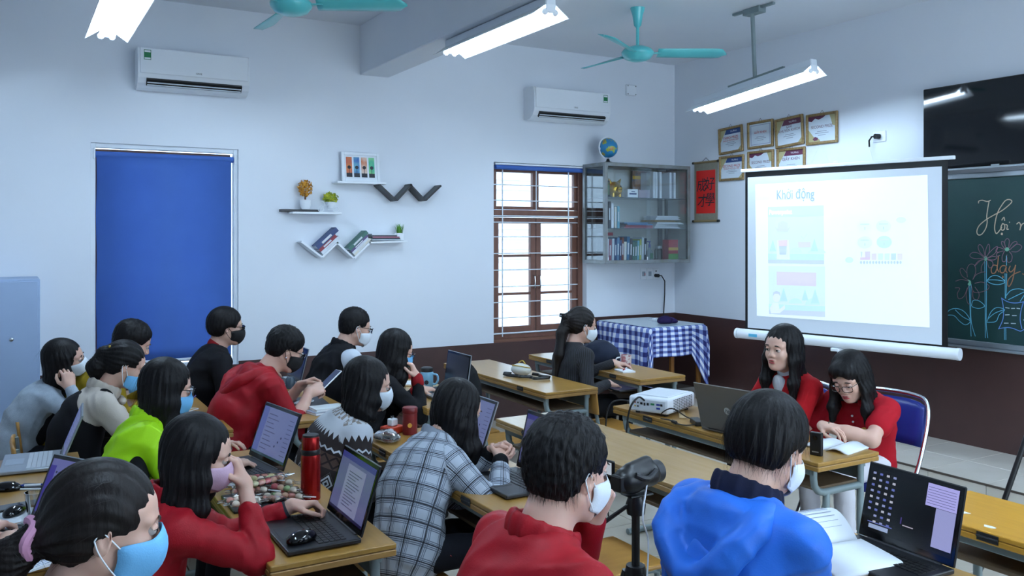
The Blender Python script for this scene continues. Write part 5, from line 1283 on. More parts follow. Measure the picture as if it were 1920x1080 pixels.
for tx, ty, s_ in ((570, 610, 1.2), (995, 640, 1.3), (860, 600, 1)): sp('slide_tree', B_, b_s, [(tx - 45 * s_, ty), (tx, ty - 150 * s_), (tx + 45 * s_, ty)], .006, '#b4e0dc')
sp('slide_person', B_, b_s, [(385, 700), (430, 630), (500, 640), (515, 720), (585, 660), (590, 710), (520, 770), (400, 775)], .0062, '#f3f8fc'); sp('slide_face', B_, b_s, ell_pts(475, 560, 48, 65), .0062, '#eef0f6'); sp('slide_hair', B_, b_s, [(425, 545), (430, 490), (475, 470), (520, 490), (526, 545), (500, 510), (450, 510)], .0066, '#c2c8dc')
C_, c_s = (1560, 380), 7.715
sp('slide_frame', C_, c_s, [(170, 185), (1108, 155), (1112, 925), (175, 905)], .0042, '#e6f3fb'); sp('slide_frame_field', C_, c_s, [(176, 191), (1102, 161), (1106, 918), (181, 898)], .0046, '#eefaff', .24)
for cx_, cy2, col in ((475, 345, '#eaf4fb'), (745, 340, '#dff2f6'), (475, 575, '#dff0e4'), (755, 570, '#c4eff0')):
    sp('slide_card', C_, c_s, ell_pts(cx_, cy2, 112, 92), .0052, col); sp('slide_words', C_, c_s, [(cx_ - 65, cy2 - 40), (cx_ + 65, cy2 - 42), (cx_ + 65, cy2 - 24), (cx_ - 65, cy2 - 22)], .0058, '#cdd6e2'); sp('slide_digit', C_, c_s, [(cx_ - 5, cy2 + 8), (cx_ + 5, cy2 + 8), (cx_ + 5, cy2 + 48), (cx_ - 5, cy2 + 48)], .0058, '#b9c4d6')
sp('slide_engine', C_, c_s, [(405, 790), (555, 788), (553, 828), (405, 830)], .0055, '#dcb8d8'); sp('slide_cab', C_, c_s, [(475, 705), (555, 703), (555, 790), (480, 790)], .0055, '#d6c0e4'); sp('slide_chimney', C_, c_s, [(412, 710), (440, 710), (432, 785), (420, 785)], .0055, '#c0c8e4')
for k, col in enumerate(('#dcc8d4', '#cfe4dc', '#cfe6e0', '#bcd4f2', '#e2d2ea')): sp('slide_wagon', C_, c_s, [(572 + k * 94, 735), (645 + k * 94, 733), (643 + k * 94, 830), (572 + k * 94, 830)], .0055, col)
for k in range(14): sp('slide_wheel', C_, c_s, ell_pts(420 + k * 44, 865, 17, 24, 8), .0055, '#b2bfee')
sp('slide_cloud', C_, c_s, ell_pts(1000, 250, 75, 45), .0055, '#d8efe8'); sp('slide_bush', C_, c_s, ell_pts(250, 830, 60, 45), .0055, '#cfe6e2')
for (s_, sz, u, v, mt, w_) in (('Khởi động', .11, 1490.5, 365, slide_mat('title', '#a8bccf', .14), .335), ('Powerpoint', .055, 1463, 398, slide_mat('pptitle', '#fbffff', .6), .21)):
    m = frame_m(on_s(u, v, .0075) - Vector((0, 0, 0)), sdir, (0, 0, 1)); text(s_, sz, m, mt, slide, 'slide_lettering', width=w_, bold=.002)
# ================================================================== desks, chairs, tables
m_desk2 = M('bright_yellow_wood', '#cc9634', .3, noise=(5, '#b48026', .7, (8, .8, 8)), bump=(12, .08, (10, 1, 10)))
m_pale = M('pale_desk_wood', '#b8986a', .25, noise=(4, '#a38252', .7, (8, .8, 8)), bump=(12, .06, (10, 1, 10)))
m_shelf = M('under_shelf_board', '#6d5a44', .6, noise=(8, '#5c4a36', .6))
DL, DD, DH = 1.5, .41, .75
def desk_master():
    """folding classroom desk; origin at the near (low x) right (low y) corner on the floor; pupils sit on the -x side"""
    t = thing('school_desk', 'desk', 'desk', (0, 0, 0), 0, 'school desks')
    MB().box((0, 0, DH - .019), (DD, DL, DH), .004, seg=2).build('lid', m_wood, t)
    lb = MB().box((.0, .0, DH - .042), (DD, DL, DH - .0205), .003).build('lower_board', m_woodedge, t)
    for yy in (.28, 1.14):
        h = MB().box((-.003, yy, DH - .034), (.0, yy + .075, DH - .006)); h.cyl((-.003, yy, DH - .02), (-.003, yy + .075, DH - .02), .004, n=8); h.build('hinge', m_dark, t)
    fr = MB()
    fr.box((.03, .05, DH - .075), (.055, DL - .05, DH - .043), .003); fr.box((DD - .055, .05, DH - .075), (DD - .03, DL - .05, DH - .043), .003); fr.build('top_rail', m_grey_steel, t)
    MB().box((.06, .07, .602), (DD - .06, DL - .07, .616), .002).build('book_shelf', m_shelf, t)
    MB().box((DD - .05, .07, .616), (DD - .04, DL - .07, .675), .002).build('shelf_back', m_grey_steel, t)
    rr = .0165
    for yy in (.065, DL - .065):
        J = [(.045, yy, DH - .05), (.045, yy, .66), (.052, yy, .625), (.075, yy, .6), (.11, yy, .59), (DD - .05, yy, .59)]
        lg = MB().tube(J, rr, 10).build('bent_leg', m_grey_steel, t, smooth=True)
        MB().tube([(DD - .05, yy, DH - .05), (DD - .05, yy, .02)], rr, 10).build('leg', m_grey_steel, t, smooth=True)
        MB().tube([(.13, yy, .59), (.11, yy, .02)], rr, 10).build('leg', m_grey_steel, t, smooth=True)
        MB().tube([(.06, yy, .018), (DD - .0, yy, .018)], .0175, 10).build('foot_bar', m_grey_steel, t, smooth=True)
    MB().tube([(DD - .05, .065, .16), (DD - .05, DL - .065, .16)], .0125, 8).build('stretcher', m_grey_steel, t, smooth=True)
    return t
DESKS = {}
def put_desk(key, x, y, label, lid=None, L=None):
    global DM
    if not DESKS: o = desk_master(); o.location = (x, y, 0); DM = o
    else: o = copy_tree(DM, loc=(x, y, 0))
    o['label'] = label; DESKS[key] = o
    if lid is not None:
        for ch in o.children:
            if ch.name.startswith('lid') or ch.name.startswith('lower_board'):
                ch.data = ch.data.copy(); ch.data.materials.clear(); ch.data.materials.append(lid)
    return o
put_desk('W2', 2.96, 4.685, 'empty yellow desk carrying the small white pouch')
put_desk('W1', 3.80, 4.785, 'front desk by the window with notepad, mug and dark bag')
put_desk('W3', 2.10, 4.61, 'desk by the window with the lidded blue mug', m_wood)
put_desk('W4', 1.31, 4.64, 'desk by the window with the closed grey laptop')
put_desk('W5', .60, 4.62, 'desk by the window behind the red hooded jacket')
put_desk('M1', 3.08, 2.635, 'front desk with projector and open grey laptop', m_wood)
put_desk('M2', 2.31, 2.67, 'empty pale desk between projector and plaid blazer', m_pale)
put_desk('M3', 1.525, 2.67, 'desk with the two open laptops and round glasses', m_wood)
put_desk('M4', .685, 2.64, 'desk with the wrapped sweets and red thermos')
put_desk('M5', -.13, 3.0, 'desk at the left edge with two laptops and computer mice', m_wood)
put_desk('R1', 2.86, .56, 'bright yellow desk at the right edge of the picture', m_desk2)
put_desk('R2', 2.06, .62, 'desk with the open book and laptop at lower right')
put_desk('R3', 1.40, .5, 'desk in front of the red jacket at the bottom edge')

def chair_master():
    """origin: seat centre on the floor; faces +x"""
    t = thing('school_chair', 'chair', 'chair', (0, 0, 0), 0, 'school chairs')
    MB().box((-.18, -.185, .415), (.18, .185, .435), .008, seg=2).build('seat', m_ply, t)
    P = [[(-.205 - .02 * i / 4 - .012 * math.sin(PI * j / 6), -.185 + .37 * j / 6, .56 + .17 * i / 4) for j in range(7)] for i in range(5)]
    bk = MB().grid(P).build('backrest', m_ply, t, smooth=True); solidify(bk, .014)
    for s_ in (-1, 1):
        y = s_ * .15
        MB().tube([(-.215, y, .72), (-.2, y, .56), (-.165, y, .42), (-.17, y, .25), (-.2, y, .012)], .0125, 8).build('rear_leg', m_grey_steel, t, smooth=True)
        MB().tube([(-.165, y, .405), (.12, y, .405), (.15, y, .39), (.155, y, .012)], .0125, 8).build('front_leg', m_grey_steel, t, smooth=True)
        MB().tube([(-.18, y, .14), (.155, y, .14)], .01, 8).build('side_stretcher', m_grey_steel, t, smooth=True)
    return t
CH = None
def put_chair(x, y, label, rz=0):
    global CH
    if CH is None: CH = chair_master(); o = CH; o.location = (x, y, 0); o.rotation_euler = (0, 0, rz); o['label'] = label
    else: o = copy_tree(CH, loc=(x, y, 0), rz=rz, label=label)
    return o
for (x, y, lb) in ((3.60, 4.90, 'empty wooden school chair at the front window desk'), (2.74, 4.90, 'empty wooden school chair beside the black backpack'), (2.70, 5.32, 'wooden school chair behind the yellow desk holding the black backpack'),
                   (2.12, 2.90, 'empty wooden school chair beside the camcorder tripod'), (3.56, 5.30, 'wooden school chair under the pinstripe jacket'),
                   (1.30, 3.12, 'wooden school chair under the checked blazer'), (1.16, 3.84, 'wooden school chair under the patterned sweater'), (.34, 2.92, 'wooden school chair under the red jacket with pink mask'), (.37, 3.93, 'wooden school chair under the neon green jacket'),
                   (1.0, 4.98, 'wooden school chair under the red hooded jacket'), (1.07, 6.0, 'wooden school chair under the black suit'), (1.79, 5.64, 'wooden school chair under the black vest'), (1.80, 4.98, 'wooden school chair under the black coat'),
                   (.25, 4.97, 'wooden school chair under the cream blouse'), (.27, 5.64, 'wooden school chair under the mustard jacket'), (.0, 5.62, 'wooden school chair under the pale grey sweater'),
                   (.92, 1.72, 'wooden school chair under the red jacket seen from behind'), (1.47, 1.60, 'wooden school chair under the bright blue jacket'), (-.07, 1.96, 'wooden school chair under the person with the pink hair tie'), (-.46, 2.95, 'wooden school chair at the left edge')):
    put_chair(x, y, lb)

# ---------------- blue folding chairs
m_bluev = M('blue_vinyl', '#1c2f86', .35, noise=(6, '#18297a', .6))
def fold_chair(x, y, rz, label):
    t = thing('folding_chair', label, 'chair', (x, y, 0), rz, 'blue folding chairs')
    P = [[(-.2 - .045 * i / 5 - .03 * (1 - (2 * j / 8 - 1) ** 2), -.2 + .4 * j / 8, .62 + .24 * i / 5 - (.03 * (2 * j / 8 - 1) ** 4 if i == 5 else 0)) for j in range(9)] for i in range(6)]
    solidify(MB().grid(P).build('backrest', m_bluev, t, smooth=True), .03)
    MB().box((-.19, -.19, .43), (.2, .19, .465), .014, seg=2).build('seat', m_bluev, t)
    U = smoothpath([(.18, -.22, .015), (.0, -.22, .36), (-.12, -.225, .55), (-.21, -.225, .75), (-.245, -.20, .86), (-.26, -.12, .885), (-.262, 0, .89), (-.26, .12, .885), (-.245, .2, .86), (-.21, .225, .75), (-.12, .225, .55), (0, .22, .36), (.18, .22, .015)], 4)
    MB().tube([Vector(p) for p in U], .012, 10).build('back_frame', m_chrome, t, smooth=True)
    for s_ in (-1, 1):
        MB().tube([(.17, s_ * .2, .44), (-.02, s_ * .2, .3), (-.24, s_ * .2, .015)], .011, 8).build('leg', m_chrome, t, smooth=True)
    MB().tube([(-.2, -.2, .07), (-.2, .2, .07)], .008, 8).build('stretcher', m_chrome, t)
    return t
fold_chair(3.99, 3.09, R(188), 'blue vinyl folding chair under the red polo shirt')
fold_chair(3.86, 3.60, R(180), 'blue vinyl folding chair under the red coat')

# ---------------- corner table with checked cloth
TX0, TX1, TY0, TY1, TZ = 5.10, 5.76, 6.27, 7.10, .90
t = thing('corner_table', 'wooden table hidden under the blue checked cloth', 'table', (0, 0, 0)); m_tw = M('table_wood', '#8a5a26', .45, noise=(8, '#744a1e', .6, (1, 1, .2)))
MB().box((TX0, TY0, TZ - .04), (TX1, TY1, TZ - .006), .004).build('top', m_tw, t)
for xx in (TX0 + .27, TX1 - .06):
    for yy in (TY0 + .03, TY1 - .07): MB().box((xx, yy, DAIS), (xx + .035, yy + .035, TZ - .04), .003).build('leg', m_tw, t)
def gingham():
    m = bpy.data.materials.new('blue_gingham'); m.use_nodes = True; nt = m.node_tree; b = nt.nodes['Principled BSDF']; b.inputs['Roughness'].default_value = .8
    a = nt.nodes.new('ShaderNodeAttribute'); a.attribute_name = 'cuv'; sp_ = nt.nodes.new('ShaderNodeSeparateXYZ'); nt.links.new(a.outputs['Vector'], sp_.inputs[0]); fs = []
    for i in (0, 1):
        d = nt.nodes.new('ShaderNodeMath'); d.operation = 'DIVIDE'; d.inputs[1].default_value = .088; f = nt.nodes.new('ShaderNodeMath'); f.operation = 'FRACT'; l = nt.nodes.new('ShaderNodeMath'); l.operation = 'LESS_THAN'; l.inputs[1].default_value = .5
        nt.links.new(sp_.outputs[i], d.inputs[0]); nt.links.new(d.outputs[0], f.inputs[0]); nt.links.new(f.outputs[0], l.inputs[0]); fs.append(l.outputs[0])
    ad = nt.nodes.new('ShaderNodeMath'); ad.operation = 'ADD'; nt.links.new(fs[0], ad.inputs[0]); nt.links.new(fs[1], ad.inputs[1]); ml = nt.nodes.new('ShaderNodeMath'); ml.operation = 'MULTIPLY'; ml.inputs[1].default_value = .5; nt.links.new(ad.outputs[0], ml.inputs[0])
    rp = nt.nodes.new('ShaderNodeValToRGB'); rp.color_ramp.interpolation = 'CONSTANT'; rp.color_ramp.elements[0].color = lin('#dfe4ee'); rp.color_ramp.elements[1].position = .25; rp.color_ramp.elements[1].color = lin('#6f7fb8'); e = rp.color_ramp.elements.new(.75); e.color = lin('#1c2468')
    nt.links.new(ml.outputs[0], rp.inputs['Fac']); nt.links.new(rp.outputs['Color'], b.inputs['Base Color']); return m
# cloth: a sheet bent over the edges; drop on the near (x) side and the right (y) side
nx, ny = 70, 84; lx0, lx1, ly0, ly1 = -.62, TX1 - TX0 + .14, -.5, TY1 - TY0
V, UV = [], []
for i in range(nx + 1):
    for j in range(ny + 1):
        a, c = lx0 + (lx1 - lx0) * i / nx, ly0 + (ly1 - ly0) * j / ny
        W_ = TX1 - TX0; ox, oy, z = min(max(a, 0), W_), max(c, 0), TZ
        da = max(0, -a) or max(0, a - W_); dc = max(0, -c); sgn = -1 if a < 0 else 1
        drop = max(da, dc) if (da == 0 or dc == 0) else math.hypot(da, dc) * .78
        x, y = ox, oy
        wav = .022 * math.sin(c * 13 + 1) + .012 * math.sin(c * 29)
        if dc > 0 and da == 0:       # right side: hangs to about .27, hitched up in the middle
            lim = .27 + .36 * max(0, (a / W_ - .72) / .28) ** 1.2; k = lim / .5; drop = dc * k; y = -.012 - .04 * dc + .02 * math.sin(a * 16) * dc / .5
        elif da > 0 and dc == 0:
            drop = da; x = (ox + sgn * (.012 + (wav + .01) * min(1, da / .2)))
        elif da > 0 and dc > 0:
            th = math.atan2(dc, da); rr_ = math.hypot(da, dc); drop = rr_ * (.93 if sgn < 0 else .95); f_ = .014 + .10 * rr_ * math.sin(2 * th)
            x = ox + sgn * f_ * math.cos(th) * 1.2; y = -f_ * math.sin(th) * 1.2
        drop = min(drop, .66)
        V.append((TX0 + x, TY0 + y, z - max(0, drop) + (0 if drop > 0 else 0))); UV.append((a, c))
V = np.array(V); Qd = np.array([[i * (ny + 1) + j, (i + 1) * (ny + 1) + j, (i + 1) * (ny + 1) + j + 1, i * (ny + 1) + j + 1] for i in range(nx) for j in range(ny)])
tc_ = prop(thing('tablecloth', 'blue and white checked cloth draped over the corner table', 'tablecloth', (0, 0, 0)))
o = link_mesh('cloth', np_mesh('cloth', V, Qd, {'cuv': np.array(UV)}), gingham(), tc_); solidify(o, .003, 1)
t = thing('table_glass', 'thin glass sheet lying on the checked tablecloth', 'glass sheet', (0, 0, 0)); MB().box((TX0 + .005, TY0 + .005, TZ + .0035), (TX1 - .005, TY1 - .005, TZ + .0085), .002).build('sheet', M('pale_glass_sheet', '#b9c9d6', .08, spec=.6), t)
# ================================================================== the people in the room
def locks(z1, out=.0, fw=.0, w=.017, d=.045, y=.079):
    """two side locks falling from the temples to z1 below the head centre"""
    L = []
    for q in (-1, 1): L.append(([('h', .0, q * y, .03), ('m', .0, q * (y + .004), -.03, .0, 0, -.03), ('m', .0, q * (y + .004), -.03, fw * .6, q * out * .5, -.03 - z1 * .45), ('m', .0, q * y, -.03, fw, q * out, -z1 + .03)], (w, w * 1.25, w * 1.25, w * .6), (d * .8, d * 1.1, d, d * .55)))
    return L
def curtain(z1, bk=.0, w=.088, d=.05, w2=.075, sag=0.0):
    return [([('h', -.035, 0, .05), ('m', -.05, 0, -.01, .0, 0, -.03), ('m', -.05, 0, -.01, -bk * .5, 0, -.03 - z1 * .4), ('m', -.05, 0, -.01, -bk, 0, -z1 + .01)], (w * .97, w * 1.02, w, w2), (.07, d * 1.1, d, d * .55))]
SHORT = dict(kind='short', vol=1.0, browline=True, strands=420, sl=.03, lift=.006, fringe=False)
def LONG(z1=.26, bk=.03, side=.22, out=0, fw=.02, w2=.075, **k): return dict(kind='long', vol=1.0, hang=curtain(z1, bk, w2=w2) + locks(side, out, fw), strands=320, sl=.09, lift=.004, **k)
def PONY(tail, **k): return dict(kind='pony', vol=.985, hang=[tail], strands=320, sl=.05, lift=.004, **k)
def wrist_band(P, k, name, mat, r, w, face=None):
    S_, El, W, f, u_, pose, q, c_ = P['arms'][k]; d = nrm(W - El); c = W - d * .028
    o = MB().cyl(Vector(c - d * w / 2), Vector(c + d * w / 2), r, n=18).build(name, mat, P['o'], smooth=40)
    if face is not None:
        z = nrm(u_ - d * (u_ @ d)); m = Matrix((Vector(d), Vector(np.cross(z, d)), Vector(z))).transposed().to_4x4(); m.translation = Vector(c + z * r); MB().box((-.018, -.016, -.003), (.018, .016, .008), .003, mtx=m).build('watch_face', face, o)
PEOPLE = 'people in the classroom'

# --- front pair, facing the class
def x16(P):
    P['garment']('turtleneck', [(rc(P['N'] - P['up'] * .01, P['N'] + P['up'] * .045, .062, .057), .01)], cloth('white_knit', '#d6dbe2', '#c8ced6', .8), .006, .001)
    fw = -P['back']; m = MB(); 
    P['garment']('shirt_front', [(el(P['N'] - P['up'] * .062 + fw * .072, (.03, .055, .09), np.stack([fw, P['lat'], P['up']], 1)), .02)], cloth('white_knit', '#d6dbe2', '#c8ced6', .8), .007, .0)
    for q in (-1, 1): P['garment']('lapel', [(seg_el(P['N'] + fw * .06 + P['lat'] * q * .062, P['N'] - P['up'] * .085 + fw * .118 + P['lat'] * q * .052, P['lat'], .032, .012, .03, .01), .01)], m_redw, .006, 0)
person('person in a red coat and white turtleneck behind the grey laptop', at(1467, 653, 4.75), (3.86, 3.42), 180, yaw=8, pitch=2, roll=-2, s=.97, res=1.0, top=dict(name='coat', mat=m_redw, amp=.0025), bottom=m_trouser, hair=LONG(.3, .06, .27, .01, .03, facey=.064, facez=-.052, facex=.082), seed=16, eyes=-.06, seat=.468, headscale=1.0, bust=.9,
       rh=dict(w=(3.42, 3.62, .80)), lh=dict(w=(3.40, 3.34, .80)), extra=x16)
def x17(P):
    wrist_band(P, 'l', 'bracelet', M('bracelet_silver', '#b8b09c', .25, .8), .031, .006)
    fw = -P['back']; c = P['sp'](.62) + fw * .118
    for i in range(3): MB().sphere(Vector(P['sp'](.82 - .11 * i) + fw * (.112 + .006 * i) - P['lat'] * .0), .006, 10).build('button', m_white, P['o'])
    cb = P['sp'](.6) + fw * .13 + P['lat'] * .07; MB().sphere(Vector(cb), .026, 14, (.35, 1, 1)).build('badge', M('badge_gold', '#c89a3a', .5), P['o'], smooth=True)
person('person in a red polo shirt with glasses writing at the front desk', at(1594, 706, 4.5), (4.03, 3.13), 188, yaw=6, pitch=27, roll=4, s=.96, res=1.0, top=dict(name='polo_shirt', mat=m_redp, amp=.003), bottom=m_whitet, hair=dict(LONG(.25, .10, .24, .015, .02, facey=.066, facez=-.055, facex=.078), fringe=True), hairmat=m_hair, glasses=dict(), seed=17, eyes=-.25, seat=.468, headscale=1.0, shorts=True, sleeve_r=1.25, bust=.8,
       rh=dict(w=(3.52, 3.34, .795), f=(.6, .7, 0)), lh=dict(w=(3.56, 3.02, .79), f=(.1, 1, 0), hint=(.3, 1., -.5)), collar=dict(mat=m_redp, h=.026, r=.066, open=.55), extra=x17)

# --- nearest row
def x14(P):
    P['garment']('yoke_seam', [(seg_el(P['sp'](.8) + P['back'] * .122 + P['lat'] * -.15, P['sp'](.8) + P['back'] * .122 + P['lat'] * .15, P['up'], .004, .004, .004, .004), .002)], m_redj, .006, 0)
person('person in a red jacket seen from behind, hand held to a white mask', at(1062, 882, 2.1), (.95, 1.72), 0, yaw=10, pitch=10, roll=0, s=1.0, fem=False, res=.8, top=dict(name='jacket', mat=m_redj, amp=.005), hair=dict(SHORT, vol=1.04, strands=1400, sl=.028, lift=.010), mask=m_mw, seed=14, torso_w=1.06,
       lh=dict(w=at(1108, 968, 2.2), f=(.1, -.35, .9), u=(.8, .5, .1), pose='cheek', hint=(.9, .3, -1)), rh=dict(w=(1.36, 1.50, .79)), collar=dict(mat=m_redj, h=.03, r=.078, open=.5), extra=x14)
person('person in a bright blue hooded jacket with a dark collar reading a book', at(1441, 832, 2.3), (1.5, 1.60), 0, yaw=6, pitch=18, roll=3, s=1.0, fem=False, res=.8, top=dict(name='jacket', mat=m_blue_j, amp=.0055), hair=dict(SHORT, vol=1.06, strands=1000, sl=.05, lift=.003, browline=False, bowl=True), mask=m_mw, maskdrop=.012, seed=15, torso_w=1.02,
       rh=dict(w=(1.93, 1.72, .83), f=(.9, .25, -.05), u=(0, -.3, 1), pose='hold'), lh=dict(w=(2.12, 1.88, .79)), collar=dict(mat=m_navy, h=.042, r=.08, open=.4), hood=dict(mat=m_blue_j, size=.98))
def x13(P):
    T = P['T']; c = T(-.128, 0, -.028); MB().tube([Vector(c + P['Rm'] @ (np.array((.006 * math.cos(3 * a), .036 * math.cos(a), .036 * math.sin(a))))) for a in np.linspace(0, 2 * PI, 25)[:-1]], .011, 8, True).build('hair_tie', M('pink_scrunchie', '#c98fae', .7), P['o'], smooth=True)
person('person with a pink-tied low ponytail and light blue mask, closest to the camera', at(196, 985, 1.78), (-.04, 1.96), 0, yaw=-4, pitch=9, roll=0, s=.97, res=.75, top=dict(name='blouse', mat=m_maroon), hair=PONY(([('h', -.07, 0, .0), ('h', -.118, 0, -.028), ('m', -.13, 0, -.03, -.03, 0, -.03), ('m', -.14, 0, -.03, -.05, 0, -.12), ('m', -.14, 0, -.03, -.03, 0, -.24)], (.05, .026, .034, .042, .015), (.045, .026, .034, .036, .012)), tz=-.03), hairmat=m_hairb, mask=m_mb, seed=13, headscale=1.03, extra=x13)

# --- desk with the sweets
def x12(P): wrist_band(P, 'l', 'watch_strap', M('watch_strap_grey', '#2a2f38', .5), .031, .022, m_black)
person('person in a red jacket with a pink mask resting the chin on one hand', at(372, 852, 2.75), (.36, 2.90), 0, yaw=-16, pitch=13, roll=4, s=.96, res=.85, top=dict(name='jacket', mat=m_redj, amp=.006), hair=LONG(.235, .03, .2, .01, .0, facey=.08, facex=.09), mask=m_mp, seed=12, sleeve_r=1.12,
       rh=dict(w=(.655, 2.845, .955), f=(-.25, .15, .9), u=(.9, -.3, .2), pose='cheek', hint=(.9, -.35, -1), cuff=.62), lh=dict(w=(.86, 3.02, .805), f=(.95, -.3, .05), u=(-.3, .4, .8), pose='hold', cuff=.8), collar=dict(mat=m_redj, h=.028, r=.07, open=.5), extra=x12)
def x4(P):
    wrist_band(P, 'r', 'watch_strap', M('watch_yellow', '#b8d01c', .5), .03, .026, m_black)
    P['garment']('side_panel', [(el(P['S']['r'] * .55 + P['sp'](.45) * .45 + V3(-.02, -.095, -.1), (.05, .06, .13)), .03)], m_blackc, .008, .002)
person('person in a neon green jacket with long black hair and glasses', at(313, 727, 3.85), (.40, 3.93), 0, yaw=-2, pitch=12, roll=0, s=.97, res=1.0, top=dict(name='jacket', mat=m_neon, amp=.006), hair=dict(LONG(.28, .06, .24, .01, .02, facey=.072, w2=.085), vol=1.04), mask=m_mb, maskdrop=.01, glasses=dict(n=2.5), seed=4,
       rh=dict(w=(.80, 3.74, .80), f=(.9, .2, -.1), pose='rest'), lh=dict(w=(.80, 3.98, .80)), collar=dict(mat=m_neon, h=.03, r=.07, open=.6), extra=x4)

# --- desk with the two laptops
def x11(P):
    for k in ('r', 'l'):
        S_, El, W, f, u_, pose, q, c_ = P['arms'][k]; P['garment']('inner_cuff', [(rc(El + (W - El) * .72, El + (W - El) * .97, .036, .034), .01)], m_blackc, .006, .001)
person('person in a grey checked blazer with clasped hands', at(858, 768, 3.7), (1.37, 3.17), 0, yaw=6, pitch=22, roll=0, s=.98, res=.9, top=dict(name='blazer', mat=m_plaid, uv=True, amp=.004), hair=dict(LONG(.22, .03, .21, .02, .04, facey=.05, facex=.07)), seed=11, sleeve_r=1.15, bulge=.05, torso_w=1.14,
       rh=dict(w=(1.74, 3.10, .835), f=(.7, .6, .3), u=(.3, -.8, .5), pose='clasp', cuff=.8, hint=(-.7, -.5, -.6)), lh=dict(w=(1.755, 3.215, .84), f=(.7, -.6, .3), u=(.3, .8, .5), pose='clasp', cuff=.8, hint=(-.7, .5, -.6)), collar=dict(mat=cloth('grey_blazer_collar', '#8a929e', '#6f7784'), h=.026, r=.07, open=.7), extra=x11)
person('person in a brown and white patterned knit sweater with a white mask', at(690, 722, 3.95), (1.20, 3.82), 0, yaw=-14, pitch=10, roll=0, s=.96, res=.95, top=dict(name='sweater', mat=m_knit, uv=True, amp=.0025), hair=dict(LONG(.165, .03, .13, .01, -.03, facey=.078, facex=.088, facez=-.05), cuts=[((.035, -.1, -.05), (.05, .05, .075)), ((.035, .1, -.05), (.05, .05, .075))] and []), mask=m_mw, seed=10, torso_w=1.1, sleeve_r=1.15,
       )

# --- window column
def x6(P):
    T = P['T']; MB().sphere(Vector(T(.0, -.082, -.042)), .006, 10).build('earring', m_chrome, P['o'])
    a = P['N'] - P['up'] * .02 - P['back'] * .09 - P['lat'] * .05; tubeobj('drawstring', smoothpath([a, a - P['back'] * .03 - P['lat'] * .05 - V3(0, 0, .05), a - P['back'] * .03 - P['lat'] * .085 - V3(0, 0, .19)], 4), .003, m_black, P['o'])
person('person in a red hooded jacket with a black mask holding a phone', at(534, 655, 5.05), (1.04, 5.0), 0, yaw=0, pitch=24, roll=0, s=1.0, fem=False, res=1.15, top=dict(name='jacket', mat=m_redj, amp=.006), hair=dict(SHORT, vol=1.03), mask=m_mk, glasses=dict(), seed=6, bulge=.05, torso_w=1.05, sleeve_r=1.1,
       rh=dict(w=(1.50, 4.93, .845), f=(.9, .3, .2), u=(0, -.7, .7), pose='hold', cuff=.45), lh=dict(w=(1.50, 5.10, .86), f=(.9, -.3, .25), u=(0, .7, .7), pose='hold', cuff=.45), hood=dict(mat=m_redj, size=.95), extra=x6)
def x5(P): P['garment']('shirt_collar', [(rc(P['N'] + P['up'] * .0, P['N'] + P['up'] * .03, .072, .066), .01)], cloth('red_shirt', '#8a1018', '#7a0e14'), .007, .001)
person('person in a black suit with a black mask by the blue blind', at(424, 613, 5.85), (1.1, 6.0), 0, yaw=-6, pitch=4, roll=0, s=1.02, fem=False, res=1.2, top=dict(name='suit_jacket', mat=m_blackc), hair=dict(SHORT, vol=1.05, browline=False, bowl=True), mask=m_mk, glasses=dict(rz=.013), seed=5, lh=dict(w=(1.45, 6.0, .8)), rh=dict(w=(1.42, 5.78, .79)), extra=x5)
def x7(P):
    sl = P['sleeves'](.013)
    for i in (0, 2): P['garment']('shirt_sleeve', sl[i:i + 2], m_shirt, .009, .004)
person('person in a black padded vest over a white shirt with glasses', at(665, 613, 5.95), (1.82, 5.64), 0, yaw=0, pitch=14, roll=0, s=1.0, fem=False, res=1.2, top=dict(name='vest', mat=m_blackc, amp=.005), hair=dict(SHORT, vol=.99), mask=m_mw, maskdrop=.01, glasses=dict(), seed=7, collar=dict(mat=m_blackc, h=.036, r=.074, open=.3), rh=dict(w=(2.2, 5.52, .80)), lh=dict(w=(2.22, 5.82, .8)), torso_w=1.07, extra=x7)
def x8(P):
    for k in 'rl':
        S_, El, W, f, u_, pose, q, c_ = P['arms'][k]; P['garment']('red_cuff', [(rc(El + (W - El) * .84, El + (W - El) * .95, .039, .037), .01)], cloth('red_shirt', '#8a1018', '#7a0e14'), .006, 0)
person('person in a black coat leaning the head on one hand, blue mask', at(742, 657, 5.25), (1.83, 4.96), 0, yaw=-2, pitch=18, roll=6, s=.96, res=1.1, top=dict(name='coat', mat=m_blackc), hair=LONG(.24, .09, .2, .0, .02, facey=.068, w2=.085), mask=m_mb, glasses=dict(), seed=8,
       rh=dict(w=(2.12, 4.80, .905), f=(-.3, .25, .9), u=(.85, -.5, .1), pose='cheek', hint=(.8, -.4, -1), cuff=.86), lh=dict(w=(2.22, 4.98, .80), f=(.95, -.2, -.1), pose='type'), extra=x8)
def x9(P):
    T = P['T']; o = P['o']; c = T(-.125, 0, .03)
    for i in range(6): MB().tube([Vector(c + V3(-.01, .03 * (i - 2.5) / 2.5, 0)), Vector(c + V3(-.035, .035 * (i - 2.5) / 2.5, .012)), Vector(c + V3(-.03, .03 * (i - 2.5) / 2.5, .035))], .004, 6).build('hair_claw', m_black, o)
    fw = -P['back']; sc_ = M('spotted_scarf', '#d6d8dc', .7, noise=(70, '#101014', .04)); P['garment']('scarf', [(rc(P['N'] + fw * .06, P['sp'](.55) + fw * .14, .03, .022), .02), (rc(P['sp'](.55) + fw * .14, P['sp'](.25) + fw * .15, .022, .026), .02)], sc_, .007, .002)
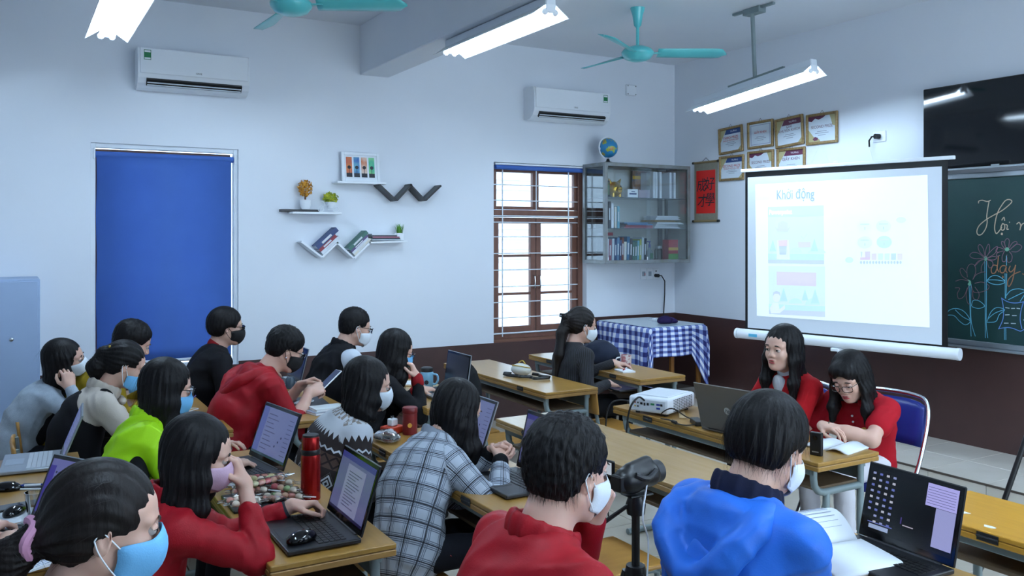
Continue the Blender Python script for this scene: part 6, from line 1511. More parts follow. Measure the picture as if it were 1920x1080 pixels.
person('person in a black pinstripe jacket with a long ponytail by the window', at(1090, 610, 6.3), (3.55, 5.22), 0, yaw=-10, pitch=12, roll=0, s=.98, res=1.15, top=dict(name='pinstripe_jacket', mat=m_pin, uv=True, amp=.0025), bottom=m_blackc, hair=PONY(([('h', -.08, 0, .03), ('h', -.125, 0, .03), ('m', -.13, 0, .02, -.03, 0, -.1), ('m', -.13, 0, .02, -.06, -.01, -.25), ('m', -.13, 0, .02, -.09, -.01, -.42)], (.045, .026, .036, .04, .012), (.045, .028, .036, .034, .01)), tz=.03), hairmat=m_hairb, mask=m_mw, seed=9, headscale=1.03,
       lh=dict(w=(3.92, 5.25, .80), f=(.85, -.45, -.1), pose='rest'), rh=dict(w=(3.70, 5.02, .70), f=(.9, .1, -.3), pose='flat'), extra=x9)

# --- left group
def x3(P):
    m = m_blackc; fw = -P['back']
    P['garment']('pinafore', [(p[0], p[1]) for p in P['torso'](.016, 0)[:3]] + P['hips'](.018) + [(rc(P['sp'](.7), P['N'] - P['up'] * .03 + P['lat'] * q * .085, .1, .05), .03) for q in (-1, 1)], m, .0085, .002)
    c = P['T'](-.10, -.03, .045); MB().box((-.006, -.004, -.03), (.006, .004, .03), .003, mtx=Matrix.Translation(Vector(c))).build('hair_clip', M('yellow_clip', '#c8a018', .4), P['o'])
    P['garment']('bow', [(el(P['N'] + fw * .1 - P['up'] * .03 + P['lat'] * q * .03, (.02, .035, .022)), .01) for q in (-1, 1)], m_cream, .006, .002)
person('person in a cream blouse and black pinafore with a clipped ponytail', at(233, 684, 4.55), (.28, 4.97), 0, yaw=0, pitch=24, roll=0, s=.96, res=1.05, top=dict(name='blouse', mat=m_cream, amp=.005), hair=PONY(([('h', -.08, 0, .03), ('h', -.12, 0, .02), ('m', -.125, 0, .01, -.03, 0, -.06), ('m', -.125, 0, .01, -.02, 0, -.17)], (.045, .03, .04, .014), (.045, .03, .04, .012)), tz=.02), mask=m_mb, maskdrop=.02, seed=3, sleeve_r=1.25, bulge=.05,
       rh=dict(w=(.70, 4.88, .85), cuff=.5), lh=dict(w=(.70, 5.04, .85), cuff=.5), collar=dict(mat=m_cream, h=.03, r=.072, open=.4), extra=x3)
person('person in a mustard jacket half hidden behind the cream blouse', at(247, 642, 5.25), (.3, 5.64), 0, yaw=0, pitch=24, roll=0, s=1.0, fem=False, res=1.2, top=dict(name='jacket', mat=m_must), hair=dict(SHORT, vol=1.03), seed=2, bulge=.05, rh=dict(w=(.74, 5.5, .8)), lh=dict(w=(.74, 5.75, .8)))
def x1(P): P['garment']('dark_vest', [(seg_el(P['sp'](.35) - P['back'] * .06, P['sp'](.85) - P['back'] * .05, P['lat'], .12, .1, .11, .09), .03)], m_blackc, .009, .002)
person('person in a pale grey sweater leaning the head on one hand, white mask', at(122, 675, 5.0), (.03, 5.62), 0, yaw=-14, pitch=-4, roll=12, s=.96, res=1.15, top=dict(name='sweater', mat=m_grey, amp=.0045), hair=dict(LONG(.15, .02, .13, .0, .0, facey=.072, facex=.085), vol=1.02), mask=m_mw, seed=21,
       rh=dict(w=(.30, 5.45, .90), f=(-.1, .3, .9), u=(.3, -1, 0), pose='cheek', hint=(.1, -.4, -1)), lh=dict(w=(.4, 5.78, .72)), extra=x1)
# --- only the arms of this one reach into the picture
person('person at the left edge typing on the chat laptop, only hands in view', (-.30, 3.04, 1.14), (-.42, 2.97), 31, yaw=0, pitch=14, s=1.0, res=1.2, top=dict(name='shirt', mat=m_navy), hair=dict(SHORT, vol=1.02), seed=18, fem=False, rh=dict(w=(.0, 3.10, .81), f=(.9, .45, -.06), pose='type', cuff=.3), lh=dict(w=(-.09, 3.26, .81), f=(.9, .3, -.06), pose='type', cuff=.3))
# ================================================================== laptops and small things
m_lapb = M('black_laptop_shell', '#0d0e12', .4, noise=(200, '#101116', .6)); m_laps = M('silver_laptop_shell', '#9aa0a8', .35, .6); m_lapg = M('grey_brown_laptop_shell', '#6a6661', .4, .5); m_key = M('black_keys', '#08090b', .45); m_keyw = M('white_keys', '#c8ced4', .45)
def scrm(nm, c, k): return M('screen_' + nm, '#050507', .25, emit=(c, k * .8))
KEYM = {}
def laptop(label, hinge, yaw, W=.345, D=.235, Hs=.22, tilt=18, shell=None, ui='doc', keys=None, lidlogo=False, bezel=None, z=None):
    """hinge: centre of the hinge line on the desk; the user sits on the local -x side"""
    shell = shell or m_lapb; keys = keys or m_key; bezel = bezel or m_blackg
    t = thing('laptop', label, 'laptop', (hinge[0], hinge[1], (DH if z is None else z) + .0008), R(yaw), 'open laptops')
    base = MB().box((-D, -W / 2, .004), (.006, W / 2, .019), .004, seg=2).build('base', shell, t)
    ft = MB()
    for a in (-D + .02, -.02):
        for c in (-W / 2 + .03, W / 2 - .03): ft.cyl((a, c, 0), (a, c, .0045), .007, n=10)
    ft.build('feet', m_black, t)
    k = MB(); kw = (W - .04) / 14
    for r_ in range(5):
        for c in range(14):
            if r_ == 0 and 4 <= c <= 8: continue
            k.box((-D * .50 + r_ * .0188 - .012, -W / 2 + .02 + c * kw + .001, .019), (-D * .50 + r_ * .0188 + .0035, -W / 2 + .02 + (c + 1) * kw - .0012, .0212))
        if r_ == 0: k.box((-D * .50 - .012, -W / 2 + .02 + 4 * kw + .001, .019), (-D * .50 + .0035, -W / 2 + .02 + 9 * kw - .001, .0212))
    o = k.build('keyboard', keys, t); o['kind'] = 'stuff'
    MB().box((-D + .015, -.055, .0188), (-D * .5 - .028, .055, .0196)).build('touchpad', M('touchpad_dark', '#15161b', .5) if shell != m_laps else m_alu, t)
    Mt = Matrix.Translation((.002, 0, .017)) @ Matrix.Rotation(R(tilt), 4, 'Y')
    lid = MB().box((0, -W / 2, .004), (.007, W / 2, Hs + .012), .003, mtx=Mt).build('lid', shell, t)
    MB().box((-.0015, -W / 2 + .004, .008), (0, W / 2 - .004, Hs + .008), mtx=Mt).build('bezel', bezel, t)
    MB().cyl((.002, -W * .38, .017), (.002, W * .38, .017), .006, n=10).build('hinge', m_dark, t)
    x_ = -.0022; y0, y1, z0, z1 = -W / 2 + .014, W / 2 - .014, .026, Hs - .004
    def rect(nm, a, b_, c, d, mat, lvl, parent):       # fractions of the screen, a,b left-right (user's view), c,d bottom-top
        ya, yb = y1 - (y1 - y0) * a, y1 - (y1 - y0) * b_; xx = x_ - lvl * .00045
        return MB().quad(*[Mt @ Vector(p) for p in ((xx, ya, z0 + (z1 - z0) * c), (xx, yb, z0 + (z1 - z0) * c), (xx, yb, z0 + (z1 - z0) * d), (xx, ya, z0 + (z1 - z0) * d))]).build(nm, mat, parent)
    if ui == 'doc':
        s_ = rect('screen', 0, 1, 0, 1, scrm('lav', '#62679c', .45), 0, t); rect('title_bar', 0, 1, .9, 1, scrm('violet', '#3a3a90', .45), 1, s_); rect('page', .25, .78, .05, .84, scrm('page', '#868db4', .5), 1, s_)
        for i in range(12): rect('text_line', .32, (.7, .62, .55, .66)[i % 4], .72 - i * .052, .735 - i * .052, scrm('line', '#4a4f80', .4), 2, s_)
        rect('task_bar', 0, 1, 0, .045, scrm('task', '#1c1c50', .35), 1, s_)
    elif ui == 'list':
        s_ = rect('screen', 0, 1, 0, 1, scrm('pale', '#7480b4', .5), 0, t); rect('task_bar', 0, 1, 0, .05, scrm('green_bar', '#3a5a6a', .35), 1, s_); rect('side_bar', 0, .16, .05, 1, scrm('side', '#5a68b0', .5), 1, s_)
        for i in range(9):
            rect('row', .2, (.45, .52, .4)[i % 3], .86 - i * .09, .875 - i * .09, scrm('line', '#4a4f80', .4), 1, s_); rect('mark', .82, .95, .86 - i * .09, .872 - i * .09, scrm('line', '#4a4f80', .4), 1, s_)
        for i in range(3): rect('thumbnail', .6 + .06 * i, .625 + .06 * i, .25 + .1 * i, .29 + .1 * i, scrm('dark', '#16205a', .3), 1, s_)
    elif ui == 'chat':
        s_ = rect('screen', 0, 1, 0, 1, scrm('chat', '#6c70b4', .5), 0, t); rect('side_bar', 0, .1, .05, .88, scrm('purple', '#3c2f9c', .5), 1, s_); rect('panel', .35, .72, .1, .78, scrm('panel', '#8489d0', .55), 1, s_); rect('task_bar', 0, 1, 0, .05, scrm('task', '#1c1c50', .35), 1, s_)
        for i in range(7): rect('contact', .12, .145, .75 - i * .095, .79 - i * .095, scrm('dark', '#16205a', .3), 1, s_); rect('contact_name', .16, .3, .76 - i * .095, .775 - i * .095, scrm('line', '#4a4f80', .4), 1, s_)
        for i in range(5): rect('message', .38, (.6, .55, .66)[i % 3], .7 - i * .1, .715 - i * .1, scrm('line', '#4a4f80', .4), 2, s_)
        rect('picture', .42, .52, .42, .48, scrm('dark', '#16205a', .3), 2, s_)
    elif ui == 'desktop':
        s_ = rect('screen', 0, 1, 0, 1, scrm('black', '#05060c', .3), 0, t)
        for i in range(9):
            for j in range(4):
                if i > 6 and j == 0: continue
                rect('icon', .03 + j * .08, .065 + j * .08, .9 - i * .095, .935 - i * .095, scrm(('icon_a', 'icon_b', 'icon_c')[(i * 2 + j) % 3], ('#9aa6d8', '#6a78c8', '#c8ccdc')[(i * 2 + j) % 3], .6), 1, s_)
        rect('search_box', .07, .3, .05, .115, scrm('lightbox', '#9fb2d8', .7), 1, s_); rect('spreadsheet', .66, .99, .66, 1, scrm('sheet', '#a9a8e8', .8), 1, s_); rect('chat_panel', .78, .99, .08, .655, scrm('sheet2', '#9a9fd4', .75), 2, s_)
        for i in range(7): rect('sheet_line', .67, .97, .70 + i * .04, .706 + i * .04, scrm('line', '#4a4f80', .4), 2, s_)
        rect('flame', .45, .57, .24, .255, scrm('glow', '#c8c0d0', .6), 1, s_); rect('flame', .42, .435, .26, .36, scrm('glow2', '#5a4aa0', .4), 1, s_); rect('task_icons', .05, .34, .135, .15, scrm('icon_b', '#6a78c8', .6), 1, s_)
    else: s_ = rect('screen', 0, 1, 0, 1, scrm('off', '#20243a', .3), 0, t)
    if lidlogo:
        m_ = Mt @ frame_m((.0072, 0, Hs * .5), (0, 1, 0), (0, 0, 1)); lg = MB(); lg.cyl((.007, 0, Hs * .5), (.0078, 0, Hs * .5), .019, n=24); bmesh.ops.transform(lg.bm, matrix=Mt, verts=lg.bm.verts); c_ = lg.build('logo_disc', m_chrome, t); text('hp', .03, Mt @ frame_m((.0082, 0, Hs * .5), (0, 1, 0), (0, 0, 1)), m_dark, c_, 'logo', shear=.3)
    return t
laptop('open black laptop with a document on screen beside the red thermos', (.985, 2.858), 0, W=.35, D=.235, Hs=.225, tilt=17, ui='doc')
laptop('open black laptop with a list on screen beyond the wrapped sweets', (.955, 3.78), 9, W=.36, D=.24, Hs=.235, tilt=20, ui='list')
laptop('open silver laptop with white keys at the left edge', (.20, 4.33), -4, W=.33, D=.225, Hs=.215, tilt=22, shell=m_laps, ui='list', keys=m_keyw, bezel=m_laps)
laptop('open laptop with a purple chat window, at the left edge', (.145, 3.29), 31, W=.335, D=.225, Hs=.22, tilt=24, shell=m_laps, ui='chat', bezel=m_blackg)
laptop('open silver laptop in front of the person in the black suit', (1.68, 5.88), 0, W=.33, D=.225, Hs=.22, tilt=14, shell=m_laps, ui='off')
laptop('open silver-edged laptop in front of the person in the black coat', (2.465, 4.99), 0, W=.33, D=.23, Hs=.225, tilt=8, shell=m_laps, ui='off')
laptop('open silver laptop, left of the two on the plaid blazer desk', (1.83, 3.60), 0, W=.33, D=.225, Hs=.235, tilt=20, shell=m_laps, ui='list')
laptop('open black laptop, right of the two on the plaid blazer desk', (1.865, 3.02), 0, W=.345, D=.24, Hs=.235, tilt=14, ui='doc')
laptop('open black laptop with dark desktop and icons at lower right', (2.41, 1.735), -2, W=.345, D=.235, Hs=.23, tilt=14, ui='desktop')
laptop('grey-brown laptop seen from behind in front of the red coat', (3.13, 3.21), 190, W=.37, D=.25, Hs=.235, tilt=16, shell=m_lapg, lidlogo=True, ui='off')

def mouse(label, x, y, z, rz):
    t = thing('computer_mouse', label, 'mouse', (x, y, z), R(rz), 'computer mice')
    F = Field([(el((0, 0, .006), (.055, .032, .028)), .01)], .004); F.cut(lambda X, Y, Z: .0004 - Z + 0 * X + 0 * Y, .004); V, Q = F.mesh(); link_mesh('shell', np_mesh('shell', V, Q), m_blackg, t)
    MB().box((.012, -.0035, .028), (.032, .0035, .0335), .002).build('scroll_wheel', m_dark, t)
mouse('black glossy mouse lying on the laptop beside the thermos', .815, 2.755, DH + .0215, 20)
mouse('black mouse on the left edge desk, the farther one', -.005, 3.95, DH + .0008, -20); mouse('black mouse on the left edge desk, the nearer one', .02, 3.60, DH + .0008, 60)

# ---------------- desk with sweets
t = thing('thermos', 'red metal thermos flask with black cap band', 'thermos', (.995, 3.245, DH + .0008)); m_rm = M('red_metallic', '#8e1210', .22, .7)
MB().lathe([(0, 0), (.036, 0), (.037, .004), (.037, .16), (.034, .172), (0, .172)], 32).build('body', m_rm, t, smooth=50); MB().lathe([(.0345, .17), (.0355, .172), (.0355, .188), (.0345, .19), (0, .19)], 32).build('band', m_black, t, smooth=50)
MB().lathe([(.033, .189), (.033, .232), (.03, .238), (0, .238)], 32).build('cup', m_rm, t, smooth=50); MB().lathe([(.0305, .2375), (.03, .244), (.0, .246)], 32).build('cap_top', m_black, t, smooth=50)
t = thing('black_notebook', 'flat black notebook lying under the wrapped sweets', 'notebook', (.70, 3.20, DH + .0006)); MB().box((0, 0, 0), (.26, .22, .012), .003).build('cover', m_lapb, t); MB().box((.003, .003, .003), (.262, .222, .009)).build('pages', m_paper, t)
cm = [M('candy_%d' % i, c, .45) for i, c in enumerate(('#e09a8a', '#d4cc98', '#efe2d0', '#aecb90', '#e6b89c', '#cc5a60'))]; m_wrap = thin_glass('clear_wrapper', (1, 1, 1), .06, .15)
def sweet_master(k):
    t = thing('wrapped_sweet', 'clear-wrapped twist of pastel marshmallow sweets in the pile on the desk', 'sweet', (0, 0, 0), 0, 'wrapped sweets on the desk'); rnd = random.Random(k)
    for q in range(4): MB().sphere((-.045 + q * .026, 0, .0125), .0145, 10, (1, .85, .8)).build('marshmallow', cm[(k * 2 + q * (1 + k % 2)) % 6], t, smooth=True)
    P = [[(x, (.015 if 1 < i < 8 else .006 + .008 * (i in (0, 9))) * math.cos(a), .0135 + (.0125 if 1 < i < 8 else .005) * math.sin(a)) for a in np.linspace(0, 2 * PI, 9)] for i, x in enumerate((-.09, -.07, -.062, -.04, -.015, .01, .03, .047, .056, .08))]
    MB().grid(P).build('wrapper', m_wrap, t, smooth=30); MB().cyl((.05, 0, .0125), (.098, 0, .0125), .0022, n=6).build('stick', m_white, t)
    return t
SW = [sweet_master(k) for k in range(5)]; rnd = random.Random(5); n_s = 0
for lvl, cnt in ((0, 15), (1, 9), (2, 4)):
    for k in range(cnt):
        x, y = .83 + rnd.uniform(-.10, .10) * (1 - .25 * lvl), 3.36 + rnd.uniform(-.13, .15) * (1 - .25 * lvl); a = rnd.uniform(-.9, .9) + (PI if k % 3 == 0 else 0) - .5
        o = SW[n_s] if n_s < 5 else copy_tree(SW[rnd.randrange(5)]); n_s += 1
        o.location = (x, y, DH + .014 + lvl * .021); o.rotation_euler = (rnd.uniform(-.2, .2), rnd.uniform(-.12, .12), a)

# ---------------- left edge desk
def phone(label, loc, rz, mat=None, rot=None, size=(.072, .15)):
    t = thing('phone', label, 'phone', loc, R(rz), 'mobile phones')
    if rot: t.rotation_euler = rot
    MB().box((-size[1] / 2, -size[0] / 2, 0), (size[1] / 2, size[0] / 2, .008), .003, seg=2).build('case', mat or m_black, t); MB().box((-size[1] / 2 + .004, -size[0] / 2 + .004, .008), (size[1] / 2 - .004, size[0] / 2 - .004, .0084)).build('display', scrm('phone', '#5a6a8c', .35) if rot else m_blackg, t); return t
def pen(label, x, y, z, rz, col):
    t = thing('pen', label, 'pen', (x, y, z), R(rz), 'pens'); m = M('pen_' + col.strip('#'), col, .35)
    MB().cyl((-.065, 0, .0045), (.04, 0, .0045), .0042, n=10).build('barrel', m_white, t); MB().cyl((-.07, 0, .0045), (-.02, 0, .0045), .0047, n=10).build('cap', m, t); MB().cyl((.04, 0, .0045), (.058, 0, .0045), .0042, .0008, 10).build('tip', m, t)
phone('white phone lying on the left edge desk behind the chat laptop', (.10, 3.93, DH + .0008), -30, m_white); pen('blue and white pen lying across the white phone', .075, 3.93, DH + .01, -18, '#22348c')
t = thing('paper_sheets', 'sheets of paper on the left edge desk under the near mouse', 'paper', (-.03, 3.58, DH + .0004), R(8)); MB().box((-.14, -.10, 0), (.12, .10, .0004)).build('sheet', m_paper, t)
phone('black phone lying beside the near mouse on the papers', (.035, 3.685, DH + .0012), 10)
t = thing('drinking_glass', 'clear plastic cup on the left edge desk', 'cup', (.085, 3.545, DH + .0008)); MB().lathe([(0, 0), (.026, 0), (.036, .085), (.034, .085), (.0245, .003), (0, .003)], 24).build('cup', thin_glass('clear_plastic', (.93, .96, .98), .18), t, smooth=50)
t = thing('lined_notebook', 'open lined notebook at the lower left corner', 'notebook', (-.02, 3.08, DH + .0008), R(25)); MB().box((-.11, -.15, 0), (.11, .15, .008), .001).build('pages', m_paper, t)
b = MB()
for i in range(22): b.box((-.1 + i * .0092, -.14, .0082), (-.0985 + i * .0092, .14, .0085))
o = b.build('ruled_lines', M('line_blue', '#7f9ad0', .7), t); o['kind'] = 'stuff'
pen('blue and white pen on the lined notebook', .0, 3.045, DH + .0095, 10, '#22348c')

# ---------------- window column desks
t = thing('green_folder', 'green printed folder on the desk behind the red hooded jacket', 'folder', (.87, 4.98, DH + .0006), R(80)); MB().box((-.12, -.09, 0), (.12, .09, .006), .002).build('cover', M('green_cover', '#2d6a34', .4, noise=(12, '#1f4a2a', .5)), t)
phone('violet phone lying on the desk behind the black suit', (.955, 5.62, DH + .0008), 70, M('violet_case', '#6a62a8', .4))
t = thing('earphone_cable', 'white earphone cable curled on the desk by the green folder', 'cable', (.89, 5.25, DH + .003)); MB().tube([Vector(p) for p in smoothpath([(0, 0, 0), (.03, .03, 0), (.06, .0, 0), (.03, -.03, 0), (0, -.06, 0), (.04, -.1, 0)], 4)], .0025, 6).build('cord', m_white, t)
pen('white pen on the desk by the green folder', .9, 5.1, DH + .0008, 60, '#c8ccd4')
t = thing('closed_laptop', 'closed dark grey laptop on the desk of the red hooded jacket', 'laptop', (1.52, 5.06, DH + .0008), R(-6)); MB().box((-.12, -.165, .003), (.12, .165, .011), .003).build('base', m_dark, t); MB().box((-.12, -.165, .0115), (.12, .165, .019), .003).build('lid', M('grey_lid', '#4a4c54', .35, .4), t); MB().box((-.1, -.14, 0), (.1, .14, .0032)).build('feet', m_black, t)
t = thing('folded_mask', 'folded white face mask lying on the closed laptop', 'face mask', (1.50, 5.02, DH + .0202), R(30)); F = Field([(el((0, 0, .006), (.075, .04, .011)), .01)], .005); F.disp(folds(3, .002, 120)); F.cut(lambda X, Y, Z: .0006 - Z + 0 * X + 0 * Y, .003); V, Q = F.mesh(); link_mesh('fabric', np_mesh('fabric', V, Q), m_mw, t)
for k, (lb, c) in enumerate((('pale grey notebook, lower of the two beside the closed laptop', '#9aa4b4'), ('white notebook, upper of the two beside the closed laptop', '#cdd6d8'))):
    t = thing('notebook', lb, 'notebook', (1.56, 4.80, DH + .0008 + k * .0155), R(12 - 9 * k), 'notebooks beside the closed laptop'); MB().box((-.1 + .02 * k, -.065, 0), (.1, .065, .002)).box((-.1 + .02 * k, -.065, .012), (.1, .065, .0145)).build('cover', M('nb_%d' % k, c, .6), t); MB().box((-.098 + .02 * k, -.063, .002), (.098, .063, .012)).build('pages', m_paper, t)
phone('white phone held in both hands of the red hooded jacket', (1.66, 5.02, .895), 0, m_white, (R(0), R(-38), R(10)))
t = thing('bottle_cap_jar', 'small grey-blue lidded jar at the far end of the closed laptop desk', 'jar', (1.60, 5.66, DH + .0008)); MB().lathe([(0, 0), (.03, 0), (.032, .06), (.02, .075), (0, .075)], 18).build('jar', M('jar_blue', '#3a4a58', .4), t, smooth=50)
t = thing('travel_mug', 'light blue travel mug with a dark lid', 'mug', (2.40, 5.27, DH + .0008)); m_lb = M('pale_blue_glaze', '#7fb4d0', .3)
MB().lathe([(0, 0), (.038, 0), (.042, .005), (.043, .095), (.04, .1), (0, .1)], 28).build('body', m_lb, t, smooth=50); MB().lathe([(.04, .0995), (.042, .104), (.04, .125), (.03, .13), (0, .13)], 28).build('lid', m_dark, t, smooth=50); MB().tube([Vector(p) for p in smoothpath([(.03, -.028, .085), (.05, -.05, .08), (.055, -.055, .05), (.045, -.042, .02), (.03, -.028, .018)], 4)], .007, 8).build('handle', m_lb, t, smooth=True); MB().cyl((-.02, -.0375, .035), (-.021, -.0395, .035), .014, n=16).build('emblem', m_ink, t)
t = thing('envelope', 'brown envelope and papers on the desk behind the blue mug', 'paper', (2.33, 5.48, DH + .0008), R(-25)); MB().box((-.11, -.15, 0), (.11, .15, .004)).build('envelope', M('kraft', '#9a7a52', .7), t); MB().box((-.13, -.1, .004), (.08, .06, .006)).build('sheet', m_paper, t)
t = thing('red_pencil_case', 'red pencil case lying behind the papers by the blue mug', 'case', (2.42, 5.68, DH + .0008), R(80)); MB().box((-.08, -.03, 0), (.08, .03, .03), .01, seg=2).build('case', M('case_red', '#8a2a1c', .6), t)
def soft(name, label, cat, loc, rz, prims, mat, h=.009, amp=.005, subparts=None):
    t = thing(name, label, cat, loc, R(rz)); F = Field(prims, h); F.disp(folds(len(label), amp, 70)); F.cut(lambda X, Y, Z: .001 - Z + 0 * X + 0 * Y, .01); V, Q = F.mesh(); link_mesh('body', np_mesh('body', V, Q), mat, t); return t
t = soft('backpack', 'black backpack sitting on the chair behind the yellow desk', 'bag', (2.68, 5.30, .4365), 0, [(el((0, 0, .22), (.12, .17, .25)), .03), (el((.06, 0, .12), (.09, .14, .12)), .03)], cloth('bag_black', '#0b0c10', '#111216'))
MB().tube([(-.11, -.08, .4), (-.13, -.09, .25), (-.12, -.09, .08)], .012, 8).build('strap', m_black, t, smooth=True)
t = soft('dark_bag', 'dark grey-blue soft bag lying on the front window desk', 'bag', (4.03, 5.58, DH), 0, [(el((0, 0, .06), (.13, .2, .12)), .03), (el((.0, .1, .05), (.12, .14, .08)), .03)], cloth('bag_slate', '#1a2030', '#202738'))
t = thing('pouch', 'small white round pouch with yellow zip on the empty desk', 'bag', (3.18, 5.36, DH + .0006), R(15)); F = Field([(el((0, 0, .042), (.06, .085, .045)), .01)], .005); F.disp(folds(8, .0015, 90)); F.cut(lambda X, Y, Z: .0006 - Z + 0 * X + 0 * Y, .006); V, Q = F.mesh(); link_mesh('body', np_mesh('body', V, Q), M('pouch_white', '#c9ccc4', .7), t)
MB().tube([Vector((-.052 * math.cos(a) * .9, .078 * math.sin(a), .062 + .012 * math.cos(a))) for a in np.linspace(0, 2 * PI, 25)[:-1]], .004, 6, True).build('zip', M('yellow_zip', '#b8963a', .5), t, smooth=True); MB().tube([Vector(p) for p in smoothpath([(.0, .03, .084), (.01, .0, .105), (.0, -.04, .086)], 4)], .004, 6).build('handle_loop', M('yellow_zip', '#b8963a', .5), t)
st = [(-.05, .05, .012), (-.09, .09, .016), (-.11, .03, .012), (-.09, -.05, .012), (-.11, -.1, .016), (-.06, -.15, .012), (-.08, -.21, .012), (-.02, -.27, .016), (.03, -.25, .012), (.01, -.18, .014), (.05, -.12, .012), (.04, -.07, .014)]
Pp = smoothpath(st, 5); b = MB(); b.grid([[Vector(p) + Vector((-.006, 0, -.009)), Vector(p) + Vector((.006, .002, .009))] for p in Pp]); solidify(b.build('strap', m_black, t, smooth=True), .003)
t = thing('notepad', 'small white notepad under the hand by the window desk', 'notepad', (3.93, 5.13, DH + .0006), R(-12)); MB().box((-.05, -.075, 0), (.05, .075, .012), .001).build('pages', m_paper, t)
pen('red pen held over the white notepad', 3.95, 5.15, DH + .014, 40, '#b01a1a')
t = thing('mug', 'white mug with a red pattern on the front window desk', 'mug', (4.04, 5.26, DH + .0006)); MB().lathe([(0, 0), (.036, 0), (.04, .006), (.042, .1), (.038, .1), (.036, .012), (0, .01)], 28).build('body', M('mug_pattern', '#d8d2d0', .3, noise=(45, '#a86a70', .12)), t, smooth=50); MB().tube([Vector(p) for p in smoothpath([(-.03, .028, .08), (-.05, .05, .07), (-.05, .05, .04), (-.03, .028, .025)], 4)], .006, 8).build('handle', m_white, t, smooth=True)
t = thing('tablet', 'dark tablet resting on the lap of the pinstripe jacket', 'tablet', (3.80, 5.02, .655), R(0)); MB().box((-.1, -.13, 0), (.1, .13, .01), .003).build('case', m_dark, t); MB().box((-.09, -.12, .01), (.09, .12, .0105)).build('display', scrm('tablet', '#4a5070', .3), t)

# ---------------- plaid blazer desk
t = thing('red_canister', 'red cylindrical canister with a gold emblem', 'canister', (1.755, 4.06, DH + .0006)); mc = M('canister_red', '#6e1518', .4); MB().lathe([(0, 0), (.036, 0), (.037, .003), (.037, .105), (0, .105)], 28).build('body', mc, t, smooth=50); MB().lathe([(.0375, .106), (.0385, .108), (.0385, .132), (.036, .135), (0, .135)], 28).build('lid', mc, t, smooth=50)
MB().cyl((-.015, -.0345, .05), (-.0165, -.038, .05), .011, n=16).build('emblem', M('emblem_gold', '#c8963a', .4), t)
t = thing('orange_box', 'small orange box beside the red canister', 'box', (1.69, 4.13, DH + .0006), R(20)); MB().box((-.05, -.04, 0), (.05, .04, .035), .006, seg=2).build('box', M('orange_plastic', '#c0391a', .4), t)
t = thing('charger', 'white charger cube standing on the orange box', 'charger', (1.69, 4.13, DH + .0362), R(20)); MB().box((-.02, -.02, 0), (.02, .02, .036), .004).build('cube', m_white, t)
for zz_ in (-.006, .006): MB().box((-.002 + zz_, -.006, .036), (zz_, .006, .05)).build('pin', m_chrome, t)
t = soft('plastic_bag', 'crumpled clear plastic bag below the red canister', 'bag', (1.60, 3.98, DH), 0, [(el((0, 0, .02), (.06, .09, .035)), .02)], thin_glass('frosted_bag', (.86, .89, .9), .25, .15), .006, .007)
t = thing('round_glasses', 'thin round wire glasses lying on the desk', 'glasses', (1.735, 3.235, DH + .0006), R(15))
for q in (-1, 1):
    MB().tube([(0.0 + .004, q * .033 + .026 * math.cos(a), .028 + .026 * math.sin(a)) for a in np.linspace(0, 2 * PI, 25)[:-1]], .0012, 6, True).build('rim', m_gframe, t); MB().tube([(.004, q * .059, .03), (.07, q * .05, .012), (.1, q * .03, .002)], .0012, 6).build('temple', m_gframe, t)
MB().tube([(.004, -.008, .03), (.002, 0, .034), (.004, .008, .03)], .0012, 6).build('bridge', m_gframe, t)
phone('dark phone lying beside the round glasses', (1.64, 3.34, DH + .0006), 70); 
t = thing('dark_booklet', 'dark patterned booklet under the clasped hands', 'notebook', (1.70, 3.05, DH + .0006), R(70)); MB().box((-.1, -.07, 0), (.1, .07, .01), .002).build('cover', M('booklet', '#25303a', .5, noise=(40, '#5a6a72', .3)), t)

# ---------------- projector desk
t = thing('projector', 'white data projector on the front desk', 'projector', (3.235, 3.875, DH + .0006), R(22))
m_prj = M('projector_white', '#dde3ea', .4)
b = MB(); b.box((-.165, -.125, .014), (.165, .125, .1), .016, seg=3); b.build('housing', m_prj, t, smooth=30)
MB().box((-.12, -.1, .099), (.13, .09, .106), .004, seg=2).build('top_cover', m_prj, t)
for sx in (-.12, .12):
    for s2 in (-.09, .09): MB().cyl((sx, s2, 0), (sx, s2, .016), .012, n=10).build('foot', m_dark, t)
bm_ = MB().box((-.0012, -.006, -.002), (.0012, .006, .002)).mesh('vent_slot'); bm_.materials.append(m_dark)
for i in range(11):
    for j in range(8):
        o = MB() if False else link_mesh('vent_slot', bm_, None, t, (-.095 + i * .021, -.1255, .026 + j * .0088)); o.rotation_euler = (0, 0, R(90))
MB().box((-.1665, -.105, .03), (-.164, .1, .085), .001).build('port_panel', M('port_panel', '#c3cad2', .5), t)
for k, (yy, zz_, w_, h_, c) in enumerate(((-.085, .065, .012, .012, '#18181c'), (-.065, .065, .022, .01, '#2a3a90'), (-.065, .045, .022, .01, '#2a3a90'), (-.03, .065, .022, .01, '#2a7a4a'), (.0, .062, .012, .014, '#18181c'), (.02, .06, .01, .016, '#18181c'), (.04, .062, .014, .012, '#18181c'), (.062, .065, .008, .008, '#18181c'), (.08, .065, .008, .008, '#8a2020'), (.08, .045, .008, .008, '#c8a030'), (.062, .045, .008, .008, '#18181c'))):
    MB().box((-.169, yy - w_ / 2, zz_ - h_ / 2), (-.166, yy + w_ / 2, zz_ + h_ / 2)).build('port', M('port_' + c.strip('#'), c, .4), t)
MB().cyl((.165, .06, .062), (.18, .06, .062), .034, n=24).build('lens_ring', m_dark, t); MB().cyl((.18, .06, .062), (.182, .06, .062), .026, n=24).build('lens', m_blackg, t)
t = thing('projector_cable', 'black cable looping from the projector down behind the desk', 'cable', (3.07, 3.88, .80))
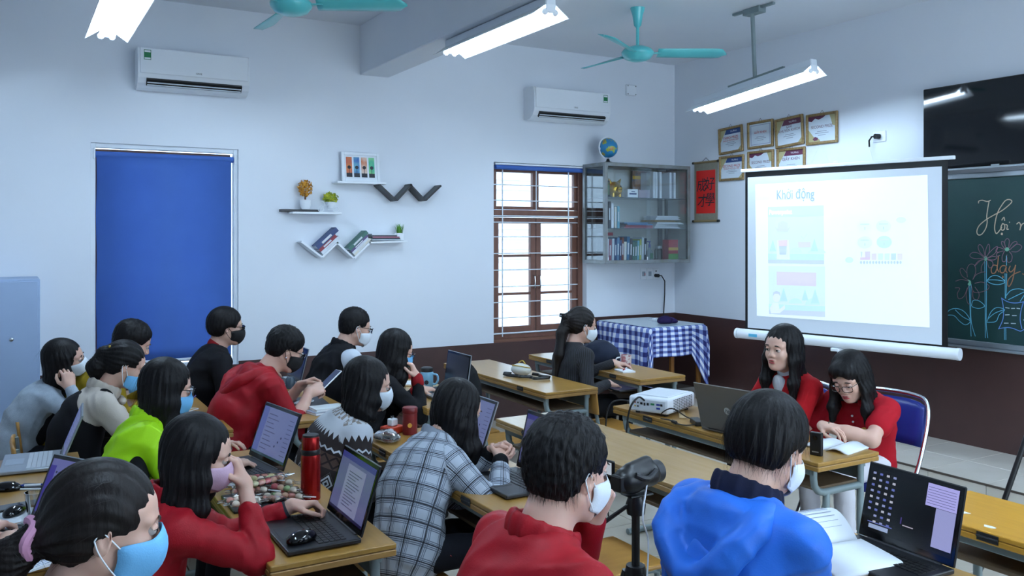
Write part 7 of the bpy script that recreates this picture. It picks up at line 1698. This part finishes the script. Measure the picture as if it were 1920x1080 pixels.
MB().tube([Vector(p) for p in smoothpath([(.005, -.045, .03), (-.05, -.06, .055), (-.09, -.04, .0), (-.10, -.02, -.12), (-.09, 0, -.3), (-.06, .02, -.5), (0, .03, -.72)], 5)], .0055, 8).build('cord', m_cable, t, smooth=True)
t = thing('grey_power_cord', 'grey power cord hanging beside the projector', 'cable', (3.04, 3.97, .79)); MB().tube([Vector(p) for p in smoothpath([(.045, -.02, .01), (-.01, .03, .02), (-.04, .09, -.02), (-.045, .12, -.15), (-.03, .14, -.5), (.0, .15, -.7)], 5)], .0045, 8).build('cord', m_dark, t, smooth=True); MB().cyl((.05, -.022, .01), (.02, .0, .012), .012, n=10).build('plug', m_dark, t)
t = thing('wooden_ruler', 'wooden ruler lying under the projector corner', 'ruler', (3.20, 3.66, DH + .0006), R(52)); MB().box((-.02, -.018, 0), (.26, .018, .006), .001).build('blade', M('ruler_wood', '#b09468', .5), t)
t = thing('power_adapter', 'black laptop power adapter on the projector desk', 'adapter', (3.16, 3.50, DH + .0006), R(65)); MB().box((-.055, -.025, 0), (.055, .025, .028), .006, seg=2).build('brick', m_black, t)
MB().tube([Vector(p) for p in smoothpath([(.05, 0, .014), (.1, .03, .02), (.13, .1, .06), (.2, .14, .02), (.24, .10, .004)], 5)], .0035, 6).build('cord', m_cable, t, smooth=True); MB().tube([Vector(p) for p in smoothpath([(-.05, 0, .014), (-.04, .07, .005), (.02, .11, .004), (.1, .12, .004), (.14, .16, .004)], 5)], .0035, 6).build('cord', m_cable, t, smooth=True); MB().cyl((.02, .108, .006), (.06, .117, .006), .009, n=10).build('ferrite', m_black, t)
t = thing('pocket_recorder', 'small black pocket camera standing on the front desk corner', 'camera', (3.185, 2.735, DH + .0006), R(15)); MB().box((-.012, -.028, 0), (.012, .028, .105), .004, seg=2).build('body', m_black, t); MB().cyl((-.012, 0, .08), (-.016, 0, .08), .01, n=14).build('lens', m_blackg, t); MB().box((-.0125, -.016, .015), (-.0118, .016, .02)).build('badge', m_alu, t)
t = thing('open_workbook', 'open white workbook under the arm of the red polo shirt', 'book', (3.385, 2.80, DH + .0006), R(12))
for s_, nn in ((-1, 7), (1, 5)):
    P = [[(-.1 + .2 * i, s_ * (.004 + .115 * j / 6), .004 + .018 * math.sin(PI * min(1, j / 6 * 1.1)) * (1 if s_ < 0 else .7)) for j in range(7)] for i in range(2)]; solidify(MB().grid(P).build('page_block', m_paper, t, smooth=True), .008, -1)
t = thing('key_ring', 'small steel ring standing on the pale desk', 'ring', (2.60, 3.95, DH + .014)); MB().tube([(.0, .013 * math.cos(a), .013 * math.sin(a)) for a in np.linspace(0, 2 * PI, 21)[:-1]], .0015, 6, True).build('ring', m_chrome, t)

# ---------------- camcorder on its tripod
CT = at(1192, 880, 2.75)
t = thing('tripod', 'black camera tripod in the aisle between the desks', 'tripod', (CT.x, CT.y, 0))
hz = CT.z - .075
MB().cyl((0, 0, .42), (0, 0, hz - .05), .013, n=12).build('centre_column', m_black, t); MB().lathe([(0, 0), (.032, 0), (.036, .02), (.03, .05), (0, .05)], 18, (0, 0, .66)).build('collar', m_black, t, smooth=50)
for k in range(3):
    a = R((15, 135, 255)[k]); rr_ = .23; top = Vector((.03 * math.cos(a), .03 * math.sin(a), .69)); ft = Vector((rr_ * math.cos(a), rr_ * math.sin(a), .012)); d = ft - top
    l_ = MB().cyl(top, top + d * .55, .0135, n=12).build('leg', m_black, t, smooth=40); MB().cyl(top + d * .5, ft, .0105, n=10).build('lower_tube', m_dark, l_, smooth=40); MB().box(top + d * .53 - Vector((.016, .016, .02)), top + d * .53 + Vector((.016, .016, .02)), .004).build('clamp', m_black, l_); MB().sphere(ft, .0118, 10).build('rubber_foot', m_black, l_)
    if k == 2: 
        mid = top + d * .3; ax = d.normalized(); nrm_ = Vector((-.5, -.86, 0)); nrm_ = (nrm_ - ax * nrm_.dot(ax)).normalized()
        text('BENRO', .026, frame_m(mid + nrm_ * .0146, ax, nrm_.cross(ax)), m_white, l_, 'brand_lettering', width=.1)
MB().lathe([(0, 0), (.028, 0), (.032, .03), (.022, .06), (0, .065)], 18, (0, 0, hz - .065)).build('pan_head', m_black, t, smooth=50); MB().box((-.04, -.03, hz - .006), (.05, .03, hz), .003).build('quick_plate', m_black, t)
MB().tube([(-.02, .0, hz - .03), (-.12, .07, hz - .12), (-.2, .11, hz - .2)], [.006, .008, .012], 8).build('pan_handle', m_black, t, smooth=True)
MB().box((-.028, -.05, .56), (.03, -.02, .68), .006).build('battery_box', m_dark, t)
MB().tube([Vector(p) for p in smoothpath([(.02, -.03, hz + .03), (-.02, -.06, hz - .06), (.01, -.05, .8), (.0, -.055, .68)], 5)], .003, 6).build('thin_cable', m_whitem, t)
t = thing('camcorder', 'black camcorder with flip-out screen on the tripod', 'camcorder', (CT.x, CT.y, hz + .0008), R(10))
F = Field([(rc((-.05, 0, .05), (.06, 0, .05), .036, .04), .01), (el((-.02, 0, .045), (.06, .038, .044)), .015), (rc((-.03, .0, .085), (.05, 0, .09), .014, .02), .015)], .005); F.cut(lambda X, Y, Z: .001 - Z + 0 * X + 0 * Y, .005); V, Q = F.mesh(); link_mesh('body', np_mesh('body', V, Q), m_black, t)
MB().cyl((.06, 0, .052), (.105, 0, .052), .034, .036, 24).build('lens_barrel', m_dark, t, smooth=40); MB().cyl((.105, 0, .052), (.106, 0, .052), .028, n=24).build('lens', m_blackg, t)
fs = MB().box((-.06, .04, .05), (-.05, .115, .1), .003).build('flip_screen', m_black, t); MB().box((-.0606, .048, .056), (-.06, .107, .094)).build('display', scrm('cam', '#b8c4d0', .7), fs)
MB().box((-.095, -.022, .02), (-.055, .022, .07), .004).build('battery', m_black, t); MB().tube([Vector(p) for p in smoothpath([(-.04, -.036, .07), (.0, -.05, .055), (.05, -.04, .07)], 4)], .009, 8).build('hand_strap', m_dark, t)

# black tripod at the right edge
t = thing('music_stand', 'black metal tripod stand cut off by the right edge', 'stand', (4.43, 2.42, 0))
MB().tube([(0, 0, .5), (0, 0, 1.15)], .013, 10).build('pole', m_black, t)
for k in range(3):
    a = R((150, 270, 30)[k]); MB().tube([(.02 * math.cos(a), .02 * math.sin(a), .9), (.33 * math.cos(a), .33 * math.sin(a), .014)], .013, 10).build('leg', m_black, t, smooth=True)

# ---------------- reader's desk at lower right
t = thing('open_book', 'thick open book with pictures held by the bright blue jacket', 'book', (2.215, 1.86, DH + .0006), R(-8))
P = [[(-.13 + .26 * i, -.005 - .18 * j / 8, .006 + .02 * (1 - j / 8) ** .5) for j in range(9)] for i in range(2)]; solidify(MB().grid(P).build('page_block', m_paper, t, smooth=True), .012, 1)
P = [[(-.13 + .26 * i, .005 + .16 * j / 8, .02 + .075 * math.sin(PI * j / 8 * .75)) for j in range(9)] for i in range(2)]; pg = MB().grid(P).build('turned_pages', m_paper, t, smooth=True); solidify(pg, .01, 0)
pm = M('print_photo', '#5a5f70', .6, noise=(30, '#b8bcc8', .4))
for i in range(3):
    for j in range(2): MB().box((-.1 + i * .075, -.06 - j * .055, .0262 - j * .004 - .006), (-.045 + i * .075, -.025 - j * .055, .0268 - j * .004)).build('photo', pm, t)
for i in range(7):
    q = 2 + i * .8; MB().box((-.1, .005 + .16 * q / 8, .0268 + .075 * math.sin(PI * q / 8 * .75)), (.1, .008 + .16 * q / 8, .0274 + .075 * math.sin(PI * q / 8 * .75))).build('text_line', M('grey_print', '#8b93a6', .6), t)
rnd = random.Random(9)
for i in range(6):
    x, y = 2.86 + rnd.uniform(.04, .36), .56 + rnd.uniform(.9, 1.45); n_ = 7; pts = [(x + .016 * rnd.uniform(.5, 1) * math.cos(a), y + .03 * rnd.uniform(.5, 1) * math.sin(a)) for a in np.linspace(0, 2 * PI, n_ + 1)[:-1]]
    MB().prism([(p[0] - 2.86, p[1] - .56) for p in pts], .0006, Matrix.Translation((0, 0, DH))).build('paint_chip', m_whitem, DESKS['R1'])

# ---------------- on the corner table
t = soft('purple_cloth', 'crumpled dark purple cloth on the corner table', 'cloth', (5.47, 6.50, TZ + .009), 20, [(el((0, 0, .025), (.10, .07, .05)), .03), (el((.09, -.03, .015), (.06, .05, .035)), .03)], cloth('purple_velvet', '#1d1238', '#251848'), .008, .006)
t = thing('cable_adapter', 'white adapter with cable beside the purple cloth', 'adapter', (5.55, 6.75, TZ + .009), R(30)); MB().box((-.06, -.02, 0), (.06, .02, .025), .005).build('adapter', m_white, t); MB().tube([(.05, 0, .012), (.09, .05, .004), (.06, .1, .004)], .004, 6).build('cord', m_white, t)
